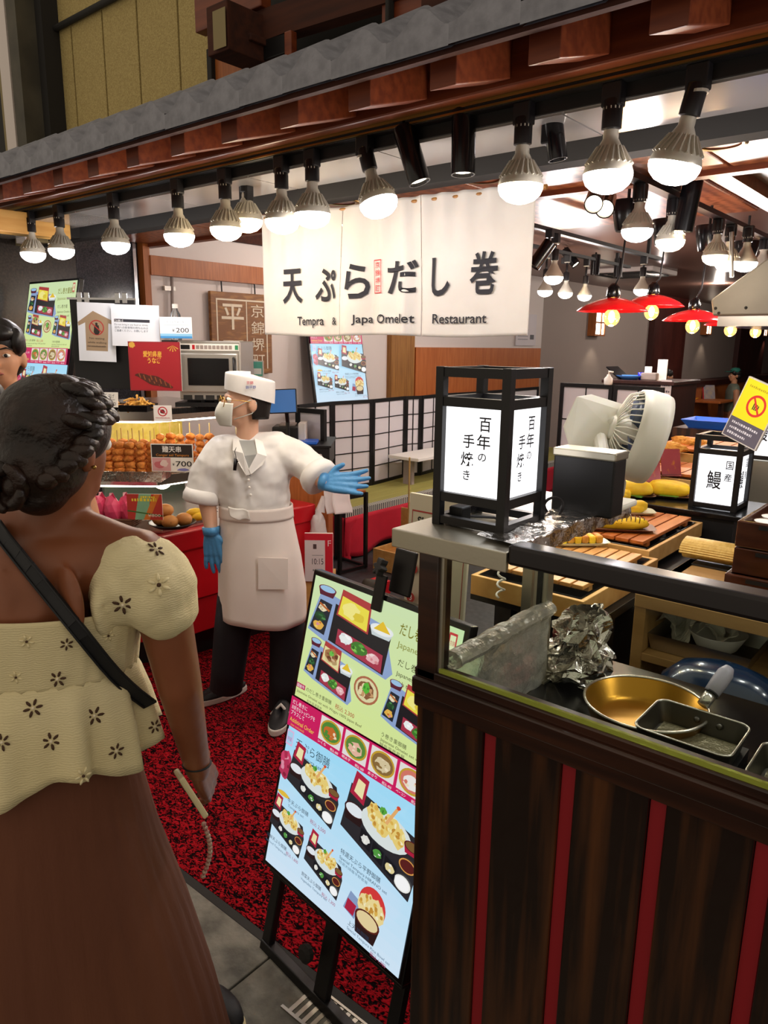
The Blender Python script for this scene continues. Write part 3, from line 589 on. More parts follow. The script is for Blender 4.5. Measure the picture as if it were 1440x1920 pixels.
# cord and dark adapter lying inside the big lantern
t = thing('power_adapter', 'small black power adapter under the large lantern', 'adapter', (-.74, 1.10, 1.331)); MB().box((-.755, 1.09, 1.331), (-.725, 1.12, 1.362)).build('case', 'black', t, bevel=.003); MB().tube([(-.74, 1.12, 1.34), (-.70, 1.16, 1.336), (-.66, 1.15, 1.335)], .0025, 6).build('lead', 'cord', t)
t = thing('black_cable', 'looped black cable between the large lantern and the black box', 'cable', (-.64, 1.27, 1.331)); cc = P(1040, 955, Y=1.26)
MB().tube([(cc.x+.017*math.cos(a*.35)*(1+.1*math.sin(a)), 1.255+.008*math.sin(a*.7), cc.z+.024*math.sin(a*.35)) for a in range(38)], .0028, 6).build('loop', 'cord', t, smooth=True)
# ---------------------------------------------------------------- black box with the fan on it
bxl = -.665; bxr = P(1141, 977, Y=1.315).x; bz = P(1150, 864, Y=1.315).z
t = thing('black_box', 'matt black box on the steel shelf right of the large lantern', 'box', ((bxl+bxr)/2, 1.4, 1.33))
MB().box((bxl, 1.315, 1.331), (bxr+.004, 1.37, bz)).build('case', 'black', t, bevel=.004); MB().box((bxl-.002, 1.312, bz-.002), (bxr+.006, 1.373, bz+.014)).build('lid', 'shelfsteel', t, bevel=.003)
mat('fanplastic', '#eceadb', .45, col2='#e4e2d2', scale=3, sss=.15); mat('fanblade', '#39465f', .35)
fz = bz+.014
fc = P(1203, 818, D=1.68); fd = Vector((.84, .5, -.26)).normalized()
t = thing('desk_fan', 'cream plastic desk fan behind the black box, facing away', 'fan', (bxl+.06, 1.43, 1.331))
q = fd.to_track_quat('Z', 'Y').to_matrix().to_4x4(); MF = Matrix.Translation(fc) @ q
R = .105
MB().lathe([(R*.90, -.030), (R*.96, -.030), (R, -.012), (R*1.0, .022), (R*.97, .034), (R*.93, .034), (R*.93, -.02)], 40, MF, cap=False).build('guard_ring', 'fanplastic', t, smooth=True)
for i in range(36):
    a = 2*math.pi*i/36; c, s = math.cos(a), math.sin(a)
    MB().tube([tuple(MF @ Vector((R*.92*c, R*.92*s, -.028))), tuple(MF @ Vector((R*.8*c, R*.8*s, -.052))), tuple(MF @ Vector((R*.4*c, R*.4*s, -.066))), tuple(MF @ Vector((R*.22*c, R*.22*s, -.066)))], .0016, 5).build('guard_wire', 'fanplastic', t, smooth=True)
    if i % 2 == 0: MB().tube([tuple(MF @ Vector((R*.93*c, R*.93*s, .034))), tuple(MF @ Vector((R*.2*c, R*.2*s, .050)))], .0014, 5).build('guard_wire', 'fanplastic', t)
for i in range(5):
    a0 = 2*math.pi*i/5; vs = []
    for u in range(5):
        for v in range(4): r = R*(.18+.66*v/3); aa = a0 + (u/4-.5)*(.9-.1*v); vs.append((r*math.cos(aa), r*math.sin(aa), (u/4-.5)*.045-.012))
    MB().add([tuple(MF @ Vector(p)) for p in vs], [(u*4+v, u*4+v+1, u*4+v+5, u*4+v+4) for u in range(4) for v in range(3)]).build('blade', 'fanblade', t, smooth=True, solid=.002)
MB().lathe([(.002, -.075), (R*.26, -.072), (R*.28, -.03), (R*.22, .0), (.002, .01)], 20, MF).build('hub', 'fanplastic', t, smooth=True)
ax = P(1150, 775, D=1.72); MB().tube([tuple(MF @ Vector((0, 0, -.06))), tuple(P(1163, 790, D=1.72))], .026, 16).build('motor_neck', 'fanplastic', t, smooth=True)
cor = [P(1052, 800, D=1.66), P(1078, 742, D=1.66), P(1168, 770, D=1.70), P(1172, 832, D=1.70), P(1150, 852, D=1.69), P(1066, 846, D=1.66)]
nb = Vector((.35, .9, .1)).normalized(); mb = MB(); n = len(cor)
mb.add([tuple(c) for c in cor] + [tuple(c + nb*.05) for c in cor], [tuple(range(n)), tuple(range(2*n-1, n-1, -1))] + [(i, (i+1) % n, n+(i+1) % n, n+i) for i in range(n)]).build('motor_housing', 'fanplastic', t, bevel=.008, seg=3)
MB().box((bxl+.02, 1.385, 1.331), (bxl+.115, 1.475, 1.345)).build('base', 'fanplastic', t, bevel=.005)
MB().tube([(bxl+.075, 1.43, 1.34), tuple((cor[0]+cor[3])/2 + nb*.02 + Vector((0, 0, -.01)))], .016, 12).build('stand', 'fanplastic', t)
MB().tube([tuple(P(1160, 868, D=1.74)), tuple(P(1172, 905, D=1.74)), tuple(P(1168, 930, D=1.76))], .003, 6).build('cable', 'whiteplastic', t, smooth=True)
# ---------------------------------------------------------------- food table with slatted boxes
mat('omelet', '#e8c21c', .55, col2='#d9a81a', scale=18, bump=.2, bscale=30, sss=.1); mat('omeletbrown', '#d99a2a', .55, col2='#a9651c', scale=30, bump=.3, bscale=50); mat('sauce', '#3a1c0c', .25); mat('leaf', '#4f8a2a', .5); mat('platebrown', '#6d4a35', .5, col2='#5a3a28', scale=20); mat('platepale', '#cfdcc4', .25); mat('tempura', '#d9a64a', .7, col2='#b97a25', scale=40, bump=.8, bscale=60); mat('navycloth', '#0c1526', .4)
ft = thing('food_table', 'long low food table carrying slatted wooden boxes and plates', 'table', (-.95, 2.6, 0))
MB().box((-1.13, 1.76, .915), (-.74, 4.4, .94)).build('top', 'black', ft)
MB().box((-1.20, 2.02, .05), (-.70, 4.38, .915)).build('body', 'black', ft)
for (x, y) in ((-1.08, 1.9), (-.77, 1.9)): MB().box((x-.02, y-.02, 0), (x+.02, y+.02, .915)).build('leg', 'black', ft)
MB().box((-1.2, 2.835, 1.03), (-.62, 3.18, 1.05)).build('black_board', 'blackgloss', ft, bevel=.003); MB().box((-1.14, 2.85, .94), (-.70, 3.16, 1.03)).build('riser', 'black', ft)
MB().box((-1.3, 3.2, .94), (-.94, 4.3, 1.06)).build('riser', 'shelfsteel', ft); MB().box((-.94, 3.72, .94), (-.74, 3.95, 1.139)).build('riser', 'shelfsteel', ft)
def slat_box(name, label, x0, x1, y0, y1, z0, z1, n, smat, ys=None, trays=3):
    t = thing(name, label, 'tray box', ((x0+x1)/2, (y0+y1)/2, z0), group='slatted wooden boxes'); w = .014
    for a, b, nm in (((x0, y0, z0), (x1, y0+w, z1), 'wall'), ((x0, y1-w, z0), (x1, y1, z1), 'wall'), ((x0, y0+w, z0), (x0+w, y1-w, z1), 'wall'), ((x1-w, y0+w, z0), (x1, y1-w, z1), 'wall')): MB().box(a, b).build(nm, 'boxwood', t, bevel=.002)
    MB().box((x0+w, y0+w, z0), (x1-w, y1-w, z0+.01)).build('bottom', 'boxwood', t)
    for k in range(trays):
        ya = y0+w+.006+k*(y1-y0-2*w-.01)/trays; yb_ = ya+(y1-y0-2*w-.01)/trays-.008
        mb = MB(); zz = z1+.001; mb.add([(x0+w+.004, ya, zz), (x1-w-.004, ya, zz), (x1-w-.004, yb_, zz), (x0+w+.004, yb_, zz), (x0+w+.03, ya+.025, z0+.014), (x1-w-.03, ya+.025, z0+.014), (x1-w-.03, yb_-.025, z0+.014), (x0+w+.03, yb_-.025, z0+.014)], [(0,1,5,4),(1,2,6,5),(2,3,7,6),(3,0,4,7),(4,5,6,7)])
        mb.build('black_tray', 'blacktray', t, solid=.002)
    a0, a1 = ys or (y0+.03, y1-.03); W = (x1-x0-.05); s = W/n
    for k in range(n): MB().box((x0+.022+k*s, a0, z1+.007), (x0+.022+(k+1)*s-.006, a1, z1+.019)).build('slat', smat, t, bevel=.0015)
    for yy in (a0+.05, a1-.05): MB().box((x0+.022, yy-.012, z1-.006), (x0+.016+W, yy+.012, z1+.007)).build('crossbar', smat, t)
    return t
slat_box('slatted_box', 'nearest pale slatted box, seen through the stall glass', -1.115, -.765, 1.735, 2.272, .941, 1.0, 8, 'slatwood', ys=(1.80, 2.22))
slat_box('slatted_box', 'orange slatted box behind the nearest one, before the eel lantern', -1.15, -.80, 2.285, 2.82, .961, 1.015, 6, 'slatdark')
MB().box((-1.12, 2.30, .94), (-.82, 2.80, .961)).build('riser', 'black', ft)
slat_box('slatted_box', 'far slatted board box left of the eel lantern', -1.36, -.93, 3.2, 3.62, 1.061, 1.10, 5, 'slatdark', trays=1)
slat_box('slatted_box', 'farthest slatted box with fried food on it', -1.36, -.93, 3.66, 4.25, 1.061, 1.15, 5, 'slatdark', trays=1)
def plate(t, c, lx, ly, m, rim=.012, rot=0):
    M = Matrix.Translation(c) @ Matrix.Rotation(rot, 4, 'Z'); pts = []
    def rr_(l, w, z, r=.25):
        return [(l*(1 if abs(math.cos(a)) ** .35 > 1 else abs(math.cos(a))**.35)*(1 if math.cos(a) >= 0 else -1), w*abs(math.sin(a))**.35*(1 if math.sin(a) >= 0 else -1), z) for a in [2*math.pi*i/28 for i in range(28)]]
    rows = [rr_(lx*.42, ly*.42, .003), rr_(lx*.5, ly*.5, rim), rr_(lx*.48, ly*.48, rim), rr_(lx*.41, ly*.41, .006)]; vs = sum(rows, []); fs = []
    for j in range(3):
        for i in range(28): fs.append((j*28+i, j*28+(i+1) % 28, (j+1)*28+(i+1) % 28, (j+1)*28+i))
    fs.append(tuple(range(84, 112))); fs.append(tuple(reversed(range(28)))); return MB().add(vs, fs, M).build('plate', m, t, autos=50)
def omelet_roll(t, c, L, W, Hh, rot, m, seed=0, cut=0, name='omelet'):
    M = Matrix.Translation(c) @ Matrix.Rotation(rot, 4, 'Z')
    mb = MB().blob((0, 0, 0), 1, 3, .16, 1.6, seed); sp = lambda a, e: math.copysign(abs(a)**e, a)
    mb.v = [tuple(M @ Vector((sp(x, .72)*L/2, sp(y, .7)*W/2, Hh*.42+sp(z, .8)*Hh/2))) for x, y, z in mb.v]; return mb.build(name, m, t, smooth=True)
def dish(name, label, px, py, z, lx, ly, pm, rot, kind, seed=0, ol=.75, rim=.012):
    c = P(px, py, Z=z); t = thing(name, label, 'food', c, group='omelets on plates'); plate(t, c, lx, ly, pm, rim, rot)
    if kind == 'roll': omelet_roll(t, c + Vector((0, 0, .005)), lx*.9, ly*.66, .065, rot, 'omelet', seed)
    if kind == 'slab':
        M = Matrix.Translation(c + Vector((0, 0, .006))) @ Matrix.Rotation(rot, 4, 'Z')
        for k in range(6): MB().cbox(((k-2.5)*lx*.125, 0, .013+.001*(k % 2)), (lx*.122, ly*.6, .026), M).build('omelet_piece', 'omeletbrown' if k % 2 else 'omelet', t, bevel=.006)
    if kind == 'sauce':
        M = Matrix.Translation(c + Vector((0, 0, .006))) @ Matrix.Rotation(rot, 4, 'Z'); omelet_roll(t, c + Vector((0, 0, .005)), lx*.8, ly*.62, .045, rot, 'omelet', seed)
        for k in range(11):
            x = (k/10-.5)*lx*.62; f = math.sqrt(max(0, 1-(x/(lx*.4))**2)); MB().tube([tuple(M @ Vector((x+.006*math.sin(a), math.cos(a)*ly*.31*f, .022+math.sin(a)*.025*f))) for a in [i*math.pi/8 for i in range(9)]], .0018, 5).build('sauce_line', 'sauce', t, smooth=True)
        for k in range(10): MB().blob(tuple(M @ Vector(((rr.random()-.5)*lx*.3, (rr.random()-.5)*.03, .047))), .005, 1, .3, seed=k, sc=(1, 1, .5)).build('spring_onion', 'leaf', t)
    if kind == 'half':
        omelet_roll(t, c + Vector((0, 0, .005)), lx*.55, ly*.7, .04, rot, 'omelet', seed); omelet_roll(t, c + Vector((lx*.12, ly*.1, .01)), lx*.4, ly*.5, .045, rot+.5, 'omelet', seed+3)
    if pm == 'platebrown' and kind == 'roll': MB().cbox((c.x+.02, c.y-ly*.3, c.z+.009), (.07, .03, .003)).build('green_leaf', 'leaf', t)
    return t
dish('omelet_plate', 'sliced omelet slab on a long pale green plate, nearest the rail', 1086, 1020, 1.021, .19, .085, 'platepale', .78, 'slab')
dish('omelet_plate', 'omelet striped with dark sauce and green onion on a grey plate', 1160, 992, 1.035, .24, .12, 'platebrown', .55, 'sauce', 2)
dish('omelet_plate', 'cut yellow omelet on a pale dish behind the striped omelet', 1184, 962, 1.035, .17, .1, 'platepale', .6, 'half', 5)
dish('omelet_plate', 'whole yellow omelet on a wooden board beside the eel lantern', 1252, 930, 1.051, .19, .15, 'platebrown', .25, 'roll', 1, .72)
dish('omelet_plate', 'whole yellow omelet on a dark board right of the black box', 1187, 930, 1.051, .17, .13, 'platebrown', .5, 'roll', 7, .7)
dish('omelet_plate', 'pieces of yellow omelet half hidden by the black box edge', 1160, 940, 1.036, .13, .1, 'platebrown', .6, 'half', 8)
for i, (px, py, z, lb) in enumerate(((1200, 855, 1.17, 'fried tempura pieces on the far slatted box, left'), (1248, 838, 1.178, 'long battered tempura on the far slatted box before the blue tray'), (1285, 828, 1.178, 'battered tempura piece on the far slatted box by the notice lantern'), (1190, 880, 1.125, 'fried tempura pieces beside the desk fan rim'))):
    c = P(px, py, Z=z); t = thing('tempura_piece', lb, 'food', c, group='tempura on the far boxes')
    for k in range(4): MB().blob((c.x+rr.uniform(-.06, .06), c.y+rr.uniform(-.03, .03), c.z+.0), .03, 2, .5, 4, k+i*5, (2.0, .8, .8)).build('fritter', 'tempura', t)
for i, (a, b, lb) in enumerate((((1203, 908), (1236, 852), 'clear red price tag standing on the food table, left'), ((1242, 893), (1262, 838), 'clear reddish price tag standing on the food table, right'))):
    p0 = P(*a, Z=1.09 if i == 0 else 1.11); mat('tagred', '#9b4548', .25, col2='#c2782a', scale=26, ramp=(.6, .7)); t = thing('price_tag', lb, 'price tag', p0)
    M = Matrix.Translation(p0) @ Matrix.Rotation(.75, 4, 'Z') @ Matrix.Rotation(-.35, 4, 'X'); MB().cbox((.04, 0, .06), (.085, .003, .12), M).build('card', 'tagred', t); MB().cbox((.04, .015, .004), (.085, .05, .006), M).build('foot', 'glass', t)
# ================================================================ shelf unit, trays, pans and notices inside the stall
mat('panmetal', '#5a564e', .35, .8); mat('panrim', '#c9c5ba', .25, .9); mat('brass', '#a8791f', .3, .75); mat('greyplastic', '#9b97a3', .4); mat('lacquer', '#4a2412', .25, col2='#381808', scale=8, stretch=(1, 1, 4), coat=.4); mat('tissue', '#dcd8c8', .8); mat('bamboo', '#d8b765', .5, col2='#c9a24e', scale=3, stretch=(40, 1, 40)); mat('paperwhite', '#eeeae2', .7); mat('oil', '#8c8468', .12, .3, bump=.8, bscale=90)
su = thing('wooden_shelf_unit', 'pale open wooden shelf unit behind the stall glass', 'shelf unit', (-.3, 1.95, 0))
UYf = 1.80; ux0 = -.655; zt_ = P(1195, 1112, Y=UYf).z; zs_ = P(1200, 1222, Y=UYf).z
mat('unitwood', '#b08a55', .5, col2='#9c7744', scale=4, stretch=(1, 6, 6))
MB().box((ux0, UYf, 0), (ux0+.03, UYf+.42, zt_)).build('side_panel', 'unitwood', su, bevel=.002); MB().box((.55, UYf, 0), (.58, UYf+.42, zt_)).build('side_panel', 'unitwood', su)
MB().box((ux0, UYf-.004, zt_-.035), (.58, UYf+.42, zt_)).build('top_board', 'unitwood', su, bevel=.002); MB().box((ux0+.03, UYf-.002, zs_-.022), (.55, UYf+.42, zs_)).build('shelf_board', 'unitwood', su, bevel=.002)
MB().box((ux0+.03, UYf+.40, 0), (.55, UYf+.42, zt_-.035)).build('back_panel', 'ebony', su); MB().box((ux0+.03, UYf, .2), (.55, UYf+.4, .22)).build('shelf_board', 'unitwood', su)
tc_ = Vector((-.50, UYf+.13, zs_))
t = thing('steel_tray', 'rectangular steel tray on the middle board of the wooden shelf', 'tray', tc_)
mb = MB(); a, b, h = .125, .10, .045
mb.add([(-a*.92, -b*.92, .002), (a*.92, -b*.92, .002), (a*.92, b*.92, .002), (-a*.92, b*.92, .002), (-a, -b, h), (a, -b, h), (a, b, h), (-a, b, h)], [(0,1,2,3),(0,4,5,1),(1,5,6,2),(2,6,7,3),(3,7,4,0)], Matrix.Translation(tc_)); mb.build('pan', 'steel', t, solid=.002)
t = thing('white_bowl', 'white bowl with crumpled paper in the steel tray', 'bowl', tc_ + Vector((.02, 0, .005))); MB().lathe([(.035, .0), (.05, .012), (.07, .05), (.072, .052), (.066, .05), (.045, .016), (.001, .012)], 28, Matrix.Translation(tc_ + Vector((.02, 0, .006)))).build('bowl', 'paperwhite', t, smooth=True)
MB().grid(crumple(lambda u, v: (tc_.x+.02+(u-.5)*.09, tc_.y+(v-.5)*.08, tc_.z+.055+.02*math.sin(u*7)), .02, 30, 4), 12, 12).build('crumpled_paper', 'tissue', t)
t = thing('crumpled_tissue', 'crumpled white tissue in the left of the steel tray', 'tissue', tc_ + Vector((-.08, 0, .01))); MB().grid(crumple(lambda u, v: (tc_.x-.085+(u-.5)*.075, tc_.y+(v-.5)*.1, tc_.z+.05+.03*math.sin(u*5+v*3)), .025, 25, 9), 12, 12).build('sheet', 'tissue', t)
# lacquered boxes, bamboo mat
lx0 = P(1372, 1110, Y=1.95).x
lz = zt_
for i in range(3):
    h = .066; z = lz + i*.068; o = .012*(i == 0)
    t = thing('lacquer_box', ['lowest of three stacked brown lacquer boxes at the right edge', 'middle one of three stacked brown lacquer boxes at the right edge', 'top brown lacquer box with dishes in it at the right edge'][i], 'box', (lx0+.15, 2.05, z), group='stacked lacquer boxes')
    x0, x1, y0, y1 = lx0-o, lx0+.32, 1.92-o, 2.2
    for a, b in (((x0, y0, z), (x1, y0+.012, z+h)), ((x0, y1-.012, z), (x1, y1, z+h)), ((x0, y0+.012, z), (x0+.012, y1-.012, z+h)), ((x1-.012, y0+.012, z), (x1, y1-.012, z+h))): MB().box(a, b).build('wall', 'lacquer', t, bevel=.003)
    MB().box((x0+.01, y0+.01, z), (x1-.01, y1-.01, z+.008)).build('bottom', 'lacquer', t); MB().box((x0+.05, y0-.001, z+h-.016), (x0+.13, y0+.003, z+h-.006)).build('hand_slot', 'black', t)
    if i == 2:
        MB().box((x0+.012, y0+.012, z+h-.02), (x1-.012, y1-.012, z+h-.014)).build('tray_lid', 'lacquer', t)
        for k in range(4): MB().lathe([(.02, 0), (.028, .008), (.02, .006)], 16, Matrix.Translation((x0+.05+.06*(k % 2), y0+.07+.07*(k//2), z+h-.014))).build('dish', 'paperwhite', t, smooth=True)
t = thing('bamboo_mat', 'pale rolled bamboo mat lying beside the lacquer boxes', 'mat', P(1325, 1005, Y=2.16)); c0, c1 = P(1286, 1003, Y=2.2), P(1375, 1013, Y=2.2)
t.location = (c0.x, 2.2, zt_); MB().box((-.63, 2.15, zt_), (-.40, 2.27, zt_+.006)).build('mat_base', 'blacktray', t, bevel=.002)
for k in range(16):
    a = math.pi*k/15; MB().tube([(c0.x, 2.2+.033*math.cos(a)*1.4, zt_+.034+.03*math.sin(a)), (c1.x+.05, 2.2+.033*math.cos(a)*1.4, zt_+.034+.03*math.sin(a))], .0045, 6).build('rod', 'bamboo', t)
MB().tube([(c0.x+.002, 2.2, zt_+.04), (c1.x+.048, 2.2, zt_+.04)], .032, 14).build('core', 'bamboo', t, smooth=True)
# pans
def rect_pan(name, label, c, wx, wy, h, z):
    t = thing(name, label, 'pan', (c[0], c[1], z)); n = 8
    def ring(a, b, zz, r=.02): return [(c[0]+sx_*(a-r)+r*math.cos(an), c[1]+sy_*(b-r)+r*math.sin(an), zz) for sx_, sy_, a0 in ((1, 1, 0), (-1, 1, 90), (-1, -1, 180), (1, -1, 270)) for an in [math.radians(a0+k*15) for k in range(7)]]
    rs = [ring(wx*.45, wy*.44, z+.001), ring(wx*.5, wy*.5, z+h), ring(wx*.485, wy*.48, z+h), ring(wx*.435, wy*.42, z+.004)]; m_ = len(rs[0]); fs = []
    for j in range(3): fs += [(j*m_+i, j*m_+(i+1) % m_, (j+1)*m_+(i+1) % m_, (j+1)*m_+i) for i in range(m_)]
    fs += [tuple(range(3*m_, 4*m_)), tuple(reversed(range(m_)))]; MB().add(sum(rs, []), fs).build('body', 'panmetal', t, autos=40)
    rm = rs[1] + [rs[1][0]]; MB().tube(rm, .0022, 6, cap=False).build('rim', 'panrim', t, smooth=True)
    MB().box((c[0]-wx*.40, c[1]-wy*.39, z+.005), (c[0]+wx*.40, c[1]+wy*.39, z+.0065)).build('oil', 'oil', t)
    return t
def handle(t, a, b):
    a, b = Vector(a), Vector(b); d = (b-a); MB().tube([a, a+d*.3], [.011, .012], 12).build('ferrule', 'panrim', t, smooth=True)
    MB().tube([a+d*.30, a+d*.33, a+d*.6, a+d*.85, a+d], [.0115, .014, .0155, .015, .009], 14).build('handle', 'greyplastic', t, smooth=True)
    MB().tube([a+d*.295, a+d*.325], .0142, 12).build('band', 'black', t)
    sd = d.normalized().cross(Vector((0, 0, 1))).cross(d.normalized()).normalized(); MB().blob(tuple(a+d*.93+sd*-.012), .006, 2, 0, sc=(1, 1, 1.4)).build('hang_hole', 'black', t)
PZ = .945
pn = rect_pan('omelet_pan', 'square omelet pan with grey handle, wet inside, behind the glass', (-.343, 1.283), .165, .14, .043, PZ)
MB().box((-.42, 1.22, .925), (-.26, 1.35, PZ)).build('burner_rest', 'black', pn)
for dx in (-.012, .028): MB().blob((-.34+dx, 1.343, PZ+.028), .006, 2, 0).build('rivet', 'panmetal', pn, smooth=True)
handle(pn, P(1318, 1322, Y=1.36), P(1368, 1252, Y=1.43))
rect_pan('omelet_pan', 'second omelet pan cut off at the right edge behind the glass', (-.155, 1.283), .165, .14, .043, .926)
t = thing('round_pan', 'wide round pan with brass coloured inside behind the glass', 'pan', (-.50, 1.37, .925))
MB().lathe([(.09, 0), (.115, .012), (.128, .05), (.130, .052), (.125, .05), (.11, .016), (.09, .006), (.001, .006)], 48, Matrix.Translation((-.452, 1.35, .9255)) @ Matrix.Scale(.9, 4)).build('body', 'brass', t, smooth=True); MB().tube([(-.452+.116*math.cos(a*.131), 1.35+.116*math.sin(a*.131), .9718) for a in range(49)], .003, 6, cap=False).build('rim', 'panrim', t, smooth=True)
t = thing('stock_pot', 'dark blue enamel pot behind the round pan', 'pot', (-.42, 1.66, .75)); MB().lathe([(.085, 0), (.09, .06), (.085, .11), (.06, .15), (.03, .165), (.001, .166)], 36, Matrix.Translation((-.40, 1.70, .78)) @ Matrix.Diagonal((1.6, 1, 1, 1))).build('pot', mat('navyenamel', '#10243c', .22, coat=.5), t, smooth=True); MB().box((-.52, 1.61, 0), (-.28, 1.785, .778)).build('stand', 'black', t)
# yellow notice leaning on the lantern, blue tray, far counter things
yb0 = [P(1355, 812, Y=2.70), P(1414, 843, Y=2.66), P(1448, 722, Y=2.66), P(1391, 703, Y=2.70)]
t = thing('yellow_notice', 'yellow no smoking style notice leaning on top of the eel lantern', 'notice', yb0[0])
u = (yb0[1]-yb0[0]); v = (yb0[3]-yb0[0]); W, Hh = u.length, v.length; M = plane(yb0[0], u, v)
MB().box((-.004, -.004, -.012), (W+.004, Hh+.004, -.001), M).build('board', 'paperwhite', t)
p = Print(.00006); p.rect(0, 0, W, Hh*.34, '#5b5560'); p.rect(0, Hh*.34, W, Hh, '#f2e01a'); p.ring(W*.52, Hh*.63, W*.21, W*.27, '#d8322a', sy=1.05)
for k in range(4): p.rect(W*(.44+.045*k), Hh*.56, W*(.47+.045*k), Hh*(.68-.01*k), '#2a2a22')
p.line(W*.38, Hh*.75, W*.67, Hh*.51, W*.05, '#d8322a'); p.ticks(W*.12, Hh*.88, W*.78, .008, '#b8a814', 1)
for k in range(3): p.ticks(W*.1, Hh*(.24-.09*k), W*(.8-.12*k), .009, '#d8d4d8', k+3)
p.build('print', printmat('notice_print', .25), t, M)
bt = P(1338, 803, Z=1.16); t = thing('blue_tray', 'bright blue plastic tray behind the eel lantern', 'tray', bt); mb = MB(); mb.add([(bt.x-.12, bt.y-.1, 1.165), (bt.x+.12, bt.y-.1, 1.165), (bt.x+.12, bt.y+.1, 1.165), (bt.x-.12, bt.y+.1, 1.165), (bt.x-.16, bt.y-.14, 1.215), (bt.x+.16, bt.y-.14, 1.215), (bt.x+.16, bt.y+.14, 1.215), (bt.x-.16, bt.y+.14, 1.215)], [(0,1,2,3),(0,4,5,1),(1,5,6,2),(2,6,7,3),(3,7,4,0)]); mb.build('tray', mat('blueplastic', '#2f6fe0', .35), t, solid=.004)
MB().box((bt.x-.2, bt.y-.16, .0), (bt.x+.3, bt.y+.16, 1.163)).build('stand', 'ebony', t)
# reception desk in the depth with small things on it
dd = P(1210, 720, D=6.0)
rd = thing('reception_desk', 'dark wooden reception desk standing before the dining tables', 'desk', (dd.x-.4, dd.y, 0)); dz = P(1230, 714, D=6.0).z
dx0, dx1 = P(1135, 712, Y=dd.y).x, P(1262, 714, Y=dd.y).x
mat('deskwood', '#2c1612', .35, col2='#3a1d17', scale=5, stretch=(8, 8, .6)); MB().box((dx0, dd.y, 0), (dx1, dd.y+.6, dz-.03)).build('body', 'deskwood', rd); MB().box((dx0-.02, dd.y-.03, dz-.03), (dx1+.02, dd.y+.63, dz)).build('top', 'deskwood', rd, bevel=.004)
for k in range(9): MB().box((dx0+.02+k*(dx1-dx0)/9, dd.y-.012, .05), (dx0-.005+(k+1)*(dx1-dx0)/9, dd.y, dz-.05)).build('board', 'deskwood', rd, bevel=.003)
t = thing('desk_notice', 'white printed notice taped on the reception desk side', 'notice', P(1245, 760, Y=dd.y-.014)); p = Print(); p.rect(0, 0, .085, .14, '#cfc6c6'); p.ticks(.012, .09, .06, .018, '#55505a', 1); p.ticks(.012, .04, .06, .018, '#55505a', 2); p.build('print', printmat('paper_print'), t, plane(P(1237, 745, Y=dd.y-.014), (1, 0, 0), (0, 0, 1)))
def on_desk(px): return P(px, 712, Y=dd.y+.15)
c = on_desk(1172); t = thing('tablet_stand', 'black tablet leaning back on the reception desk', 'tablet', (c.x, c.y, dz)); M = Matrix.Translation((c.x, c.y, dz)) @ Matrix.Rotation(-.9, 4, 'Y'); MB().box((-.005, -.12, 0), (.005, .12, .16), M).build('screen', 'blackgloss', t, bevel=.002); MB().box((-.05, -.04, 0), (.04, .04, .01), Matrix.Translation((c.x, c.y, dz))).build('foot', 'black', t)
c = P(1140, 716, Y=dd.y-.55); sz = 1.315
mat('bluedish', '#4c86d8', .3)
c = on_desk(1184); t = thing('blue_dish', 'shallow light blue dish on the reception desk', 'dish', (c.x, c.y-.05, dz)); MB().lathe([(.06, 0), (.085, .02), (.11, .035), (.105, .034), (.08, .018), (.001, .008)], 24, Matrix.Translation((c.x, c.y-.05, dz))).build('dish', 'bluedish', t, smooth=True)
c = on_desk(1204); t = thing('blue_cup', 'small deep blue cup on the reception desk', 'cup', (c.x, c.y, dz)); MB().lathe([(.025, 0), (.035, .01), (.038, .06), (.034, .06), (.03, .012), (.001, .01)], 20, Matrix.Translation((c.x, c.y, dz))).build('cup', mat('deepblue', '#1520c8', .25), t, smooth=True)
c = on_desk(1221); t = thing('grey_box', 'pale grey basket with papers on the reception desk', 'box', (c.x, c.y, dz)); MB().box((c.x-.07, c.y-.06, dz), (c.x+.06, c.y+.06, dz+.06)).build('basket', 'greywall', t, bevel=.008); MB().box((c.x-.06, c.y-.005, dz+.06), (c.x+.0, c.y, dz+.11)).build('paper', 'paperwhite', t)
c = on_desk(1240); t = thing('code_stand', 'white upright card stand at the end of the reception desk', 'card', (c.x, c.y, dz)); MB().box((c.x-.04, c.y-.003, dz), (c.x+.04, c.y+.003, dz+.17)).build('card', 'paperwhite', t); MB().box((c.x-.04, c.y-.03, dz), (c.x+.04, c.y+.03, dz+.006)).build('foot', 'paperwhite', t)
# ================================================================ noren curtain
NY = 2.26
mat('noren', '#c4bfba', .85, col2='#b8b2ac', scale=5, ramp=(.3, .8), bump=.06, bscale=400, sss=.1); mat('norenink', '#1b1a22', .8)
nr = thing('noren_curtain', 'white shop curtain in three panels with black brush lettering', 'curtain', P(740, 360, Y=NY))
nx0, nx1 = P(492, 500, Y=NY).x, P(998, 500, Y=NY).x; cuts = [nx0, P(641, 560, Y=NY).x, P(787, 560, Y=NY).x, nx1]; nz0 = 1.68
def ntop(x): f = (x-nx0)/(nx1-nx0); return 2.185 - .022*f + .012*math.cos(f*9)*.3
def nfold(x, z):
    f = (x-nx0)/(nx1-nx0); d = max(0, min(1, (2.19-z)/.4)); y = .009*math.sin(f*75+2*math.sin(f*9))*(1-d)**2
    for c_, a_, w_2 in ((.305, .014, .022), (.385, -.016, .03), (.47, .022, .03), (.60, -.016, .022), (.64, .010, .03)): y += a_*d*math.exp(-((f-c_)/w_2)**2)
    return NY + y + .006*math.sin(f*11+1)*d
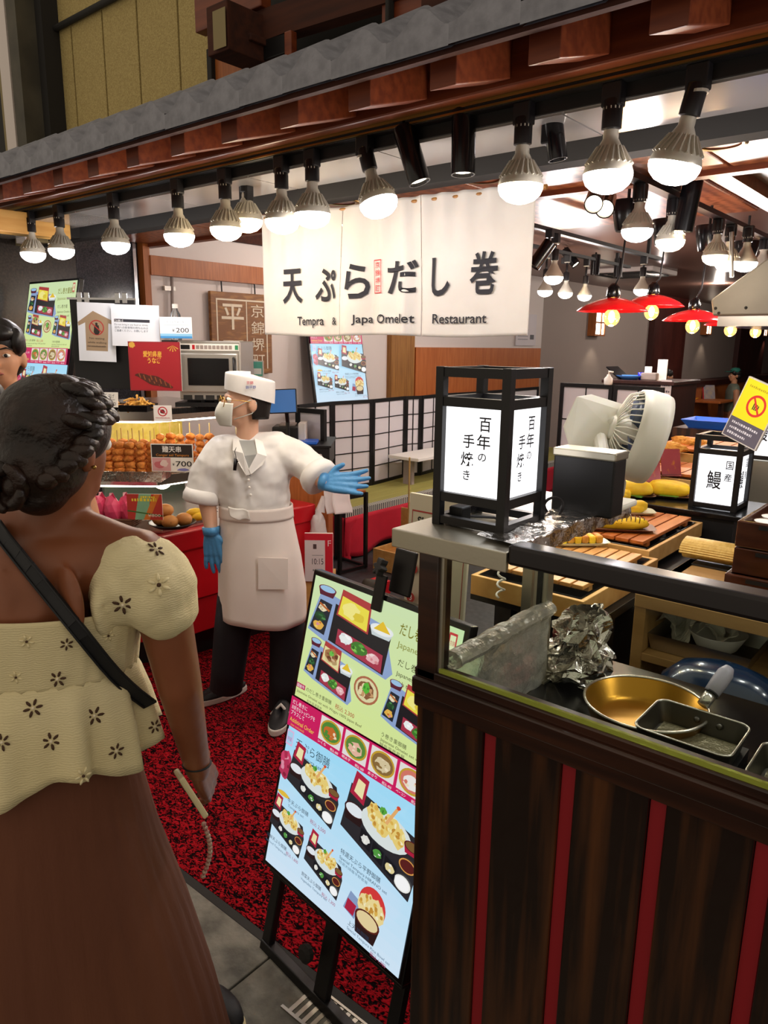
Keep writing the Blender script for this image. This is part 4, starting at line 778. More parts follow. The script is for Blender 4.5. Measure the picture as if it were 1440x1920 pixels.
for i in range(3):
    a, b = cuts[i]+.0015, cuts[i+1]-.0015; nn = 70
    def fn(u, v, a=a, b=b, i=i):
        x = a+(b-a)*u; zt = ntop(x); z = zt + (nz0 + .004*math.sin(x*9) - zt)*v; gap = .0
        if v > .45 and i == 2: x = x + .006*(1-u)*(v-.45)
        return (x, nfold(x, z), z)
    MB().grid(fn, nn, 40).build('panel', 'noren', nr, smooth=True, solid=.0015)
MB().tube([(nx0-.04, NY+.012, ntop(nx0)-.012), (nx1+.03, NY+.012, ntop(nx1)-.012)], .008, 10).build('rod', 'pillarwood', nr)
for x in (nx0+.02, (nx0+nx1)/2, nx1-.02): MB().tube([(x, NY+.012, ntop(x)-.012), (x, NY+.012, 2.275)], .003, 6).build('hanging_cord', 'cord', nr)
NB = lambda x, y, z: (x, nfold(x, y)-.006-z, y)
def npx(ch, x0, y0, x1, y1, col='#1b1a22', bold=.012, shear=0):
    a, b = P(x0, y1, Y=NY), P(x1, y0, Y=NY); p = Print(.00004); p.glyph_box(ch, a.x, a.z, b.x, b.z, col, bold, shear); p.build('brush_character' if len(ch) == 1 else 'printed_word', printmat('cloth_print', 0, .85), nr, None, bend=NB)
for ch, *r in (('天', 531, 503, 568, 570), ('ぷ', 594, 502, 632, 566), ('ら', 653, 493, 691, 561), ('だ', 727, 486, 784, 552), ('し', 809, 481, 846, 556), ('巻', 882, 469, 940, 553)): npx(ch, *r, bold=.022)
for s_, *r in (('Tempra', 559, 593, 609, 615), ('&', 623, 595, 635, 609), ('Japa', 664, 590, 695, 610), ('Omelet', 705, 588, 775, 606), ('Restaurant', 811, 587, 916, 607)): npx(s_, *r, bold=.01)
a, b = P(699, 550, Y=NY), P(716, 486, Y=NY); p = Print(.00004)
for q_ in ((a.x, a.z, b.x, a.z+.003), (a.x, b.z-.003, b.x, b.z), (a.x, a.z, a.x+.003, b.z), (b.x-.003, a.z, b.x, b.z)): p.rect(*q_, '#c0272f')
for k, ch in enumerate('京錦堺町'): hh = (b.z-a.z)/4.3; p.glyph_box(ch, a.x+.008, b.z-.006-(k+1)*hh+.004, b.x-.008, b.z-.008-k*hh, '#c0272f')
p.build('red_seal', printmat('cloth_print', 0, .85), nr, None, bend=NB)
# ================================================================ menu displays
SCREEN = printmat('screen_glow', .60, .3)
def bowl(p, x, y, r, rim, inside, sy=.62, h=.8, side=None):
    if side: p.poly([(x-r, y), (x-r*.75, y-r*h), (x+r*.75, y-r*h), (x+r, y)], side)
    p.ell(x, y, r, r*sy, rim, 20); p.ell(x, y, r*.86, r*sy*.84, inside, 18)
def heap(p, x, y, r, cols, seed, n=9, ry=None):
    q = random.Random(seed*7+1); ry = ry or r; p.blob(x, y, r*.92, cols[0], seed, ry=ry*.92)
    for k in range(n):
        a = q.random()*6.28; d = math.sqrt(q.random())*.72; p.blob(x+math.cos(a)*d*r, y+math.sin(a)*d*ry, r*q.uniform(.16, .34), cols[k % len(cols)], seed+k, 9, ry=ry*q.uniform(.14, .3))
def squash(fn, ky):
    def g(p, x, y, s, *a):
        n = len(p.v); fn(p, x, y, s, *a); p.v[n:] = [(q[0], y+(q[1]-y)*ky, q[2]) for q in p.v[n:]]
    return g
def omelet_set(p, x, y, s, seed=0, top='#efe04a'):
    q = lambda a, b: (x+a*s, y+b*s)
    p.poly([q(.0, .10), q(.22, .02), q(1.0, -.12), q(1.06, .0), q(.9, .62), q(.1, .8)], '#8ea6d0'); p.poly([q(.28, .06), q(.96, -.08), q(.98, .5), q(.30, .66)], '#15151c')
    p.poly([q(.02, .14), q(.22, .10), q(.26, .62), q(.10, .64)], '#1c2430')
    heap(p, *q(.13, .22), .08*s, ['#e6b24a', '#d98aa0', '#f0d070', '#c86a2a'], seed, 6); heap(p, *q(.14, .37), .08*s, ['#1f4a2a', '#2f6a3a', '#4a8a4a', '#173a20'], seed+2, 9); heap(p, *q(.15, .52), .065*s, ['#e8ddb8', '#c8b088', '#f4ecd8'], seed+3, 5); p.line(*q(.1, .58), *q(.24, .5), .03*s, '#b8642f')
    bowl(p, x+.17*s, y+.83*s, .115*s, '#6d1f38', '#9cc4e6', .5, 1.0, '#571830')
    p.poly([q(.33, .50), q(.73, .40), q(.72, .86), q(.36, .92)], '#b03a3a'); p.poly([q(.35, .52), q(.71, .43), q(.70, .75), q(.37, .82)], top); p.blob(*q(.5, .64), .12*s, '#f6ec8a' if top == '#efe04a' else '#d8c890', seed+30); p.blob(*q(.6, .58), .07*s, '#e0c83a' if top == '#efe04a' else '#b89a6a', seed+31)
    if top != '#efe04a': heap(p, *q(.53, .68), .15*s, ['#a8784a', '#8a5a3a', '#d8b890', '#6a3a24'], seed+9, 14); heap(p, *q(.53, .72), .06*s, ['#6cbf4a', '#4a9a34'], seed+8, 4)
    bowl(p, x+.87*s, y+.55*s, .13*s, '#e9eef0', '#f0f4f2', .62, .9, '#cdd8da'); p.poly([q(.78, .53), q(.87, .68), q(.97, .53)], '#e8c22e')
    p.poly([q(.38, .06), q(.94, -.06), q(.93, .20), q(.38, .30)], '#a8324a'); heap(p, *q(.49, .19), .09*s, ['#eef2f0', '#dfe6e8', '#ffffff'], seed+4, 6); heap(p, *q(.66, .14), .105*s, ['#3f7a2c', '#5aa83e', '#8ac858', '#2f6a24'], seed+5, 14); heap(p, *q(.83, .09), .085*s, ['#eab4b8', '#f4dcd8', '#d88a90'], seed+6, 8)
def tempura_set(p, x, y, s, seed=0):
    q = lambda a, b: (x+a*s, y+b*s)
    p.poly([q(.0, .12), q(.95, -.18), q(1.0, .30), q(.92, .55), q(.05, .70)], '#26262c'); p.poly([q(.05, .58), q(.25, .52), q(.27, .84), q(.09, .88)], '#b02040'); p.poly([q(.10, .62), q(.22, .58), q(.23, .78), q(.13, .80)], '#f2e7b0')
    bowl(p, x+.15*s, y+.40*s, .14*s, '#3a1418', '#e8eef4', .62, 1.1, '#241014'); p.ell(*q(.56, .42), .32*s, .21*s, '#dfe8e6', 22)
    for k in range(6): heap(p, x+(.38+.07*k)*s, y+(.48+.05*math.sin(k*2+seed))*s, .085*s, ['#ecd27a', '#e0b452', '#f4e8a8', '#c8923a', '#f8f0c8'], seed+k, 9, ry=.13*s)
    p.line(*q(.56, .5), *q(.66, .74), .035*s, '#e8b070'); p.blob(*q(.67, .76), .025*s, '#d84a30', seed); heap(p, *q(.50, .62), .05*s, ['#58a83e', '#3a7a2c', '#8ac858'], seed, 5); bowl(p, x+.90*s, y+.44*s, .10*s, '#5a1420', '#7a5a30', .6, 1, '#b01c3c'); bowl(p, x+.88*s, y+.20*s, .10*s, '#e0a050', '#5a1c1c', .8); bowl(p, x+.86*s, y-.02*s, .10*s, '#f0f0ea', '#ffffff', .9)
    for k, c in enumerate(('#e6e6e0', '#4f9a42', '#e8d8a0')): p.poly([q(.28+.17*k, .10-.055*k), q(.43+.17*k, .05-.055*k), q(.43+.17*k, .22-.055*k), q(.28+.17*k, .27-.055*k)], '#10141c'); heap(p, x+(.355+.17*k)*s, y+(.16-.055*k)*s, .06*s, [c, '#f4f4ec', c], seed+k, 5)
def menu(p, W, H):
    n = 14
    for k in range(n):
        f = k/n; p.rect(0, H*.585+k*H*.415/n, W, H*.585+(k+1)*H*.415/n+.0001, [(.80-.05*f)**1.6, (.90-.03*f)**1.6, (.50+.12*f)**1.6])
    for k in range(n):
        f = k/n; p.rect(0, k*H*.485/n, W, (k+1)*H*.485/n+.0001, [(.78-.25*f)**1.6, (.90-.06*f)**1.6, (1.0)])
    T = lambda s, u, v, sz, c, w=None, b=0: p.text(s, u*W, v*H, sz*H, c, width=w*W if w else None, bold=b)
    squash(omelet_set, .52)(p, .01*W, .80*H, .6*W, 1)
    T('だし巻き重御膳', .645, .925, .04, '#7d7a1c', .33, .01); T('Japanese omelet', .645, .885, .026, '#8a8c34', .33); T('だし巻き重', .67, .835, .024, '#3c3c14', .2); T('Japanese Omelet set', .67, .805, .018, '#3c3c14', .3); T('with thick egg roll', .67, .78, .018, '#3c3c14', .25); T('高湯蛋巻套餐', .67, .755, .016, '#5a5a30', .2)
    p.rect(.93*W, .93*H, .975*W, .985*H, '#c8303a'); p.rect(.937*W, .937*H, .968*W, .978*H, '#e8ecc0'); p.text('京錦', .939*W, .95*H, .016*H, '#c8303a', width=.028*W)
    squash(omelet_set, .66)(p, .04*W, .665*H, .36*W, 20, '#e8dca0'); bowl(p, .51*W, .72*H, .085*W, '#b06a4a', '#e0d8a8', .75, .5, '#c8b890'); heap(p, .51*W, .72*H, .062*W, ['#8a5a3a', '#6a3a24', '#c89a6a', '#e8d8a8'], 3, 16, ry=.045*W); heap(p, .51*W, .728*H, .028*W, ['#58b83a', '#3a8a2c'], 4, 5); squash(omelet_set, .66)(p, .63*W, .655*H, .36*W, 40)
    p.rect(.02*W, .622*H, .09*W, .638*H, '#c02860'); T('国産牛', .025, .625, .012, '#fff', .06); T('のだし巻き重御膳', .1, .625, .015, '#2c2c10', .2); T('税込 2,300', .33, .622, .018, '#b02a20', .14); T('Japanese Omelet set with Wagyu 100% Japan Beef', .03, .607, .012, '#4a3a20', .5); T('和牛高湯蛋巻', .12, .592, .010, '#6a6a50', .12)
    T('う巻き重御膳', .66, .618, .015, '#2c2c10', .16); T('Japanese Omelet set with eel', .66, .604, .012, '#3c3c20', .3); T('鰻魚蛋巻套餐', .66, .591, .010, '#6a6a50', .16)
    p.rect(0, .485*H, W, .585*H, '#d0155f')
    T('だし巻きに', .015, .563, .016, '#fff', .12); T('お好きなトッピングを', .015, .545, .016, '#fff', .19); T('プラスして', .015, .527, .016, '#fff', .11); T('Additinal Order', .015, .503, .02, '#f6d84a', .2); T('(tax included)', .03, .490, .010, '#f6b84a', .11)
    for k, (c1, c2, nm, pr) in enumerate((('#c86a2a', '#4f8a36', 'いくら', '税込 600'), ('#e8b8a0', '#5a8a3a', '明太子', '税込 500'), ('#d8c8a0', '#8a6a3a', 'あさり', '税込 450'), ('#f0ece8', '#d87a6a', 'ベーコン', '税込 400'))):
        u = .25+.185*k; p.rect(u*W, .503*H, (u+.165)*W, .58*H, '#e8e4e0'); p.ell((u+.083)*W, .542*H, .078*W, .036*H, '#c8a030', 22); p.ell((u+.083)*W, .542*H, .068*W, .030*H, c2, 20); heap(p, (u+.083)*W, .538*H, .055*W, [c1, c1, '#f0e0c0', c2], k+3, 14, ry=.022*H)
        T(nm, u+.005, .492, .010, '#fff', .06); T(pr, u+.1, .489, .010, '#fff', .06)
    p.rect(.02*W, .425*H, .075*W, .475*H, '#e8b8e0'); p.rect(.026*W, .43*H, .069*W, .47*H, '#aad8f4'); p.text('特選', .03*W, .44*H, .015*H, '#d040a0', width=.034*W)
    T('天ぷら御膳', .10, .435, .035, '#3a5a68', .27); T('Tempura set', .13, .41, .02, '#4a6a80', .19)
    heap(p, .05*W, .375*H, .05*W, ['#d0406a', '#e8a0b0', '#b02a50'], 3, 10); heap(p, .055*W, .345*H, .055*W, ['#b83058', '#e090a8', '#8a1c3c'], 4, 10); squash(tempura_set, .70)(p, .08*W, .295*H, .40*W, 1); squash(tempura_set, .74)(p, .52*W, .272*H, .50*W, 20)
    p.blob(.09*W, .268*H, .05*W, '#e8c040', 6, ry=.008*H); T('牛天ぷら御膳', .13, .255, .016, '#2a3a50', .17); T('Tempura set', .14, .24, .012, '#4a6a88', .13); T('税込 2,500', .32, .243, .016, '#b04a70', .12)
    T('特選天ぷら平野御膳', .56, .225, .018, '#1c2c40', .27); T('Special Tempura HIRANO set', .56, .208, .013, '#3a5a70', .32); T('特選天婦羅平野套餐', .56, .195, .010, '#6a8aa0', .2)
    squash(tempura_set, .78)(p, .02*W, .135*H, .28*W, 40); squash(tempura_set, .78)(p, .33*W, .11*H, .28*W, 60)
    T('海鮮天ぷら御膳', .03, .108, .014, '#2a3a50', .17); T('税込 1,600', .2, .098, .014, '#b04a70', .1); T('Seafood Tempura set', .03, .092, .011, '#4a6a88', .18)
    T('野菜天ぷら御膳', .34, .078, .014, '#2a3a50', .15); T('税込 1,300', .5, .068, .014, '#b04a70', .1); T('Vegetable Tempura set', .34, .063, .011, '#4a6a88', .2)
    p.ell(.82*W, .155*H, .085*W, .05*H, '#d83a3a', 26); p.poly([(.65*W, .09*H), (.73*W, .08*H), (.75*W, .14*H), (.68*W, .15*H)], '#8aa0c8'); p.poly([(.66*W, .09*H), (.72*W, .085*H), (.73*W, .12*H), (.67*W, .125*H)], '#b02040')
    for k in range(5): heap(p, (.77+.025*k)*W, (.145+.01*(k % 2))*H, .04*W, ['#f0dc9a', '#e0b452', '#f8f0c8', '#c8923a'], k, 8, ry=.03*H)
    bowl(p, .81*W, .105*H, .08*W, '#5a2018', '#e8d4a0', .5, 1, '#2a1416'); T('上天丼御膳', .70, .055, .016, '#2a3a50', .14); T('Special Tempura Rice Bowl set', .70, .04, .012, '#4a6a88', .28); T('税込 1,980', .86, .025, .014, '#b04a70', .1)
def display(name, label, BL, u, v, W, H, bez=.014, thick=.03, stand=None):
    BL = Vector(BL); t = thing(name, label, 'display', (BL.x, BL.y, 0)); M = plane(BL, u, v)
    MB().box((-bez, -bez, -thick), (W+bez, H+bez, -.001), M).build('housing', 'blackgloss', t, bevel=.004)
    p = Print(.00003); menu(p, W, H); p.build('screen', SCREEN, t, M); return t, M
ang = math.radians(7); du = Vector((math.cos(ang), -math.sin(ang), 0)); BLm = P(498, 1612, Y=1.15); TLm = P(590, 1077, Y=1.332)
dsp, DM = display('menu_display', 'tall glowing food menu display standing at the stall corner', BLm, du, TLm-BLm, .525, (TLm-BLm).length)
HD = (TLm-BLm).length
def dbar(a, b, w, h, name, zoff=-.045): # bar in the plane of the display, behind it
    MB().beam(DM @ Vector((a[0], a[1], zoff)), DM @ Vector((b[0], b[1], zoff)), w, h, up=DM.to_3x3() @ Vector((0, 0, 1))).build(name, 'black', dsp, bevel=.003)
lz_ = -(BLm.z-.016)/DM[2][1]
for x in (.02, .505): dbar((x, lz_), (x, HD*.6), .035, .022, 'upright')
dbar((.003, lz_), (.522, lz_), .03, .03, 'bottom_bar'); dbar((.0, -.022), (.525, -.022), .03, .02, 'lower_bracket', -.03); dbar((.26, lz_), (.26, .1), .05, .02, 'centre_post')
kn = DM @ Vector((.215, lz_*.55, -.02)); lathe_axis([(.012, 0), (.022, .006), (.024, .02), (.014, .028)], kn, DM.to_3x3() @ Vector((0, 0, 1)), 12).build('knob', 'rubber', dsp)
for x in (.02, .505):
    a = DM @ Vector((x, HD*.55, -.05)); MB().beam(a, (a.x+.03, a.y+.28, .016), .03, .02).build('rear_leg', 'black', dsp)
c0 = DM @ Vector((.235, HD-.005, -.02)); MB().beam(DM @ Vector((.25, HD-.03, .004)), DM @ Vector((.25, HD+.06, .004)), .035, .008, up=DM.to_3x3() @ Vector((0, 0, 1))).build('clamp', 'black', dsp, bevel=.002)
MB().beam(DM @ Vector((.285, HD+.02, -.03)), DM @ Vector((.285, HD+.13, -.03)), .07, .012, up=DM.to_3x3() @ Vector((0, 0, 1))).build('clamp_plate', 'black', dsp, bevel=.004)
kc = DM @ Vector((.245, HD+.075, .0)); kz = DM.to_3x3() @ Vector((-.3, .2, 1))
mb = MB(); pts = []
for k in range(24): a = k*2*math.pi/24; r = .019+.006*math.cos(a*6); pts.append((r*math.cos(a), r*math.sin(a)))
mb.prism(pts, 0, .018, Matrix.Translation(kc) @ kz.to_track_quat('Z', 'Y').to_matrix().to_4x4()); mb.build('star_knob', 'rubber', dsp, bevel=.002)
# display at the left end of the entrance and the one inside
Y0 = 1.98; blp = P(30, 760, Y=Y0); lo_, hi_ = 0.0, .8
for _ in range(40):      # how far the screen leans back, from its slanting edge
    md_ = (lo_+hi_)/2
    if P(56, 533, Y=Y0+md_).x < blp.x: hi_ = md_
    else: lo_ = md_
tlp = P(56, 533, Y=Y0+lo_); trp = P(146, 529, Y=Y0+lo_); dl, DL = display('menu_display', 'glowing menu display behind the customers at the far left', blp-(tlp-blp)*.25, Vector((1, 0, 0)), (tlp-blp), trp.x-tlp.x, (tlp-blp).length*1.25)
MB().beam(DL @ Vector((.1, .05, -.03)), (blp.x+.1, blp.y+.05, .001), .05, .03).build('stand_post', 'black', dl); MB().box((blp.x, blp.y-.12, .001), (blp.x+.25, blp.y+.2, .015)).build('stand_foot', 'black', dl)
brp, blp2 = P(690, 740, X=-4.52), P(594, 752, X=-4.52); tl2 = P(577, 640, X=-4.60); v2 = (tl2-blp2)
bl3 = blp2 - v2*.05; display('menu_display', 'glowing menu display leaning at the wall beneath the noren', bl3, Vector((0, 1, 0)), v2, .66, 1.05)
# ================================================================ left side: red counter, showcase, register, tatami bench
FH = Vector((FW.x, FW.y, 0)).normalized()
def PH(x, y, D):      # pixel to a point at the horizontal distance D along the heading
    d = P(x, y, D=1.0)-EYE; return EYE + d*(D/d.dot(FH))
def facing(x0, y1, D): return plane(PH(x0, y1, D), RT, (0, 0, 1))          # plane turned to the street corner, origin at its lower left
def size(x0, y0, x1, y1, D):
    a, b = PH(x0, y1, D), PH(x1, y0, D); return (b-a).dot(RT), (PH(x0, y0, D)-a).z
mat('redpaint', '#c00d1c', .4, coat=.15); mat('redpaint2', '#a80a18', .45); mat('pinkwrap', '#e0476e', .35, trans=.1, bump=.5, bscale=20); mat('basket', '#4a2a18', .6, col2='#6a4024', scale=60, stretch=(1, 1, 4)); mat('bun', '#c98e4c', .55, col2='#a8682c', scale=10); mat('frybatter', '#d98a3a', .7, col2='#b9601c', scale=60, bump=.9, bscale=60); mat('stick', '#e0c27a', .6); mat('acrylic', '#ffffff', .03, trans=1, ior=1.08, spec=.2); mat('showsteel', '#c4bdb4', .22, .9)
RX = -3.0
cB = P(305, 1004, X=RX); cA = P(592, 946, X=RX); zT = (cA.z+cB.z)/2
lf = Vector((-.768, -.641, 0)); pts0 = [(RX, cA.y), (RX, cB.y), (RX+lf.x*.78, cB.y+lf.y*.78), (-3.8, 1.70), (-3.8, 2.35), (-3.5, cA.y)]
def inset(p, d):
    c = Vector((sum(a for a, b in p)/len(p), sum(b for a, b in p)/len(p))); return [tuple(Vector(q)+(c-Vector(q)).normalized()*d) for q in p]
rc = thing('red_counter', 'bright red angular counter under the heated showcase', 'counter', (-3.6, 2.3, 0))
MB().prism(inset(pts0, .03), .36, zT-.10).build('upper_body', 'redpaint', rc, bevel=.006); MB().prism(inset(pts0, .05), .17, .355).build('lower_body', 'redpaint2', rc, bevel=.004); MB().prism(inset(pts0, .2), .001, .17).build('plinth', 'black', rc); MB().prism(pts0, zT-.10, zT).build('top_slab', 'redpaint', rc, bevel=.008)
# glass showcase in two tiers, cut to the same plan but shorter
def zat(y, x=300, X=RX-.06): return P(x, y, X=X).z
z1, z2, z3, z4, z5 = zT, zat(975), zat(912), zat(893), zat(790)
z6 = zat(766)
ysE = P(430, 900, X=RX-.06).y+.10
def plan(d, ye): return inset([(RX-.05, ye), (RX-.05, cB.y+.03), (RX-.05+lf.x*.62, cB.y+.03+lf.y*.62), (-3.72, 1.72), (-3.72, ye)], d)
sc_ = thing('heated_showcase', 'steel and glass heated showcase of fried food on the red counter', 'showcase', (-3.4, 2.2, zT))
MB().prism(plan(0, ysE), z1, z2).build('steel_base', 'showsteel', sc_, bevel=.003); MB().prism(plan(.03, ysE), z3, z4).build('middle_shelf', 'showsteel', sc_, bevel=.003); MB().prism(plan(.02, ysE), z5, z6).build('canopy', 'showsteel', sc_, bevel=.004)
mat('yellowback', '#c9b64a', .5, col2='#d8c870', scale=30); mat('greenback', '#3a4a40', .3)
MB().box((-3.62, cB.y+.05, z4), (-3.60, ysE, z5)).build('back_panel', 'yellowback', sc_); MB().box((-3.62, cB.y+.05, z2), (-3.60, ysE, z3)).build('back_panel', 'greenback', sc_)
for (x, y) in ((RX-.07, ysE-.02), (-3.70, ysE-.03)): MB().box((x-.012, y-.012, z2), (x+.012, y+.012, z5)).build('post', 'showsteel', sc_)
mat('stripglow', '#fff4e0', .5, emit=7, ecol=(1, .92, .75)); pl = plan(.07, ysE)
for a, b, zz in ((pl[0], pl[1], z3-.006), (pl[1], pl[2], z3-.006), (pl[0], pl[1], z5-.006), (pl[1], pl[2], z5-.006)): MB().beam((a[0], a[1], zz), (b[0], b[1], zz), .018, .01).build('light_strip', 'stripglow', sc_)
light('strip_light', sc_, (-3.3, 2.25, z5-.02), 2.2, (1, .85, .6), .05); light('strip_light', sc_, (-3.3, 2.15, z3-.02), 1.4, (1, .88, .7), .05)
va, vb = Vector(plan(.018, ysE)[1]+(0,)), Vector(plan(.018, ysE)[0]+(0,)); vd = (vb-va)/60
for k in range(2, 58): p_ = va+vd*k; MB().cbox((p_.x+.002, p_.y, (z5+z6)/2+.012), (.004, .006, (z6-z5)*.45)).build('vent_slot', 'black', sc_)
vb2 = Vector(plan(.018, ysE)[2]+(0,)); vd2 = (vb2-va)/30
for k in range(3, 28): p_ = va+vd2*k; MB().beam(p_+Vector((.006, -.006, z5+.03)), p_+Vector((.006, -.006, z6-.012)), .006, .006).build('vent_slot', 'black', sc_)
# skewers
def skewer(label, loc, rz, proto=[None]):
    if proto[0] is None:
        t = thing('fried_skewer', label, 'skewer', (0, 0, 0), 0, 'fried skewers in the showcase')
        MB().tube([(0, 0, .004), (0, 0, .215)], .0028, 6).build('stick', 'stick', t)
        for k in range(5): MB().blob((.004*math.sin(k*2), 0, .026+k*.030), .027, 2, .45, 3.5, k, (1.05, .85, .72)).build('fried_chunk', 'frybatter', t, smooth=True)
        proto[0] = t; t.location = loc; t.rotation_euler = (0, 0, rz); return t
    return dup(proto[0], loc, rz, label)
ns = 0
for row in range(2):
    for i in range(5):
        c = P(203+i*20.5 + row*7, 871-row*8, D=3.42+row*.09); c.z = z4+.016
        skewer('fried skewer %s in the left foil tray, %s row' % (['nearest the long haired customer', 'second from the customer', 'third from the customer', 'fourth from the customer', 'beside the price sign'][i], ['front', 'back'][row]), c, rr.random()*6)
for i in range(6):
    c = P(302+i*18.5, 852-i*1.0, D=3.72+.05*(i % 2)); c.z = z4+.016
    skewer('fried skewer in the right foil tray, %s behind the price sign' % ORD[i], c, rr.random()*6)
def tray(name, label, c, ax, a, b, h, m, cat='tray'):
    t = thing(name, label, cat, c); M = Matrix.Translation(c) @ Matrix.Rotation(ax, 4, 'Z'); mb = MB()
    mb.add([(-a*.93, -b*.9, .002), (a*.93, -b*.9, .002), (a*.93, b*.9, .002), (-a*.93, b*.9, .002), (-a, -b, h), (a, -b, h), (a, b, h), (-a, b, h)], [(0,1,2,3),(0,4,5,1),(1,5,6,2),(2,6,7,3),(3,7,4,0)], M); mb.build('pan', m, t, solid=.003); return t
aR = math.atan2(RT.y, RT.x)
c = P(250, 880, D=3.44); c.z = z4+.001; tray('foil_tray', 'foil lined tray under the left skewers', c, aR, .16, .085, .05, 'foil')
c = P(348, 860, D=3.74); c.z = z4+.001; tray('foil_tray', 'foil lined tray under the right skewers', c, aR, .16, .08, .045, 'foil')
# signs of the showcase
def card(name, label, x0, y0, x1, y1, D, draw, thick=.004, m=None, cat='price sign', lean=0, back='paperwhite'):
    W, Hh = size(x0, y0, x1, y1, D); M = facing(x0, y1, D) @ Matrix.Rotation(-lean, 4, 'X'); t = thing(name, label, cat, M.translation)
    MB().box((0, 0, -thick), (W, Hh, -.0002), M).build('board', back, t); p = Print(.00008); draw(p, W, Hh); p.build('print', m or printmat('paper_print'), t, M); return t
def d700(p, W, H):
    p.rect(.02*W, .52*H, .98*W, .97*H, '#2c2420'); p.text('鱧天串', .27*W, .72*H, .03, '#f4f0ea', width=.45*W, bold=.01); p.text('はも', .27*W, .89*H, .008, '#f4f0ea', width=.1*W); p.text('Conger eel Tempura', .12*W, .56*H, .016, '#d98a2a', width=.78*W)
    p.rect(.02*W, .03*H, .46*W, .50*H, '#d8a0a0'); p.blob(.2*W, .25*H, .14*W, '#c86a70', 1, ry=.14*H); p.blob(.3*W, .3*H, .09*W, '#e8d0c8', 2); p.text('¥', .5*W, .22*H, .018, '#333'); p.text('700', .58*W, .2*H, .034, '#2a2a2a', width=.38*W, bold=.008); p.blob(.75*W, .08*H, .15*W, '#8a8ac8', 4, ry=.05*H)
card('price_sign', 'acrylic price sign of seven hundred yen before the skewers', 285, 832, 361, 884, 3.34, d700)
def d800(p, W, H):
    p.rect(0, 0, W, H, '#b8352a'); p.poly([(.2*W, 0), (.55*W, 0), (.7*W, H), (.35*W, H)], '#7fb08a'); p.poly([(.45*W, 0), (.62*W, 0), (.95*W, H), (.78*W, H)], '#d8782a'); p.line(0, .35*H, W, .15*H, .05*H, '#3a6a2a'); p.ticks(.14*W, .72*H, .7*W, .016, '#e8d23a', 4); p.ticks(.4*W, .85*H, .4*W, .010, '#e8d23a', 5); p.text('¥800', .58*W, .12*H, .018, '#f4e8d8', width=.36*W)
card('price_sign', 'orange and red price sign of eight hundred yen among the buns', 240, 926, 303, 974, 3.22, d800)
def dtouch(p, W, H):
    p.rect(0, 0, W, H, '#f2ece8'); p.ring(.5*W, .62*H, .21*W, .27*W, '#c8303a'); p.blob(.5*W, .62*H, .13*W, '#6a2028', 2); p.line(.33*W, .76*H, .67*W, .48*H, .05*W, '#c8303a'); p.ticks(.1*W, .2*H, .8*W, .004, '#c86a70', 2)
card('no_touch_sign', 'small white do not touch sign on the showcase canopy', 289, 760, 321, 790, 3.27, dtouch, cat='sign')
def d500(p, W, H):
    p.rect(0, 0, W, H, '#f4efec'); p.rect(0, .72*H, W, H, '#d0203a'); p.text('NET 5', .5*W, .78*H, .02, '#f0d040', width=.4*W); p.text('だし巻', .08*W, .45*H, .035, '#222', width=.6*W); p.text('¥', .12*W, .15*H, .02, '#d0203a', bold=.01); p.text('500', .32*W, .1*H, .04, '#d0203a', width=.5*W, bold=.02)
card('price_sign', 'white and red price sign leaning beside the cook', 395, 925, 447, 988, 3.62, d500, lean=.25)
# pink packs, basket, buns
c = P(203, 955, D=3.40); c.z = z2+.001; t = thing('wicker_basket', 'brown wicker basket with pink wrapped packs', 'basket', c); M = Matrix.Translation(c) @ Matrix.Rotation(aR, 4, 'Z')
for k in range(6): z = .006+k*.0105; a, b = .12+.003*k, .08+.003*k; MB().tube([M @ Vector(q) for q in ((-a, -b, z), (a, -b, z), (a, b, z), (-a, b, z), (-a, -b, z))], .0055, 6).build('weave', 'basket', t, smooth=True)
MB().box((-.115, -.078, 0), (.115, .078, .006), M).build('bottom', 'basket', t)
for i in range(4):
    c2 = M @ Vector((-.085+.056*i, -.02+.02*(i % 2), .085)); t = thing('pink_pack', ['first pink wrapped pack in the basket', 'second pink wrapped pack in the basket', 'third pink wrapped pack in the basket', 'fourth pink wrapped pack, beside the orange sign'][i], 'food pack', c2, group='pink wrapped packs')
    MB().blob((c2.x, c2.y, c2.z), .045, 2, .25, 2, i, (1, .9, 1.5)).build('pack', 'pinkwrap', t); MB().add([tuple(c2 + Vector(v)) for v in ((-.025, 0, .05), (.03, .01, .045), (.012, 0, .085), (-.035, .01, .075))], [(0, 1, 2, 3)]).build('wrap_corner', 'pinkwrap', t, solid=.001)
c = P(322, 955, D=3.44); c.z = z2+.001; t = thing('bun_tray', 'dark oval tray of buns in the showcase', 'tray', c); MB().lathe([(.08, 0), (.11, .02), (.105, .021), (.078, .004), (.001, .004)], 30, Matrix.Translation(c)).build('tray', 'black', t, smooth=True)
for i, (dx, dz, lb) in enumerate(((-.055, .035, 'left bun on the dark tray'), (0, .03, 'front bun with a brown stamp on the dark tray'), (.055, .033, 'right bun on the dark tray'), (-.03, .075, 'bun on top of the other buns'))):
    cb = c + RT*dx + Vector((0, 0, dz)) - FH*(.04 if i == 1 else .0); t = thing('bun', lb, 'bun', cb, group='buns on the dark tray'); MB().blob(tuple(cb), .037, 3, .05, 1, i, (1.05, 1.05, .85)).build('crumb', 'bun', t, smooth=True)
    if i == 1: p = Print(); p.ticks(0, 0, .036, .008, '#4a2410', 2); p.build('stamp', printmat('paper_print'), t, plane(cb - FH*.0345 - RT*.018 + Vector((0, 0, .0)), RT, (0, 0, 1)))
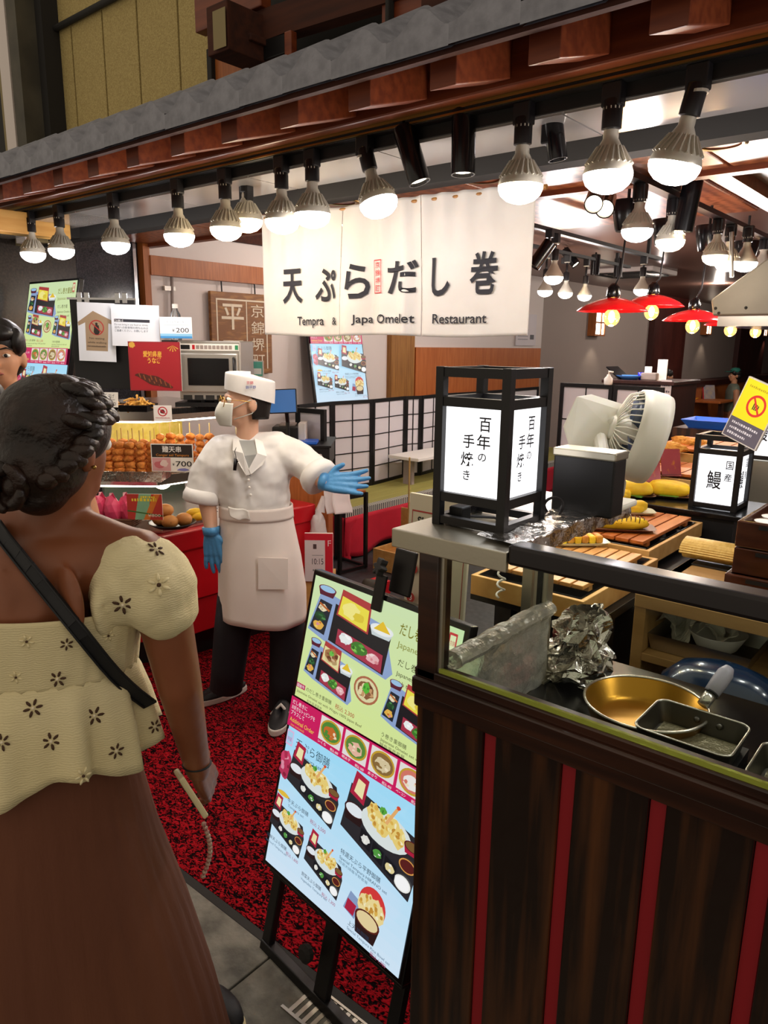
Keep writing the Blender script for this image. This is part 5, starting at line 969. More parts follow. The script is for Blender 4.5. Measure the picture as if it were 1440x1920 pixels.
for i in range(3):
    cb = P(354+i*9, 950-4*(i % 2), D=3.55); cb.z = z2+.022+.02*(i == 1); t = thing('yellow_pack', ['left yellow roll beside the buns', 'upper yellow roll beside the buns', 'right yellow roll beside the cook'][i], 'food pack', cb, group='yellow rolls beside the buns'); MB().blob(tuple(cb), .03, 2, .1, 2, i, (.7, 1.6, .7)).build('roll', 'omelet', t, smooth=True)
# curved front glass
MB().prism(plan(.006, ysE), z2, z2+.001).build('glass_track', 'showsteel', sc_)
pg = plan(.008, ysE)
for a, b in ((pg[0], pg[1]), (pg[1], pg[2])):
    MB().beam((a[0], a[1], (z2+z3)/2), (b[0], b[1], (z2+z3)/2), .004, z3-z2-.004).build('glass_pane', 'acrylic', sc_); MB().beam((a[0], a[1], z4+.03), (b[0], b[1], z4+.03), .004, .05).build('glass_rail', 'acrylic', sc_)
# on top of the showcase: tempura trays, boards, microwave
zc = z6
for i, (x, y, w_, lb, lb2) in enumerate(((187, 742, .105, 'black tray of shredded vegetable tempura behind the price card', 'large'), (259, 744, .065, 'smaller black tray of vegetable tempura below the red poster', 'small'))):
    c = P(x, y+12, D=3.32+.02*i); c.z = zc+.001; t = tray('tempura_tray', lb, c, aR, w_, .08, .03, 'blacktray'); t['category'] = 'food tray'
    n = 70 if i == 0 else 42; mb = MB()
    for k in range(n):
        a = rr.random()*6.28; r = math.sqrt(rr.random())*w_*.8; h = (1-(r/(w_*.85))**2)*(.085 if i == 0 else .07); p0 = c + RT*(r*math.cos(a)) + FH*(r*math.sin(a)*.5) + Vector((0, 0, .012+h*rr.random())); dr = Vector((rr.uniform(-1, 1), rr.uniform(-1, 1), rr.uniform(-.3, .6))).normalized()*.03
        mb.tube([p0-dr, p0+Vector((0, 0, .006)), p0+dr], [.003, .006, .003], 5)
    o = mb.build('tempura_heap', 'tempura', t); o['kind'] = 'stuff'; MB().blob(tuple(c+Vector((0, 0, .02))), w_*.7, 2, .35, 4, i, (1, .55, .35 if i == 0 else .5)).build('tempura_core', 'tempura', t)
def d600(p, W, H): p.rect(0, 0, W, H, '#eeeae4'); p.text('野菜のかき揚げ', .06*W, .62*H, .02, '#555', width=.82*W); p.line(.06*W, .5*H, .9*W, .5*H, .003, '#999'); p.text('¥600', .55*W, .1*H, .022, '#444', width=.38*W)
card('price_card', 'white price card of six hundred yen before the tempura tray', 168, 735, 219, 763, 3.16, d600, lean=.15)
bd = thing('notice_board', 'black notice board with two white papers clipped on it', 'notice board', P(200, 720, D=3.72)); M = facing(143, 728, 3.72); W, Hh = size(143, 560, 252, 728, 3.72)
MB().box((0, 0, -.02), (W, Hh, 0), M).build('panel', 'black', bd, bevel=.003); MB().box((-.01, Hh-.004, -.02), (W+.0, Hh+.006, .004), M).build('clip_rail', 'chrome', bd)
for x in (.22, .80):
    for dx in (-.018, .018): MB().box((W*x+dx-.012, Hh-.02, .001), (W*x+dx+.012, Hh+.03, .008), M).build('clip', 'chrome', bd, bevel=.002)
def paper(x0, y0, x1, y1, D, rot, draw, name='paper'):
    M = facing(x0, y1, D) @ Matrix.Rotation(rot, 4, 'Z'); W, Hh = size(x0, y0, x1, y1, D); p = Print(.0001); p.rect(0, 0, W, Hh, '#d9dce2'); draw(p, W, Hh); p.build(name, printmat('paper_print'), bd, M)
def dwalk(p, W, H):
    p.poly([(.0*W, .66*H), (.42*W, .86*H), (.95*W, .70*H), (.95*W, .64*H), (.82*W, .66*H), (.78*W, .18*H), (.2*W, .18*H), (.2*W, .66*H), (.02*W, .60*H)], '#9c8468'); p.ring(.5*W, .58*H, .17*W, .2*W, '#a8322e'); p.ell(.5*W, .64*H, .035*W, .025*H, '#221c18', 10); p.poly([(.44*W, .62*H), (.56*W, .62*H), (.58*W, .5*H), (.54*W, .46*H), (.46*W, .46*H), (.42*W, .5*H)], '#221c18'); p.line(.36*W, .66*H, .64*W, .5*H, .03*W, '#a8322e')
    p.text('No eating', .3*W, .38*H, .014, '#3a3028', width=.4*W); p.text('while walking', .25*W, .31*H, .013, '#3a3028', width=.5*W); p.ticks(.24*W, .25*H, .5*W, .006, '#5a4a3c', 3)
paper(149, 566, 211, 676, 3.69, -.03, dwalk)
def dnote(p, W, H):
    p.rect(.06*W, .58*H, .8*W, .65*H, '#2a2a34'); p.text('【お願い】', .08*W, .59*H, .01, '#fff', width=.16*W)
    for k, s_ in enumerate(('Do not bring in any food or drinks', '店内への飲食物の持ち込みは', 'ご遠慮ください。お願いします')): p.text(s_, .06*W, (.5-.075*k)*H, .012, '#44505c', width=.7*W)
paper(211, 570, 296, 648, 3.66, -.02, dnote, 'paper_note')
def deel(p, W, H):
    p.rect(0, 0, W, H, '#8f1a22'); p.rect(.03*W, .03*H, .97*W, .97*H, '#9c1620')
    p.text('愛知県産', .28*W, .70*H, .03, '#d8a83a', width=.36*W, bold=.02); p.text('うなぎ', .36*W, .57*H, .03, '#e0b040', width=.26*W, bold=.02)
    for k in range(5): a = .5+.5*k; p.poly([(.86*W, .93*H), (.86*W+.12*W*math.cos(-a), .93*H+.13*H*math.sin(-a)), (.86*W+.12*W*math.cos(-a-.18), .93*H+.13*H*math.sin(-a-.18))], '#c89a3a')
    p.blob(.08*W, .93*H, .06*W, '#c89a3a', 3)
    for x0, y0 in ((.12, .34), (.34, .30)):
        pl_ = [(x0+t*.5+.03*math.sin(t*6), y0-t*.22+.075*math.sin(math.pi*t)**.6) for t in [i/10 for i in range(11)]]; p.poly([(a*W, b*H) for a, b in pl_] + [((a-.02)*W, (b-.15*math.sin(math.pi*min(.98, max(.02, i/10)))**.6)*H) for i, (a, b) in reversed(list(enumerate(pl_)))], '#4a1c10')
        for k in range(5): t = .12+.18*k; p.line((x0+t*.5)*W, (y0-t*.22+.05)*H, (x0+t*.5+.03)*W, (y0-t*.22-.05)*H, .02*W, '#8a4a24')
card('eel_poster', 'red poster with two grilled eel fillets beside the oven', 245, 640, 337, 732, 3.60, deel, cat='poster', thick=.01)
mw = thing('microwave_oven', 'silver microwave oven on top of the showcase', 'oven', P(395, 755, D=3.72)); M = facing(338, 754, 3.66); W, Hh = size(338, 638, 450, 754, 3.66)
mat('mwsilver', '#b3aea6', .3, .7); MB().box((0, .012, -.36), (W, Hh, 0), M).build('case', 'mwsilver', mw, bevel=.006); MB().box((.012, Hh*.17, .001), (W-.012, Hh*.80, .014), M).build('door', 'mwsilver', mw, bevel=.006)
MB().box((W*.16, Hh*.28, .0145), (W*.82, Hh*.72, .017), M).build('window', 'blackgloss', mw, bevel=.002); MB().box((W*.02, Hh*.84, .001), (W*.98, Hh*.95, .006), M).build('control_strip', 'paperwhite', mw)
MB().box((W*.04, Hh*.86, .007), (W*.2, Hh*.93, .009), M).build('readout', 'black', mw); MB().box((W*.92, Hh*.86, .007), (W*.97, Hh*.93, .009), M).build('start_key', mat('greenkey', '#2f8a5a', .4), mw); MB().box((W*.24, Hh*.86, .007), (W*.28, Hh*.93, .009), M).build('stop_key', 'redpaint', mw)
for k in range(9): MB().box((W*(.3+.065*k), Hh*.865, .007), (W*(.35+.065*k), Hh*.925, .008), M).build('key', 'greywall', mw)
MB().tube([M @ Vector((W*.9, Hh*.72, .014)), M @ Vector((W*.92, Hh*.70, .035)), M @ Vector((W*.92, Hh*.28, .035)), M @ Vector((W*.9, Hh*.26, .014))], .008, 8).build('door_handle', 'black', mw, smooth=True)
for k in range(4): MB().box((W*(.1+.22*k), 0, -.05), (W*(.16+.22*k), .013, -.02), M).build('foot', 'black', mw)
for k in range(5): MB().box((W*(.06+.18*k), Hh*.04, .0005), (W*(.2+.18*k), Hh*.12, .003), M).build('lower_grille', 'rubber', mw)
# shelf under the oven so that it stands on something
MB().box((-.02, -.02, -.4), (W+.02, 0, .02), M).build('oven_plinth', 'black', sc_)
pz_ = M @ Vector((0, Hh, 0))
mat('petclear', '#e8f0f4', .05, trans=.9, ior=1.2); c = M @ Vector((W*-.06, Hh, -.1)); c = P(331, 634, D=3.80); c.z = pz_.z+.001
t = thing('water_bottle', 'clear plastic bottle with white cap on the oven top', 'bottle', c); MB().lathe([(.025, 0), (.028, .006), (.028, .05), (.026, .055), (.028, .06), (.028, .11), (.024, .13), (.013, .15), (.012, .16)], 22, Matrix.Translation(c)).build('bottle', 'petclear', t, smooth=True); MB().lathe([(.015, .158), (.015, .178), (.012, .18)], 16, Matrix.Translation(c)).build('cap', 'paperwhite', t)
MB().box((c.x-.06, c.y-.05, pz_.z-.012), (c.x+.09, c.y+.06, pz_.z)).build('bracket', 'black', mw)
def d200(p, W, H): p.rect(0, 0, W, H, '#e8eef2'); p.rect(0, 0, W, .1*H, '#3a8ac8'); p.rect(0, .1*H, W, .22*H, '#8ac0e0'); p.text('ミネラルウォーター', .12*W, .72*H, .012, '#8aa0b0', width=.72*W); p.line(.1*W, .62*H, .9*W, .62*H, .002, '#b8c8d0'); p.text('¥', .38*W, .3*H, .02, '#223'); p.text('200', .5*W, .28*H, .03, '#223', width=.4*W)
card('price_card', 'pale blue price card of two hundred yen above the oven', 301, 594, 359, 634, 3.62, d200)
# wall things
t = thing('wall_pipe', 'grey conduit pipe with a clamp on the white wall', 'pipe', P(322, 590, X=WX)); MB().tube([P(322, 517, X=WX+.03), P(324, 640, X=WX+.03)], .012, 10).build('pipe', 'greywall', t, smooth=True); MB().cbox(P(317, 541, X=WX+.02), (.03, .09, .03)).build('clamp', 'steel', t)
sg2 = thing('carved_sign', 'hanging wooden sign board with carved white characters', 'sign', P(450, 700, X=WX)); sa, sb = P(394, 545, X=WX+.05), P(508, 545, X=WX+.05)
zb_ = sa.z-.62; mat('signwood', '#9a6a34', .5, col2='#7a4c20', scale=3, stretch=(1, 2, 9), tex='wave', detail=3, ramp=(.2, .9)); MB().box((WX+.02, sa.y, zb_), (WX+.05, sb.y, sa.z)).build('board', 'signwood', sg2, bevel=.004)
for px in (416, 478): c = P(px, 545, X=WX+.035); MB().tube([(WX+.035, c.y, sa.z-.01), (WX+.03, c.y, bz0+.0)], .006, 6).build('chain', 'black', sg2)
p = Print(.0002); W, Hh = sb.y-sa.y, .62
for q_ in ((.08*W, .06*Hh, .10*W, .92*Hh), (.08*W, .90*Hh, .92*W, .92*Hh), (.56*W, .06*Hh, .575*W, .9*Hh), (.9*W, .06*Hh, .92*W, .92*Hh)): p.rect(*q_, '#d8cbb4')
for k, ch in enumerate('平野'): p.glyph_box(ch, .16*W, (.55-.44*k)*Hh, .52*W, (.86-.44*k)*Hh, '#d8cbb4', .01)
for k, ch in enumerate('京錦堺町'): p.glyph_box(ch, .64*W, (.71-.21*k)*Hh, .86*W, (.87-.21*k)*Hh, '#d8cbb4', .0)
p.build('carved_writing', printmat('paper_print'), sg2, plane((WX+.0515, sa.y, zb_), (0, 1, 0), (0, 0, 1)))
def dflyer(p, W, H): p.rect(0, 0, W, H, '#d8d0cc'); p.rect(.1*W, .5*H, .5*W, .9*H, '#c8a0a8'); p.rect(.5*W, .2*H, .95*W, .95*H, '#58b0a0'); p.rect(.55*W, .3*H, .9*W, .6*H, '#e8f0ec')
card('wall_flyer', 'small teal and white flyer behind the cook hat', 452, 676, 494, 712, 4.2, dflyer, cat='flyer')
def dposter(p, W, H): p.rect(0, 0, W, H, '#cfc8cc'); p.rect(.15*W, .6*H, .5*W, .75*H, '#8a8a90'); p.rect(.7*W, .2*H, .9*W, .35*H, '#4a4a50'); [p.line(.1*W, (.2+.1*k)*H, .6*W, (.2+.1*k)*H, .01, '#8a8a90') for k in range(4)]
t = thing('wall_poster', 'pale printed poster taped on the orange wood wall', 'poster', P(985, 640, X=WX+.01)); a = P(966, 648, X=WX+.02); b = P(1007, 590, X=WX+.02); p = Print(); dposter(p, b.y-a.y, b.z-a.z); p.build('print', printmat('paper_print'), t, plane(a, (0, 1, 0), (0, 0, 1)))
# ---------------------------------------------------------------- tatami bench with red cloth, shoji screens
mat('tatami', '#8f8a44', .8, col2='#a39c52', scale=4, stretch=(30, .5, 1)); mat('redcloth', '#c3122e', .8, col2='#b00e28', scale=4); mat('shojipaper', '#d6d0d4', .8); mat('edgeband', '#3a3a44', .8, col2='#c8c4b4', scale=1, ramp=(.48, .52))
nt = MATS['edgeband'].node_tree
for n_ in list(nt.nodes):
    if n_.type == 'TEX_NOISE':
        wv = nt.nodes.new('ShaderNodeTexWave'); wv.bands_direction = 'Y'; wv.inputs['Scale'].default_value = 13; nt.links.new(nt.nodes['Texture Coordinate'].outputs['Object'], wv.inputs['Vector']); r_ = [x for x in nt.nodes if x.type == 'VALTORGB'][0]; nt.links.new(wv.outputs['Fac'], r_.inputs[0])
TX, TZ_ = -3.78, .38; ty0 = 4.06
tb = thing('tatami_bench', 'raised tatami bench draped with red cloth along the left wall', 'bench', (-4.2, 5, 0))
MB().box((WX+.02, ty0+.03, .02), (TX-.05, 8.6, TZ_-.05)).build('base', 'black', tb); MB().box((WX+.02, ty0, TZ_-.05), (TX, 8.6, TZ_)).build('mat', 'tatami', tb, bevel=.003); MB().box((TX-.07, ty0-.002, TZ_-.052), (TX+.004, 8.6, TZ_+.003)).build('edge_band', 'edgeband', tb)
def clothf(u, v):
    y = ty0-.01+u*4.5; z = TZ_-.045-v*(.30+.03*math.sin(u*40)*v); return (TX+.008+.02*v*math.sin(u*46)+.012*v, y, z)
MB().grid(clothf, 120, 8).build('front_cloth', 'redcloth', tb, smooth=True, solid=.002)
MB().grid(lambda u, v: (TX-.0-u*.6, ty0-.012-.015*v*math.sin(u*17), TZ_-.045-v*.33), 40, 8).build('end_cloth', 'redcloth', tb, smooth=True, solid=.002)
MB().grid(lambda u, v: (TX+.02+.03*math.sin(u*5)*v-.02*v, ty0-.02+u*.14, TZ_-.05-v*(.40-.1*abs(u-.4))), 14, 10).build('hanging_corner', 'redcloth', tb, smooth=True, solid=.002)
SZ0 = TZ_; 
def shoji(label, p0, p1, zt, cols, rows, group='shoji screen panels', z0=SZ0):
    p0, p1 = Vector(p0), Vector(p1); d = p1-p0; L = d.length; t = thing('shoji_panel', label, 'shoji screen', (p0.x, p0.y, z0), group=group); M = plane((p0.x, p0.y, z0), d, (0, 0, 1)); Hh = zt-z0; w = .03
    MB().box((w, w, -.006), (L-w, Hh-w, -.001), M).build('paper', 'shojipaper', t)
    for a, b in (((0, 0), (w, Hh)), ((L-w, 0), (L, Hh)), ((w, 0), (L-w, w)), ((w, Hh-w), (L-w, Hh))): MB().box((a[0], a[1], -.014), (b[0], b[1], .014), M).build('frame_bar', 'lanternframe', t)
    for k in range(1, cols): x = w+(L-2*w)*k/cols; MB().box((x-.004, w, -.004), (x+.004, Hh-w, .006), M).build('muntin', 'lanternframe', t)
    for k in range(1, rows): z = w+(Hh-2*w)*k/rows; MB().box((w, z-.004, -.004), (L-w, z+.004, .005), M).build('muntin', 'lanternframe', t)
    return t
zsh = P(716, 746, X=-4.42).z
sp = [P(x, 880, X=-4.36-(.06 if i % 2 else 0)) for i, x in enumerate((560, 622, 697, 757, 787, 830, 905, 1000))]
# folding panels: the corners keep to the floor of the bench
names = ['shoji panel behind the register tablet', 'shoji panel with a latch left of the tall pair', 'wide shoji panel beside the cook hand', 'shoji panel left of the narrow pair', 'narrow shoji panel just left of the large lantern', 'shoji panel behind the large lantern', 'shoji panel farther behind the lantern']
for i in range(len(sp)-1):
    a, b = sp[i], sp[i+1]; shoji(names[i], (a.x, max(a.y, ty0+.03), 0), (b.x, b.y, 0), zsh, 2, 5)
yl = 5.6
for i, (x0, x1) in enumerate(((1052, 1150), (1152, 1246))):
    a, b = P(x0, 722, Y=yl), P(x1, 724, Y=yl); shoji(['right shoji screen behind the desk fan, first panel', 'right shoji screen behind the desk fan, second panel'][i], (a.x, yl, 0), (b.x, yl, 0), P(1150, 722, Y=yl).z, 2, 5, 'shoji screens behind the fan', .0)
c = P(1140, 722, Y=yl); t = thing('soap_dispenser', 'white pump bottle on the shoji screen ledge', 'bottle', (c.x, yl+.02, c.z)); MB().lathe([(.03, 0), (.033, .01), (.033, .05), (.015, .068), (.012, .08)], 18, Matrix.Translation((c.x, yl, c.z+.001))).build('bottle', 'paperwhite', t, smooth=True); MB().tube([(c.x, yl, c.z+.075), (c.x, yl, c.z+.105), (c.x+.035, yl, c.z+.1)], .007, 8).build('pump', 'paperwhite', t, smooth=True)
# low stool like table with white top near lantern
c0, c1 = P(768, 858, X=-4.05), P(800, 872, X=-4.05); t = thing('low_table', 'low table with a white top on the tatami bench', 'table', (c0.x, c0.y, TZ_)); MB().box((-4.3, c0.y, c0.z-.03), (-3.95, c0.y+.9, c0.z)).build('top', 'paperwhite', t, bevel=.004); 
for yy in (c0.y+.12, c0.y+.8): MB().box((-4.2, yy-.02, TZ_), (-4.1, yy+.02, c0.z-.03)).build('leg', 'greywall', t)
# register corner
rg = thing('register_desk', 'dark desk with a silver lock drawer behind the cook', 'desk', P(590, 1000, Z=0)); M = facing(556, 880, 4.45); W, Hh = size(540, 828, 615, 880, 4.45)
zd = P(590, 833, D=4.5).z; base = P(556, 833, D=4.45)
MR = plane((base.x, base.y, 0), RT, (0, 0, 1))
MB().box((-.20, 0, -.4), (.19, zd-.14, -.01), MR).build('body', 'postwood', rg); MB().box((-.21, zd-.14, -.42), (.20, zd-.012, .012), MR).build('drawer', 'black', rg, bevel=.004); MB().box((-.23, zd-.012, -.44), (.21, zd, .02), MR).build('top', 'black', rg)
lathe_axis([(.014, 0), (.012, .008)], MR @ Vector((.145, zd-.06, .012)), MR.to_3x3() @ Vector((0, 0, 1)), 14).build('lock', 'chrome', rg)
t = thing('blue_coin_tray', 'small bright blue tray on the register desk', 'tray', MR @ Vector((.02, zd, -.1))); MB().box((-.02, zd+.001, -.16), (.12, zd+.02, -.02), MR).build('tray', 'blueplastic', t, bevel=.004)
t = thing('receipt_printer', 'black receipt printer with paper on the register desk', 'printer', MR @ Vector((-.12, zd, -.15))); MB().box((-.16, zd+.001, -.26), (.0, zd+.10, -.08), MR).build('case', 'black', t, bevel=.01); MB().box((.0, zd+.001, -.26), (.04, zd+.12, -.10), MR).build('paper_stack', 'paperwhite', t); MB().box((-.12, zd+.1, -.22), (-.02, zd+.115, -.12), MR).build('lid', 'greywall', t, bevel=.004)
tl = P(505, 776, D=4.35); t = thing('register_tablet', 'blue screened register tablet turned away behind the cook', 'tablet', (tl.x, tl.y, zd)); M = plane(tl, RT + Vector((0, 0, .05)), Vector((-.12, .1, 1))); W, Hh = size(500, 730, 552, 776, 4.35)
MB().box((0, 0, -.014), (W*1.0, Hh, 0), M).build('housing', 'black', t, bevel=.004); MB().box((.006, .006, .0), (W-.006, Hh-.006, .002), M).build('screen', mat('tabletblue', '#3f6fae', .15, emit=.25), t); MB().tube([M @ Vector((W*.6, .02, -.02)), (M @ Vector((W*.6, .0, -.06))) - Vector((0, 0, .05)), Vector(((M @ Vector((W*.6, .0, -.06))).x, (M @ Vector((W*.6, .0, -.06))).y, zd))], .012, 8).build('stand', 'black', t)
# low folding panel in front of the shoji
a, b = P(556, 762, D=4.75), P(610, 770, D=4.62); zlow = (a.z+b.z)/2
shoji('low plain screen panel behind the register desk', (a.x, a.y, 0), (b.x, b.y, 0), zlow, 1, 1, 'low screens', .0)
# side table of thin black legs
near, right = P(637, 1077, Z=0), P(685, 1064, Z=0); back = near + (Vector((-.30, .02, 0))); zt2 = P(686, 919, X=right.x).z
stb = thing('side_table', 'small side table with thin black legs and brown top', 'table', (near.x-.15, near.y+.12, 0))
cs = [near, right, right + Vector((-.32, .02, 0)), near + Vector((-.32, .02, 0))]
for q_ in cs: MB().box((q_.x-.012, q_.y-.012, 0), (q_.x+.012, q_.y+.012, zt2-.015)).build('leg', 'black', stb)
for i in range(4): MB().beam(cs[i]+Vector((0, 0, .015)), cs[(i+1) % 4]+Vector((0, 0, .015)), .02, .02).build('floor_bar', 'black', stb); MB().beam(cs[i]+Vector((0, 0, zt2-.03)), cs[(i+1) % 4]+Vector((0, 0, zt2-.03)), .02, .03).build('top_bar', 'black', stb)
MB().prism([(q_.x, q_.y) for q_ in cs], zt2-.015, zt2).build('top', 'slatdark', stb, bevel=.003)
# white cloth / bags over the table edge
mat('whitecloth', '#e6dcdc', .8); mat('bagfilm', '#e4dcdc', .3, trans=.25, bump=.5, bscale=25)
c = P(625, 925, D=4.25); t = thing('white_towel', 'white towel hanging below the outstretched blue glove', 'towel', c); MB().grid(crumple(lambda u, v: tuple(P(606+40*u+6*v, 915+48*v, D=4.3) + Vector((0, .03*math.sin(u*8), 0))), .012, 12, 3), 16, 16).build('cloth', 'whitecloth', t, smooth=True, solid=.004)
c = P(588, 1000, D=4.2); t = thing('plastic_bag', 'crumpled clear plastic bag hanging beside the red counter end', 'bag', c); MB().blob(tuple(P(597, 1000, D=4.3)), .09, 3, .35, 3, 2, (.5, .5, 1.5)).build('bag', 'bagfilm', t, smooth=True); MB().tube([P(600, 960, D=4.3), P(606, 930, D=4.3)], [.03, .01], 8).build('knot', 'bagfilm', t)
def dhours(p, W, H): p.rect(0, 0, W, H, '#c8142c'); p.rect(0, 0, W*.72, H*.86, '#d8d0d0'); p.text('10:15', .26*W, .36*H, .05, '#222', width=.4*W); p.rect(.3*W, .68*H, .42*W, .78*H, '#4a3a3a'); p.ticks(.28*W, .22*H, .36*W, .01, '#777', 2); p.line(.26*W, .55*H, .66*W, .55*H, .003, '#888'); p.text('F', .82*W, .74*H, .05, '#f0d8d8')
W5, H5 = size(572, 1000, 624, 1090, 4.0)
t = card('opening_hours_sign', 'white and red opening hours sign standing beside the cook', 572, 1000, 624, 1090, 4.0, dhours, cat='sign', thick=.02)
MB().box((0, -P(572, 1090, D=4.0).z, -.25), (W5, 0, -.02), facing(572, 1090, 4.0)).build('stand', 'boxwood', t)
# wooden box with a bamboo stick, red carton, grey roll on the floor
bx = P(699, 1066, Z=0); wbx = thing('wooden_crate', 'pale jointed wooden box with raised lid on the floor', 'box', (bx.x, bx.y, 0)); hb = .16; Lx, Ly = .42, .34
x0, y0 = bx.x, bx.y
for a, b in (((x0, y0, 0), (x0+Lx, y0+.015, hb)), ((x0, y0+Ly-.015, 0), (x0+Lx, y0+Ly, hb)), ((x0, y0+.015, 0), (x0+.015, y0+Ly-.015, hb)), ((x0+Lx-.015, y0+.015, 0), (x0+Lx, y0+Ly-.015, hb))): MB().box(a, b).build('wall', 'boxwood', wbx, bevel=.002)
MB().box((x0+.015, y0+.015, hb-.05), (x0+Lx-.015, y0+Ly-.015, hb-.04)).build('inner_board', 'slatwood', wbx); MB().box((x0, y0+Ly-.01, hb), (x0+Lx, y0+Ly, hb+.26), Matrix.Translation((0, 0, 0))).build('lid', 'boxwood', wbx)
t = thing('bamboo_stick', 'thin bamboo stick standing up out of the wooden box', 'stick', P(741, 1020, D=5.2)); e0 = Vector((x0+.2, y0+.17, hb-.04)); e1 = P(768, 858, D=5.0); MB().tube([e0, e1], .006, 8).build('stick', 'stick', t)
t = thing('red_carton', 'small red carton on the floor behind the menu display', 'carton', P(707, 1105, Z=0)); c = P(707, 1112, Z=0); MB().box((c.x-.06, c.y-.05, 0), (c.x+.07, c.y+.06, .09)).build('carton', 'redpaint', t, bevel=.003); MB().box((c.x-.061, c.y-.051, .03), (c.x-.02, c.y-.049, .06)).build('label', 'paperwhite', t)
t = thing('grey_roll', 'grey rubber wheel on the floor behind the menu display', 'wheel', P(680, 1092, Z=0)); c = P(682, 1098, Z=.05); lathe_axis([(.02, 0), (.05, .004), (.052, .03), (.05, .09), (.02, .094)], c, (1, .3, 0), 24).build('roll', 'columngrey', t, smooth=True)
# shop information board
Wp = Vector((1, 0, 0)); pa = P(768, 925, Y=1.66); pb = P(884, 960, Y=1.66); t = thing('shop_info_board', 'cream shop information board with numbered red circles behind the stall', 'information board', (pa.x+.1, 1.66, 0))
W = pb.x-pa.x; Hh = .62; zb_ = pa.z-Hh; M = plane((pa.x-.012, 1.64, zb_), (1, 0, 0), (-.02, .06, 1)); MB().box((0, 0, -.012), (W, Hh, -.001), M).build('panel', mat('cream', '#d6cdb4', .7), t, bevel=.002)
p = Print(.0002)
for q_ in ((.06*W, .03*Hh, .07*W, .92*Hh), (.06*W, .915*Hh, .95*W, .922*Hh), (.94*W, .03*Hh, .95*W, .92*Hh)): p.rect(*q_, '#b03a34')
p.text('Shop Info', .16*W, .885*Hh-.02, .036, '#20201c', width=.6*W, bold=.02)
for k, v_ in enumerate((.79, .64, .50, .37)): y = v_*Hh; p.ell(.16*W, y, .07*W, .07*W, '#b8362c'); p.text(str(k+1), .16*W, y-.008, .024, '#fff', align='c'); p.ticks(.30*W, y, .45*W, .010, '#7a7664', k); p.ticks(.30*W, y-.022, .5*W, .008, '#8a8674', k+9)
p.build('print', printmat('paper_print'), t, M)
MB().box((pa.x+.02, 1.675, .001), (pa.x+.04, 1.69, zb_+.3)).build('leg', 'black', t); MB().box((pb.x-.05, 1.675, .001), (pb.x-.03, 1.69, zb_+.3)).build('leg', 'black', t); MB().box((pa.x, 1.58, .001), (pb.x, 1.72, .014)).build('foot', 'black', t)
# ================================================================ people
mat('skinpale', '#d9a98c', .5, sss=.15); mat('skinbrown', '#7a4529', .42, col2='#8a5236', scale=5, sss=.1); mat('skintan', '#c08a68', .5, sss=.12); mat('hairblack', '#120c0a', .45, bump=.5, bscale=30, stretch=(1, 1, .2)); mat('hairbrown', '#160d09', .42, bump=1.0, bscale=26, col2='#2c1a11', scale=20)
mat('cookwhite', '#efedea', .8, col2='#e4e1dd', scale=6, bump=.12, bscale=12); mat('apronwhite', '#ebe0d8', .85, bump=.15, bscale=9); mat('glove', '#4f93c8', .4, bump=.2, bscale=60); mat('maskwhite', '#d6d6cc', .8); mat('greyshirt', '#9a9c9a', .85); mat('trouser', '#16131a', .8); mat('shoeblack', '#1c1b1e', .6); mat('sole', '#d8d2cc', .6)
def fig(name, m, parent, tubes, blobs=(), voxel=.008, it=8, M=None):
    mb = MB()
    for pts, rs in tubes:
        pts = [Vector(p) for p in pts]; rs = rs if hasattr(rs, '__len__') else [rs]*len(pts); mb.tube(pts, rs, 14)
        for p, r in ((pts[0], rs[0]), (pts[-1], rs[-1])): mb.blob(tuple(p), r, 2, 0)
    for c, r in blobs: mb.blob((0, 0, 0), 1, 3, 0, M=(M or Matrix.Identity(4)) @ Matrix.Translation(c) @ Matrix.Diagonal((r[0], r[1], r[2], 1))) if hasattr(r, '__len__') else mb.blob(tuple((M @ Vector(c)) if M else c), r, 3, 0)
    o = mb.build(name, m, parent, smooth=True); md = o.modifiers.new('skin', 'REMESH'); md.mode = 'VOXEL'; md.voxel_size = voxel; md.use_smooth_shade = True
    md = o.modifiers.new('soft', 'SMOOTH'); md.factor = .5; md.iterations = it; return o
def frame(c, f, up=(0, 0, 1)):
    """x right, y forward, z up at c"""
    f = Vector(f).normalized(); r = f.cross(Vector(up)).normalized(); u = r.cross(f); M = Matrix.Identity(4)
    for i in range(3): M[i][0] = r[i]; M[i][1] = f[i]; M[i][2] = u[i]; M[i][3] = c[i]
    return M
HEADB = [((0, -.012, .03), (.074, .092, .084)), ((0, .022, -.015), (.062, .068, .082)), ((0, .036, -.068), (.043, .048, .042)), ((0, .095, -.018), (.011, .017, .024)), ((0, .075, .018), (.045, .018, .012)), ((.074, -.012, -.012), (.012, .02, .032)), ((-.074, -.012, -.012), (.012, .02, .032)), ((0, .083, -.055), (.022, .012, .009))]
def ring_loft(rings, n=40, fold=0, fk=9, seed=0, hem=None):
    """rings = (centre, half width vector, half depth vector); folds grow towards the end"""
    mb = MB(); m_ = len(rings)
    def fn(u, v):
        j = min(int(v*(m_-1)), m_-2); t = v*(m_-1)-j; c = rings[j][0].lerp(rings[j+1][0], t); a = rings[j][1].lerp(rings[j+1][1], t); b = rings[j][2].lerp(rings[j+1][2], t); an = u*2*math.pi
        k = 1 + fold*v*(math.sin(an*fk+seed) + .5*math.sin(an*fk*1.7+seed*2))
        p = c + (a*math.cos(an) + b*math.sin(an))*k
        if hem: p.z += hem(u)*max(0, v-.7)/.3
        return tuple(p)
    return mb.grid(fn, n, (m_-1)*5, wrap=True)
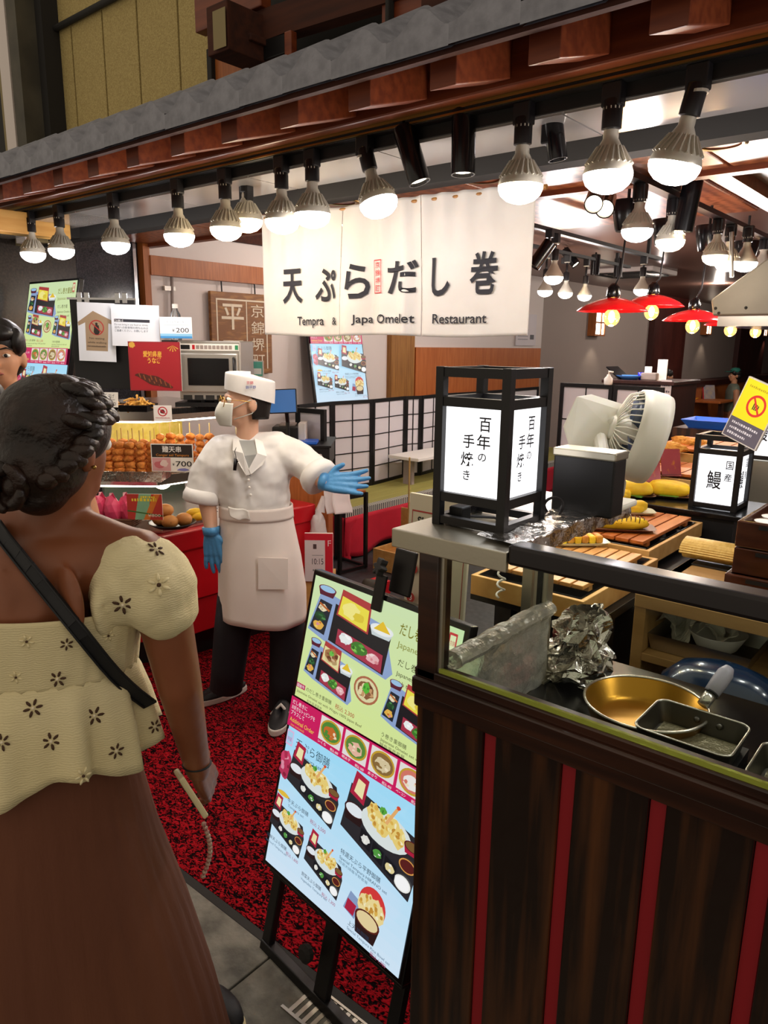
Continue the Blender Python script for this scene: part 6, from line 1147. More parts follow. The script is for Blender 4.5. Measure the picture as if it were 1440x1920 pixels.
def hand(name, m, parent, wrist, d, palm_n, side, scale=1.0, curl=.35, spread=.12, voxel=.0045):
    """wrist position, direction to the fingers, palm normal, side = thumb direction sign"""
    d = Vector(d).normalized(); n = Vector(palm_n); n = (n-d*n.dot(d)).normalized(); s_ = d.cross(n)*side; k = scale; w = Vector(wrist); tubes = []
    pts = [w, w+d*.03*k, w+d*.06*k, w+d*.085*k]; 
    for j in (-1, -.33, .33, 1): tubes.append(([w+s_*j*.012*k, w+d*.045*k+s_*j*.024*k, w+d*.088*k+s_*j*.030*k], [.016*k, .0145*k, .0125*k]))
    for j, L in ((1, .070), (.33, .080), (-.33, .075), (-1, .058)):
        b = w+d*.088*k+s_*j*.030*k; dirn = (d+s_*j*spread*.5); p1 = b+dirn*L*.42*k; p2 = p1+(dirn+n*curl).normalized()*L*.34*k; p3 = p2+(dirn+n*curl*2.2).normalized()*L*.28*k
        tubes.append(([b, p1, p2, p3], [.0105*k, .0098*k, .009*k, .0075*k]))
    tb_ = w+d*.025*k+s_*.026*k; t1 = tb_+(d*.6+s_*.75+n*.25).normalized()*.035*k; t2 = t1+(d*.85+s_*.3+n*.35).normalized()*.03*k; tubes.append(([tb_, t1, t2], [.0135*k, .0115*k, .0085*k]))
    return fig(name, m, parent, tubes, voxel=voxel, it=3)
# ---------------------------------------------------------------- the cook
CD = 3.09
J = lambda x, y, dz=0: PH(x, y, CD+dz)
ck = thing('person', 'cook in white jacket, apron, cap and mask pointing with blue gloves', 'person', (J(475, 1320).x, J(475, 1320).y, 0))
hc = J(462, 752); hf = -RT*.92 - FH*.38 + Vector((0, 0, .06)); HM = frame(hc, hf) @ Matrix.Scale(.98, 4)
shR, shL = J(412, 842), J(532, 838, .03); elR, waR = J(386, 925, -.02), J(396, 992, -.06); elL, waL = J(588, 884, -.05), J(606, 905, -.12)
hipc = J(480, 985); kR, aR_ = J(436, 1185, -.02), J(420, 1285, .0); kL, aL = J(540, 1185, .02), J(532, 1325, -.0)
tb_ = [([J(470, 940), J(472, 880), J(466, 850)], [.09, .10, .07]), ([J(464, 845), J(464, 800), hc + Vector((0, 0, -.06))], [.05, .046, .05]), ([shR, elR, waR], [.046, .043, .028]), ([shL, elL, waL], [.046, .043, .028]), ([shR, J(466, 850), shL], .045), ([hipc + Vector((0, 0, .08)), hipc], [.12, .13]), ([J(455, 1000), kR, aR_], [.085, .06, .042]), ([J(505, 1000), kL, aL], [.085, .06, .042])]
body = fig('body', 'skinpale', ck, tb_, [(tuple(HM @ Vector(c)), r[0]) for c, r in ()], .009, 5)
# head joined into the same surface
mb = MB()
for c, r in HEADB: mb.blob((0, 0, 0), 1, 3, 0, M=HM @ Matrix.Translation(c) @ Matrix.Diagonal((r[0], r[1], r[2], 1)))
bm = bmesh.new(); bm.from_mesh(body.data); tmp = bpy.data.meshes.new('t'); off = origin(ck); tmp.from_pydata([tuple(Vector(v)-off) for v in mb.v], [], mb.f); bm.from_mesh(tmp); bm.to_mesh(body.data); bm.free(); bpy.data.meshes.remove(tmp); body.modifiers['skin'].voxel_size = .006
# face: eyes, glasses, mask, hair, cap
for sx_ in (-1, 1):
    MB().blob((0, 0, 0), .0125, 2, 0, M=HM @ Matrix.Translation((sx_*.031, .079, .004))).build('eye', 'paperwhite', ck, smooth=True)
    MB().blob((0, 0, 0), .0065, 2, 0, M=HM @ Matrix.Translation((sx_*.031, .0885, .004))).build('iris', 'black', ck, smooth=True)
    MB().tube([HM @ Vector((sx_*.034+.023*math.cos(a*.35), .104, -.004+.021*math.sin(a*.35))) for a in range(19)], .002, 6, cap=False).build('glasses_rim', 'gold', ck, smooth=True)
    MB().tube([HM @ Vector((sx_*.057, .102, .002)), HM @ Vector((sx_*.077, .04, .006)), HM @ Vector((sx_*.08, -.01, .0))], .0012, 5).build('glasses_temple', 'gold', ck)
    MB().tube([HM @ Vector((sx_*.055, .065, -.03)), HM @ Vector((sx_*.078, .0, .01)), HM @ Vector((sx_*.082, -.025, .0)), HM @ Vector((sx_*.076, -.01, -.045)), HM @ Vector((sx_*.05, .06, -.075))], .0022, 6).build('mask_loop', 'maskwhite', ck, smooth=True)
MB().tube([HM @ Vector((-.012, .106, .0)), HM @ Vector((.012, .106, .0))], .0013, 5).build('glasses_bridge', 'gold', ck)
def maskf(u, v):
    a = (u-.5)*2.35; z = -.008-v*.098; bulge = math.sin(v*math.pi)*.020; r = .066+.006*math.sin(v*math.pi)-.016*max(0, v-.6)
    return tuple(HM @ Vector((math.sin(a)*r*(1.0-.18*v), .040+math.cos(a)*(.070+bulge*math.cos(a)), z)))
MB().grid(maskf, 20, 14).build('face_mask', 'maskwhite', ck, smooth=True, solid=.003)
def hairf(u, v):
    an = u*2*math.pi; y = math.sin(an); x = math.cos(an); low = -.07 if y < .1 else .042; z = .055+(low-.055)*v; sh_f = 1 if y < .1 else .9
    return tuple(HM @ Vector((x*(.081-.012*v)*sh_f, -.012+y*(.098-.016*v)*sh_f, z)))
MB().grid(hairf, 36, 10, wrap=True).build('hair', 'hairblack', ck, smooth=True, solid=.008)
def capf(u, v):
    an = u*2*math.pi; x, y = math.cos(an), math.sin(an); z = .020 + .080*min(v/.72, 1) + .012*(-y)*0; r = 1+.06*math.sin(v*2)-.10*v; k = 1 if v < .72 else math.cos((v-.72)/.28*math.pi/2)*.999+.001
    return tuple(HM @ Vector((x*.088*r*k, -.014+y*.107*r*k, z + (.014 if v > .72 else 0)*math.sin((v-.72)/.28*math.pi/2) + .026*y*(1-.6*v))))
MB().grid(capf, 40, 16, wrap=True).build('cap', 'cookwhite', ck, smooth=True)
p = Print(.0003); p.text('京錦', -.02, .018, .014, '#c84a58', bold=.01); p.text('錦平野', -.024, 0, .014, '#4a5a9a', bold=.01)
pm = frame(HM @ Vector((-.0925, -.01, .058)), -(HM.to_3x3() @ Vector((-1, 0, 0)))); n_ = HM.to_3x3() @ Vector((-1, .1, .05)); p.build('cap_print', printmat('cloth_print'), ck, plane(HM @ Vector((-.0945, .0, .058)), n_.cross(Vector((0, 0, 1)))*-1, (0, 0, 1)))
# jacket
X_, F_ = RT, FH
rings = [(J(462, 822), X_*.058, F_*.05), (J(464, 830), X_*.095, F_*.062), (J(468, 842), X_*.15, F_*.085), (J(470, 865), X_*.168, F_*.108), (J(472, 900), X_*.165, F_*.12), (J(476, 930), X_*.155, F_*.118), (J(478, 955), X_*.145, F_*.112), (J(479, 975), X_*.15, F_*.115)]
def caploft(mb, n):
    """close both ends of a loft so that it can be merged with other closed shapes"""
    k = len(mb.v); mb.f.append(tuple(range(n))); mb.f.append(tuple(range(k-n, k))); return mb
def cloth(o, voxel=.008, it=4, amp=.008, size=.06, name='folds'):
    md = o.modifiers.new('r', 'REMESH'); md.mode = 'VOXEL'; md.voxel_size = voxel; md.use_smooth_shade = True; md = o.modifiers.new('s', 'SMOOTH'); md.factor = .5; md.iterations = it
    tx = bpy.data.textures.get(name) or bpy.data.textures.new(name, 'CLOUDS'); tx.noise_scale = size; tx.noise_depth = 2
    md = o.modifiers.new('f', 'DISPLACE'); md.texture = tx; md.strength = amp; md.mid_level = .5; md.texture_coords = 'LOCAL'; return o
jk = caploft(ring_loft(rings, 48), 48)
jk.tube([shR + Vector((0, 0, -.005)), J(440, 846), J(468, 838), J(500, 842, .01), shL], [.066, .072, .06, .072, .066], 20)
for a, b, c in ((J(415, 846), J(386, 892, -.01), J(380, 930, -.02)), (J(530, 846, .02), J(572, 868, -.02), J(597, 893, -.07))):
    jk.tube([a, a.lerp(b, .5), b, c], [.070, .076, .072, .070], 20); jk.blob(tuple(a), .07, 2, 0)
cloth(jk.build('jacket', 'cookwhite', ck, smooth=True), .009, 8, .022, .09)
for b, c in ((J(386, 892, -.01), J(380, 930, -.02)), (J(572, 868, -.02), J(597, 893, -.07))):
    d = (c-b).normalized(); MB().tube([c-d*.03, c-d*.005, c+d*.02, c+d*.03], [.074, .083, .082, .070], 24).build('rolled_cuff', 'cookwhite', ck, smooth=True)
MB().add([tuple(J(446, 826, -.055)), tuple(J(475, 826, -.055)), tuple(J(484, 852, -.112)), tuple(J(469, 894, -.128)), tuple(J(454, 856, -.112))], [(0, 1, 2, 3, 4)]).build('undershirt', 'greyshirt', ck, solid=.004)
for q_ in ((( 437, 822, -.05), (447, 823, -.06), (456, 850, -.118), (470, 890, -.132), (462, 892, -.132), (444, 862, -.118), (437, 845, -.10)), ((477, 822, -.05), (492, 828, -.05), (500, 856, -.105), (492, 872, -.118), (470, 890, -.134), (466, 880, -.132), (482, 850, -.115))):
    MB().add([tuple(J(*a)) for a in q_], [tuple(range(len(q_)))]).build('lapel', 'cookwhite', ck, solid=.006)
MB().tube([J(446, 866, -.127), J(442, 860, -.13), J(440, 882, -.135)], [.004, .008, .007], 8).build('microphone', 'black', ck, smooth=True); MB().tube([J(447, 830, -.07), J(440, 846, -.11), J(444, 864, -.128)], .0016, 5).build('microphone_wire', 'black', ck, smooth=True)
for k in range(3): MB().blob(tuple(J(466+2*k, 900+14*k, -.128)), .006, 2, 0).build('button', 'paperwhite', ck)
# apron
ap = [(J(480, 950), X_*.150, F_*.117), (J(482, 985), X_*.160, F_*.128), (J(487, 1040), X_*.178, F_*.14), (J(492, 1100), X_*.19, F_*.15), (J(492, 1156), X_*.193, F_*.155)]
ring_loft(ap, 90, .022, 6, 2, hem=lambda u: .012*math.sin(u*12.6)).build('apron', 'apronwhite', ck, smooth=True, solid=.004)
ring_loft([(J(480, 945), X_*.155, F_*.122), (J(481, 968), X_*.158, F_*.126)], 48).build('apron_band', 'apronwhite', ck, smooth=True, solid=.006)
MB().add([tuple(J(484, 1045, -.152)), tuple(J(540, 1047, -.135)), tuple(J(540, 1105, -.145)), tuple(J(484, 1105, -.158))], [(0, 1, 2, 3)]).build('apron_pocket', 'apronwhite', ck, solid=.004)
MB().grid(crumple(lambda u, v: tuple(J(432+36*u, 950+10*u+22*v*(1-.5*abs(u-.5)), -.14)), .012, 20, 6), 14, 8).build('tie_cloth', 'paperwhite', ck, smooth=True, solid=.006)
# trousers, shoes, gloves
for a, b, c in ((J(448, 1120), kR, J(424, 1290)), (J(520, 1120), kL, J(534, 1326))): MB().tube([a, b, b.lerp(c, .6), c], [.095, .082, .076, .074], 20).build('trouser_leg', 'trouser', ck, smooth=True)
for ank, d in ((P(432, 1285, Z=.05), -RT*.75 - FH*.62), (P(534, 1322, Z=.05), -RT*.1 - FH*.95)):
    d = Vector(d).normalized(); s_ = d.cross(Vector((0, 0, 1))); base = Vector((ank.x, ank.y, .001))
    def shoef(u, v, k=1.0, zz=0):
        an = u*2*math.pi; L = .135; x = math.cos(an); y = math.sin(an); w_ = .045*(1+.18*x); top = (.075 if x < -.1 else .075-.045*((x+.1)/1.1)); r = math.cos(v*math.pi/2)**.5 if v < 1 else 0
        return tuple(base + d*(.055+x*L*k*(r if v > .3 else 1)) + s_*(y*w_*k*(r if v > .3 else 1)) + Vector((0, 0, .022+top*v)))
    MB().grid(shoef, 30, 10, wrap=True).build('shoe', 'shoeblack', ck, smooth=True)
    MB().prism([((.055+math.cos(a)*.142), math.sin(a)*.047*(1+.18*math.cos(a))) for a in [i*2*math.pi/30 for i in range(30)]], .0, .030, frame(base, -s_)).build('sole', 'sole', ck, bevel=.006, smooth=False)
    MB().tube([base + d*.075 + s_*.043 + Vector((0, 0, .04)), base + d*.07 + Vector((0, 0, .088)), base + d*.075 - s_*.043 + Vector((0, 0, .04))], .008, 8).build('shoe_strap', 'sole', ck, smooth=True)
hand('glove', 'glove', ck, waR + Vector((0, 0, -.012)), J(404, 1062, -.06)-waR, FH + RT*.25, 1, 1.12, .18, .45)
MB().tube([waR + (waR-elR).normalized()*-.01, waR + Vector((0, 0, -.025))], [.038, .034], 14).build('glove_cuff', 'glove', ck, smooth=True)
hand('glove', 'glove', ck, waL + (waL-elL)*.0, RT*.95 - FH*.2 + Vector((0, 0, .04)), Vector((0, 0, .45)) - FH*.8, -1, 1.15, .15, .4)
MB().tube([waL.lerp(elL, .15), waL + RT*.02], [.038, .036], 14).build('glove_cuff', 'glove', ck, smooth=True)
# ---------------------------------------------------------------- the customer seen from behind
WD = 1.30
K = lambda x, y, dz=0: PH(x, y, WD+dz)
mat('blouse', '#e4d8b0', .9, col2='#d8ca9c', scale=3, bump=.16, bscale=1, btex='wave'); mat('skirt', '#71442e', .85, col2='#643a27', scale=8, bump=.25, bscale=60, stretch=(1, 1, .05)); mat('strap', '#17181c', .6)
nt = MATS['blouse'].node_tree
for n_ in nt.nodes:
    if n_.type == 'TEX_WAVE': n_.inputs['Scale'].default_value = 75; n_.inputs['Distortion'].default_value = 7; n_.inputs['Detail'].default_value = 2; n_.bands_direction = 'Z'
cu = thing('person', 'customer with braided dark hair, cream blouse and brown skirt seen from behind', 'person', (K(60, 1300).x, K(60, 1300).y, 0))
wf = (FH*.93 + RT*.37)                       # she looks into the shop, a little to the right
sp_ = 62
hcw = K(112, 838, .02); WM = frame(hcw, wf + Vector((0, 0, -.08)))
sR, sL = K(256, 1050, .0), K(-135, 1030, .04); eR, wR = K(338, 1290, .0), K(372, 1445, .06); eL, wL_ = K(-190, 1300, .05), K(-150, 1460, .2)
tubes = [([K(55, 1500), K(60, 1350), K(62, 1200), K(66, 1110)], [.135, .118, .125, .115]), ([K(66, 1100, .02), K(95, 1000, .02), hcw + Vector((0, 0, -.05))], [.075, .058, .058]), ([K(66, 1075), sR], [.085, .062]), ([K(66, 1075), sL], [.085, .062]), ([K(90, 985, .02), K(170, 1005, .01), sR], [.05, .045, .055]), ([K(80, 985, .02), K(-20, 1000, .02), sL], [.05, .045, .055]), ([sR, K(312, 1170), eR, wR], [.058, .050, .042, .026]), ([sL, eL, wL_], [.058, .042, .026]), ([K(120, 1500), K(130, 1900), Vector((K(110, 1900).x, K(110, 1900).y, .09))], [.11, .07, .045]), ([K(0, 1500), K(-10, 1900), Vector((K(-10, 1900).x, K(-10, 1900).y, .09))], [.11, .07, .045])]
b2 = fig('body', 'skinbrown', cu, tubes, (), .0065, 10); mb = MB()
for c, r in HEADB: mb.blob((0, 0, 0), 1, 3, 0, M=WM @ Matrix.Translation(c) @ Matrix.Diagonal((r[0], r[1], r[2], 1)))
for c, r in (((130, 1130, -.085), (.05, .012, .07)), ((0, 1130, -.08), (.05, .012, .07))): mb.blob((0, 0, 0), 1, 3, 0, M=Matrix.Translation(K(*c)) @ Matrix.Diagonal((r[0], r[1], r[2], 1)))
bm = bmesh.new(); bm.from_mesh(b2.data); tmp = bpy.data.meshes.new('t'); off = origin(cu); tmp.from_pydata([tuple(Vector(v)-off) for v in mb.v], [], mb.f); bm.from_mesh(tmp); bm.to_mesh(b2.data); bm.free(); bpy.data.meshes.remove(tmp)
# hair: a cap of combed strands, a braid round the crown, a knot at the nape
mb = MB()
for c, r in (((0, -.012, .040), (.090, .108, .092)), ((0, -.04, -.02), (.078, .080, .085)), ((0, -.05, -.07), (.055, .05, .05))): mb.blob((0, 0, 0), 1, 3, 0, M=WM @ Matrix.Translation(c) @ Matrix.Diagonal((r[0], r[1], r[2], 1)))
hr = mb.build('hair', 'hairbrown', cu, smooth=True); md = hr.modifiers.new('r', 'REMESH'); md.mode = 'VOXEL'; md.voxel_size = .006; md.use_smooth_shade = True; md = hr.modifiers.new('s', 'SMOOTH'); md.iterations = 6
for q in range(3):       # twisted ropes of hair lying over the cap towards the braid
    for k in range(9):
        t = k/8; an = 2.2 - t*2.3 - q*.12; th = .55+.32*q+.25*t; c = WM @ Vector((.086*math.sin(th)*math.cos(an), -.014+.100*math.sin(th)*math.sin(an), .040+.088*math.cos(th)))
        if math.sin(an) > -.2 or q == 2: MB().blob((0, 0, 0), .024, 2, .12, 3, k+q, (1.3, .8, .55), Matrix.Translation(c) @ Euler((0, .3, an+1.2)).to_matrix().to_4x4()).build('hair_twist', 'hairbrown', hr, smooth=True)
for k in range(11):      # braid from the right temple back to the knot
    t = k/10; an = .75 - t*1.75; c = WM @ Vector((.088*math.cos(an)+.006, .02-.105*t, .075-.125*t)); M = Matrix.Translation(c) @ Euler((.4*(-1)**k, .6, an)).to_matrix().to_4x4()
    MB().blob((0, 0, 0), .021, 2, .15, 3, k, (.75, 1.15, .8), M).build('braid_strand', 'hairbrown', hr, smooth=True)
kc_ = K(28, 905, -.06)
for k in range(9):
    a = k*.7; MB().tube([kc_ + RT*(.034*math.cos(a+i*.45)*(.6+.06*i)) + Vector((0, 0, .040*math.sin(a+i*.45)*(.6+.06*i))) + FH*(-.012+.006*i*(-1)**k) for i in range(7)], [.006, .012, .014, .014, .013, .011, .006], 8).build('bun_strand', 'hairbrown', hr, smooth=True)
MB().blob(tuple(kc_), .036, 2, .3, 4, 2, (1, .8, 1.1)).build('hair_bun', 'hairbrown', hr, smooth=True)
for sx_ in (-1, 1):
    MB().blob((0, 0, 0), .0125, 2, 0, M=WM @ Matrix.Translation((sx_*.031, .079, .004))).build('eye', 'paperwhite', cu, smooth=True); MB().blob((0, 0, 0), .0065, 2, 0, M=WM @ Matrix.Translation((sx_*.031, .0885, .004))).build('iris', 'black', cu, smooth=True)
MB().blob((0, 0, 0), .004, 2, 0, M=WM @ Matrix.Translation((.086, -.008, -.03))).build('earring', 'gold', cu)
# blouse: smocked band round the back, gathered peplum, puffed sleeves with embroidered flowers
bw = [(K(62, 1122), X_*.200, F_*.128), (K(61, 1160), X_*.200, F_*.130), (K(60, 1200), X_*.197, F_*.130), (K(58, 1243), X_*.196, F_*.130)]
ring_loft(bw, 140, .010, 36, 0).build('blouse_band', 'blouse', cu, smooth=True, solid=.004)
pe = [(K(58, 1238), X_*.196, F_*.130), (K(57, 1270), X_*.210, F_*.145), (K(58, 1320), X_*.225, F_*.16), (K(60, 1392), X_*.240, F_*.178)]
ring_loft(pe, 200, .06, 13, 1, hem=lambda u: .022*math.sin(u*31+.6)+.012*math.sin(u*14)).build('peplum', 'blouse', cu, smooth=True, solid=.003)
def puff(c0, c1, c2, r):
    d0 = (c1-c0); return [(c0, r[0]), (c1, r[1]), (c2, r[2])]
s1 = Vector((0, 0, 1)); s2 = FH
mb = MB()
for c, r in (((250, 1050, 0), (.06, .082, .058)), ((282, 1068, 0), (.055, .082, .062)), ((246, 1086, 0), (.066, .088, .090)), ((300, 1108, 0), (.066, .088, .086)), ((312, 1140, 0), (.058, .078, .058)), ((214, 1102, 0), (.036, .082, .088)), ((205, 1128, -.03), (.022, .07, .075))): mb.blob((0, 0, 0), 1, 3, 0, M=plane(K(*c), RT, (0, 0, 1)) @ Matrix.Diagonal((r[0], r[2], r[1], 1)))
cloth(mb.build('puff_sleeve', 'blouse', cu, smooth=True), .006, 8, .010, .05, 'gauze')
sl2 = [(K(-70, 1050, .03), s1*.06, s2*.07), (K(-110, 1075, .03), s1*.082, s2*.085), (K(-170, 1150, .03), s1*.085, s2*.084), (K(-190, 1190, .03), s1*.06, s2*.06)]
ring_loft(sl2, 40, .01, 9, 1).build('puff_sleeve', 'blouse', cu, smooth=True, solid=.003)
mat('petalbrown', '#4a3222', .8); mat('petalcream', '#e6d9ae', .8); mat('petalcentre', '#e8dcc0', .8)
dgx = bpy.context.evaluated_depsgraph_get(); dgx.update()
def flower(px, py, r, m):
    hit = SC.ray_cast(dgx, EYE, (P(px, py, D=1)-EYE).normalized())
    if not hit[0]: return
    c = hit[1]; n = hit[2] if hit[2].dot(EYE-c) > 0 else -hit[2]; M = Matrix.Translation(c + n*.001) @ n.to_track_quat('Z', 'Y').to_matrix().to_4x4()
    mb = MB()
    for k in range(6): mb.blob((0, 0, 0), 1, 1, 0, M=M @ Matrix.Rotation(k*math.pi/3+px, 4, 'Z') @ Matrix.Translation((r*.62, 0, 0)) @ Matrix.Diagonal((r*.40, r*.17, .0016, 1)))
    mb.build('embroidered_flower', m, cu, smooth=True); MB().blob(tuple(c+n*.001), r*.2, 1, 0).build('flower_centre', 'petalcentre' if m == 'petalbrown' else 'petalbrown', cu)
for px, py, r, m in ((298, 1097, .022, 'petalcream'), (230, 1134, .019, 'petalbrown'), (292, 1030, .018, 'petalbrown'), (108, 1273, .016, 'petalbrown'), (62, 1328, .017, 'petalbrown'), (177, 1342, .018, 'petalbrown'), (96, 1390, .017, 'petalbrown'), (156, 1455, .016, 'petalcream'), (218, 1408, .015, 'petalbrown'), (290, 1362, .014, 'petalbrown'), (50, 1203, .013, 'petalcream'), (203, 1192, .012, 'petalcream'), (125, 1208, .012, 'petalbrown'), (4, 1392, .016, 'petalbrown'), (30, 1270, .012, 'petalcream')): flower(px, py, r, m)
# skirt
sk = [(K(60, 1350), X_*.185, F_*.125), (K(61, 1440), X_*.205, F_*.15), (K(64, 1560), X_*.243, F_*.18), (K(76, 1700), X_*.298, F_*.205), (K(90, 1840), X_*.345, F_*.225), (K(100, 1960), X_*.380, F_*.24), (K(110, 2100), X_*.42, F_*.255), (K(116, 2240), X_*.45, F_*.27)]
ring_loft(sk, 200, .012, 40, 0).build('skirt', 'skirt', cu, smooth=True, solid=.003)
st_ = thing('shoulder_bag', 'dark shoulder bag strap slung across the customer back', 'bag', K(60, 1100))
def onback(px, py, off=.006):
    hit = SC.ray_cast(dgx, EYE, (P(px, py, D=1)-EYE).normalized())
    return hit[1] - (hit[1]-EYE).normalized()*off if hit[0] and (hit[1]-EYE).length < 2.2 else K(px, py, -.12)
dgx = bpy.context.evaluated_depsgraph_get(); dgx.update()
cl = [onback(-8+t*20.5, 985+ (t*25.5 if t < 11 else 280+(t-11)*18), .012) for t in range(0, 15)]
cl = [cl[0]] + [(cl[i-1]+cl[i]*2+cl[i+1])/4 - FH*.004 for i in range(1, 14)] + [cl[14]]
mb = MB()
for i in range(len(cl)-1): mb.beam(cl[i], cl[i+1] + (cl[i+1]-cl[i])*.15, .028, .004, up=-FH)
mb.build('strap', 'strap', st_)
for o_ in (-.0115, .0115): MB().tube([c - FH*.003 + (RT*.75 + Vector((0, 0, .66)))*o_ for c in cl], .0022, 6).build('strap_edge', 'strap', st_, smooth=True)
MB().blob(tuple(K(150, 1400, .30)), .09, 2, .1, 2, 1, (1, .5, .8)).build('bag_body', 'strap', st_, smooth=True)
# hand with the telephone
hd_ = (Vector((0, 0, -.75)) + FH*.55 + RT*.1).normalized()
hand('hand', 'skinbrown', cu, wR - (wR-eR).normalized()*.01, hd_, -RT*.95 + FH*.1, 1, .92, 1.0, .05)
MB().tube([wR + (wR-eR).normalized()*-.02 + (RT*math.cos(a*.35) + FH*math.sin(a*.35))*.028 for a in range(19)], .0022, 6, cap=False).build('bracelet', 'strap', cu, smooth=True)
ph = thing('phone', 'cream cased telephone held in the customer hand', 'phone', K(362, 1495, .02)); MB().box((-.01, -.05, -.006), (.055, .05, .006), Matrix.Translation(K(362, 1494, .0)) @ frame(Vector((0, 0, 0)), (K(390, 1535)-K(338, 1455)).normalized(), (K(362, 1494)-EYE).cross(K(390, 1535)-K(338, 1455))) ).build('case', mat('phonecase', '#cbbd94', .5), ph, bevel=.004)
mb = MB(); 
for k in range(14): mb.blob(tuple(K(382+12*math.sin(k*.25), 1545+k*7.5, .05)), .006, 1, 0)
o = mb.build('bead_strap', mat('beads', '#b9aa92', .5, col2='#a85a5a', scale=120), ph, smooth=True); o['kind'] = 'stuff'
# her shoe on the pavement
sh_ = P(462, 1920, Z=0); MB().blob((sh_.x-.07, sh_.y-.03, .034), .04, 3, .05, 2, 1, (2.2, 1.0, .75)).build('shoe', 'shoeblack', cu, smooth=True); MB().lathe([(.04, 0), (.041, .012), (.039, .014)], 24, Matrix.Translation((sh_.x-.07, sh_.y-.03, .001)), sx=2.25, sy=1.05).build('shoe_sole', 'blouse', cu)
# ---------------------------------------------------------------- man at the left edge and a head before him
def bust(label, px, py, D, f, skin, hairm, face=True, shirt='trouser', name='person', k=1.0):
    c = PH(px, py, D); t = thing(name, label, 'person', (c.x, c.y, 0)); M = frame(c, f) @ Matrix.Scale(k, 4); mb = MB()
    for q_, r in HEADB: mb.blob((0, 0, 0), 1, 3, 0, M=M @ Matrix.Translation(q_) @ Matrix.Diagonal((r[0], r[1], r[2], 1)))
    dn = Vector((0, 0, -1)); s_ = Vector(f).cross(Vector((0, 0, 1))).normalized(); ch = c + dn*.30; hp_ = Vector((c.x, c.y, max(.5, c.z-.72)))
    for pts, rs in (([c + dn*.05, c + dn*.17], [.05, .055]), ([ch + dn*.02, hp_], [.12, .12]), ([ch + s_*.16, ch - s_*.16], .065), ([ch + s_*.18, ch + s_*.24 + dn*.28, ch + s_*.2 + dn*.5 + Vector(f)*.1], [.055, .045, .03]), ([ch - s_*.18, ch - s_*.24 + dn*.28, ch - s_*.2 + dn*.5 + Vector(f)*.1], [.055, .045, .03]), ([hp_ + s_*.09, Vector((c.x, c.y, .08)) + s_*.1], [.09, .05]), ([hp_ - s_*.09, Vector((c.x, c.y, .08)) - s_*.1], [.09, .05])):
        mb.tube(pts, rs if hasattr(rs, '__len__') else [rs]*len(pts), 12); mb.blob(tuple(pts[0]), rs[0] if hasattr(rs, '__len__') else rs, 2, 0); mb.blob(tuple(pts[-1]), rs[-1] if hasattr(rs, '__len__') else rs, 2, 0)
    o = mb.build('body', skin, t, smooth=True); md = o.modifiers.new('r', 'REMESH'); md.mode = 'VOXEL'; md.voxel_size = .008; md.use_smooth_shade = True; md = o.modifiers.new('s', 'SMOOTH'); md.iterations = 4
    for sx_ in (-1, 1):
        if face: MB().blob((0, 0, 0), .0115, 2, 0, M=M @ Matrix.Translation((sx_*.031, .078, .004)) @ Matrix.Diagonal((1.2, 1, .6, 1))).build('eye', 'paperwhite', t, smooth=True); MB().blob((0, 0, 0), .0062, 2, 0, M=M @ Matrix.Translation((sx_*.031, .087, .004))).build('iris', 'black', t, smooth=True); MB().tube([M @ Vector((sx_*.014, .092, .024)), M @ Vector((sx_*.034, .088, .029)), M @ Vector((sx_*.052, .074, .022))], [.002, .0035, .002], 6).build('eyebrow', hairm, t, smooth=True)
    if face: MB().blob((0, 0, 0), 1, 2, 0, M=M @ Matrix.Translation((0, .088, -.055)) @ Matrix.Diagonal((.022, .01, .006, 1))).build('lips', mat('lips', '#a05a4c', .5), t, smooth=True)
    mb = MB()
    for q_, r in (((0, -.018, .045), (.086, .098, .085)), ((0, -.045, -.01), (.080, .07, .07)), ((0, .045, .072), (.062, .045, .034)), ((.06, .03, .05), (.026, .04, .045)), ((-.06, .03, .05), (.026, .04, .045))): mb.blob((0, 0, 0), 1, 3, .06, 6, 1, M=M @ Matrix.Translation(q_) @ Matrix.Diagonal((r[0], r[1], r[2], 1)))
    mb.build('hair', hairm, t, smooth=True)
    rr_ = [(c + dn*.15, s_*.07, Vector(f)*.06), (c + dn*.19, s_*.17, Vector(f)*.09), (c + dn*.3, s_*.21, Vector(f)*.13), (c + dn*.5, s_*.18, Vector(f)*.13), (Vector((c.x, c.y, hp_.z-.02)), s_*.17, Vector(f)*.13)]
    ring_loft(rr_, 32).build('shirt', shirt, t, smooth=True, solid=.004); return t, M
bust('man with short black hair at the left edge looking at the street', -2, 668, 2.55, -FH*.95 + RT*.35, 'skintan', 'hairblack')
bust('dark haired person at the left edge before the man', -62, 780, 1.95, FH*.9 + RT*.3, 'skintan', 'hairblack', False)
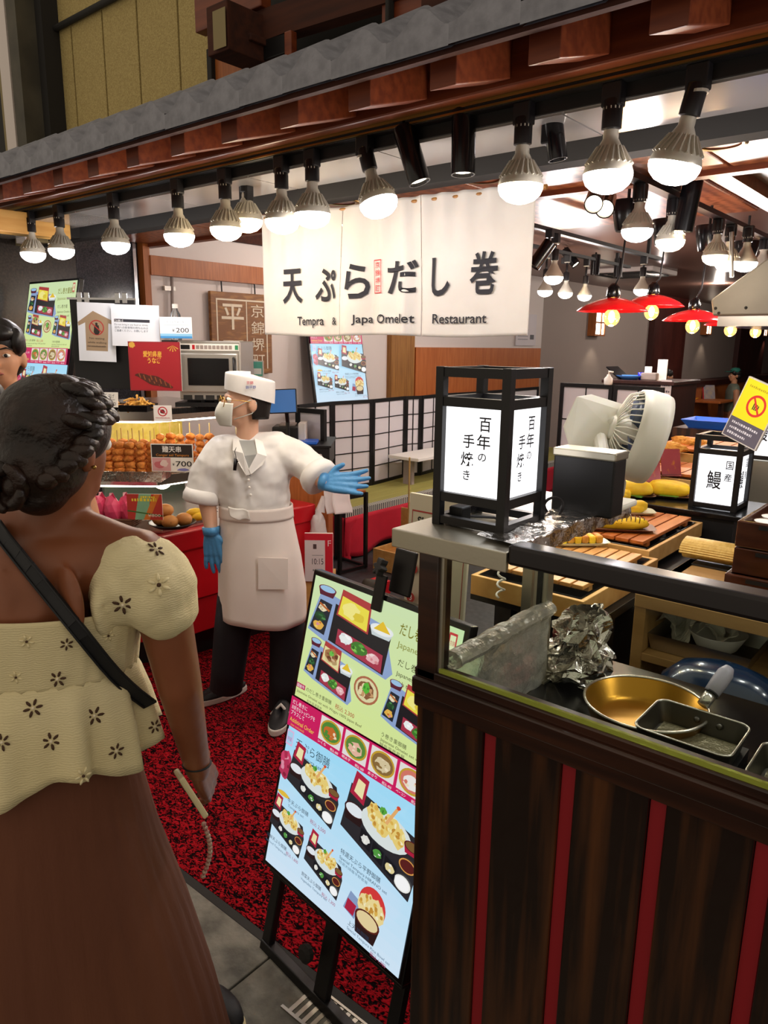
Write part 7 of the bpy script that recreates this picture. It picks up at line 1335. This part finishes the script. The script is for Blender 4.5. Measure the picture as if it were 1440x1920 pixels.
# ---------------------------------------------------------------- diners in the depth
mat('capgreen', '#1c6a5c', .7); mat('shirtgreen', '#6a7468', .85)
tbz = .72; tc = PH(1312, 748, 11.0); tc = P(1312, 748, Z=tbz)
dt = thing('dining_table', 'wooden dining table in the depth with menus and a bottle', 'table', (tc.x, tc.y, 0)); MB().box((tc.x-.3, tc.y-.45, tbz-.04), (tc.x+.5, tc.y+.35, tbz)).build('top', 'orangewood', dt, bevel=.006)
for dx in (-.22, .4): MB().box((tc.x+dx-.03, tc.y-.1, 0), (tc.x+dx+.03, tc.y+.05, tbz-.04)).build('leg', 'deskwood', dt)
t, M = bust('diner in a green cap leaning on the far dining table', 1378, 704, (P(1378, 748, Z=tbz)-EYE).dot(FH), -RT*.9 + FH*.1, 'skintan', 'hairblack', True, 'shirtgreen', k=1.05)
MB().lathe([(.088, .06), (.085, .10), (.06, .13), (.001, .14)], 20, M).build('cap', 'capgreen', t, smooth=True); MB().box((-.06, .07, .062), (.06, .17, .072), M).build('cap_brim', 'capgreen', t, bevel=.004)
t, M = bust('diner hidden behind the reception desk card', 1250, 706, (P(1262, 748, Z=tbz)-EYE).dot(FH)*.86, RT*.9 + FH*.1, 'skintan', 'hairblack', True, 'trouser')
for i, (dx, dy, lb) in enumerate(((-.1, .1, 'open menu standing on the far dining table'), (.12, .15, 'second open menu standing on the far dining table'))):
    t = thing('menu_card', lb, 'menu', (tc.x+dx, tc.y+dy, tbz)); M = Matrix.Translation((tc.x+dx, tc.y+dy, tbz)) @ Matrix.Rotation(aR+.2, 4, 'Z') @ Matrix.Rotation(-.25, 4, 'X'); MB().box((-.13, -.004, 0), (.13, .004, .26), M).build('card', mat('menucard', '#b0a08a', .6, col2='#8a8a9a', scale=14), t); MB().box((-.13, -.005, 0), (-.105, -.003, .26), M).build('spine', 'redpaint2', t)
t = thing('sauce_bottle', 'small dark sauce bottle on the far dining table', 'bottle', (tc.x-.25, tc.y-.1, tbz)); MB().lathe([(.025, 0), (.028, .08), (.015, .11), (.015, .13)], 16, Matrix.Translation((tc.x-.25, tc.y-.1, tbz+.001))).build('bottle', 'black', t, smooth=True); MB().lathe([(.017, .13), (.017, .15)], 12, Matrix.Translation((tc.x-.25, tc.y-.1, tbz))).build('cap', 'paperwhite', t)
t = thing('yellow_dish', 'small yellow dish on the far dining table', 'dish', (tc.x-.05, tc.y-.18, tbz)); MB().lathe([(.05, 0), (.08, .025), (.075, .025), (.045, .005), (.001, .005)], 20, Matrix.Translation((tc.x-.05, tc.y-.18, tbz+.001))).build('dish', 'omelet', t, smooth=True)
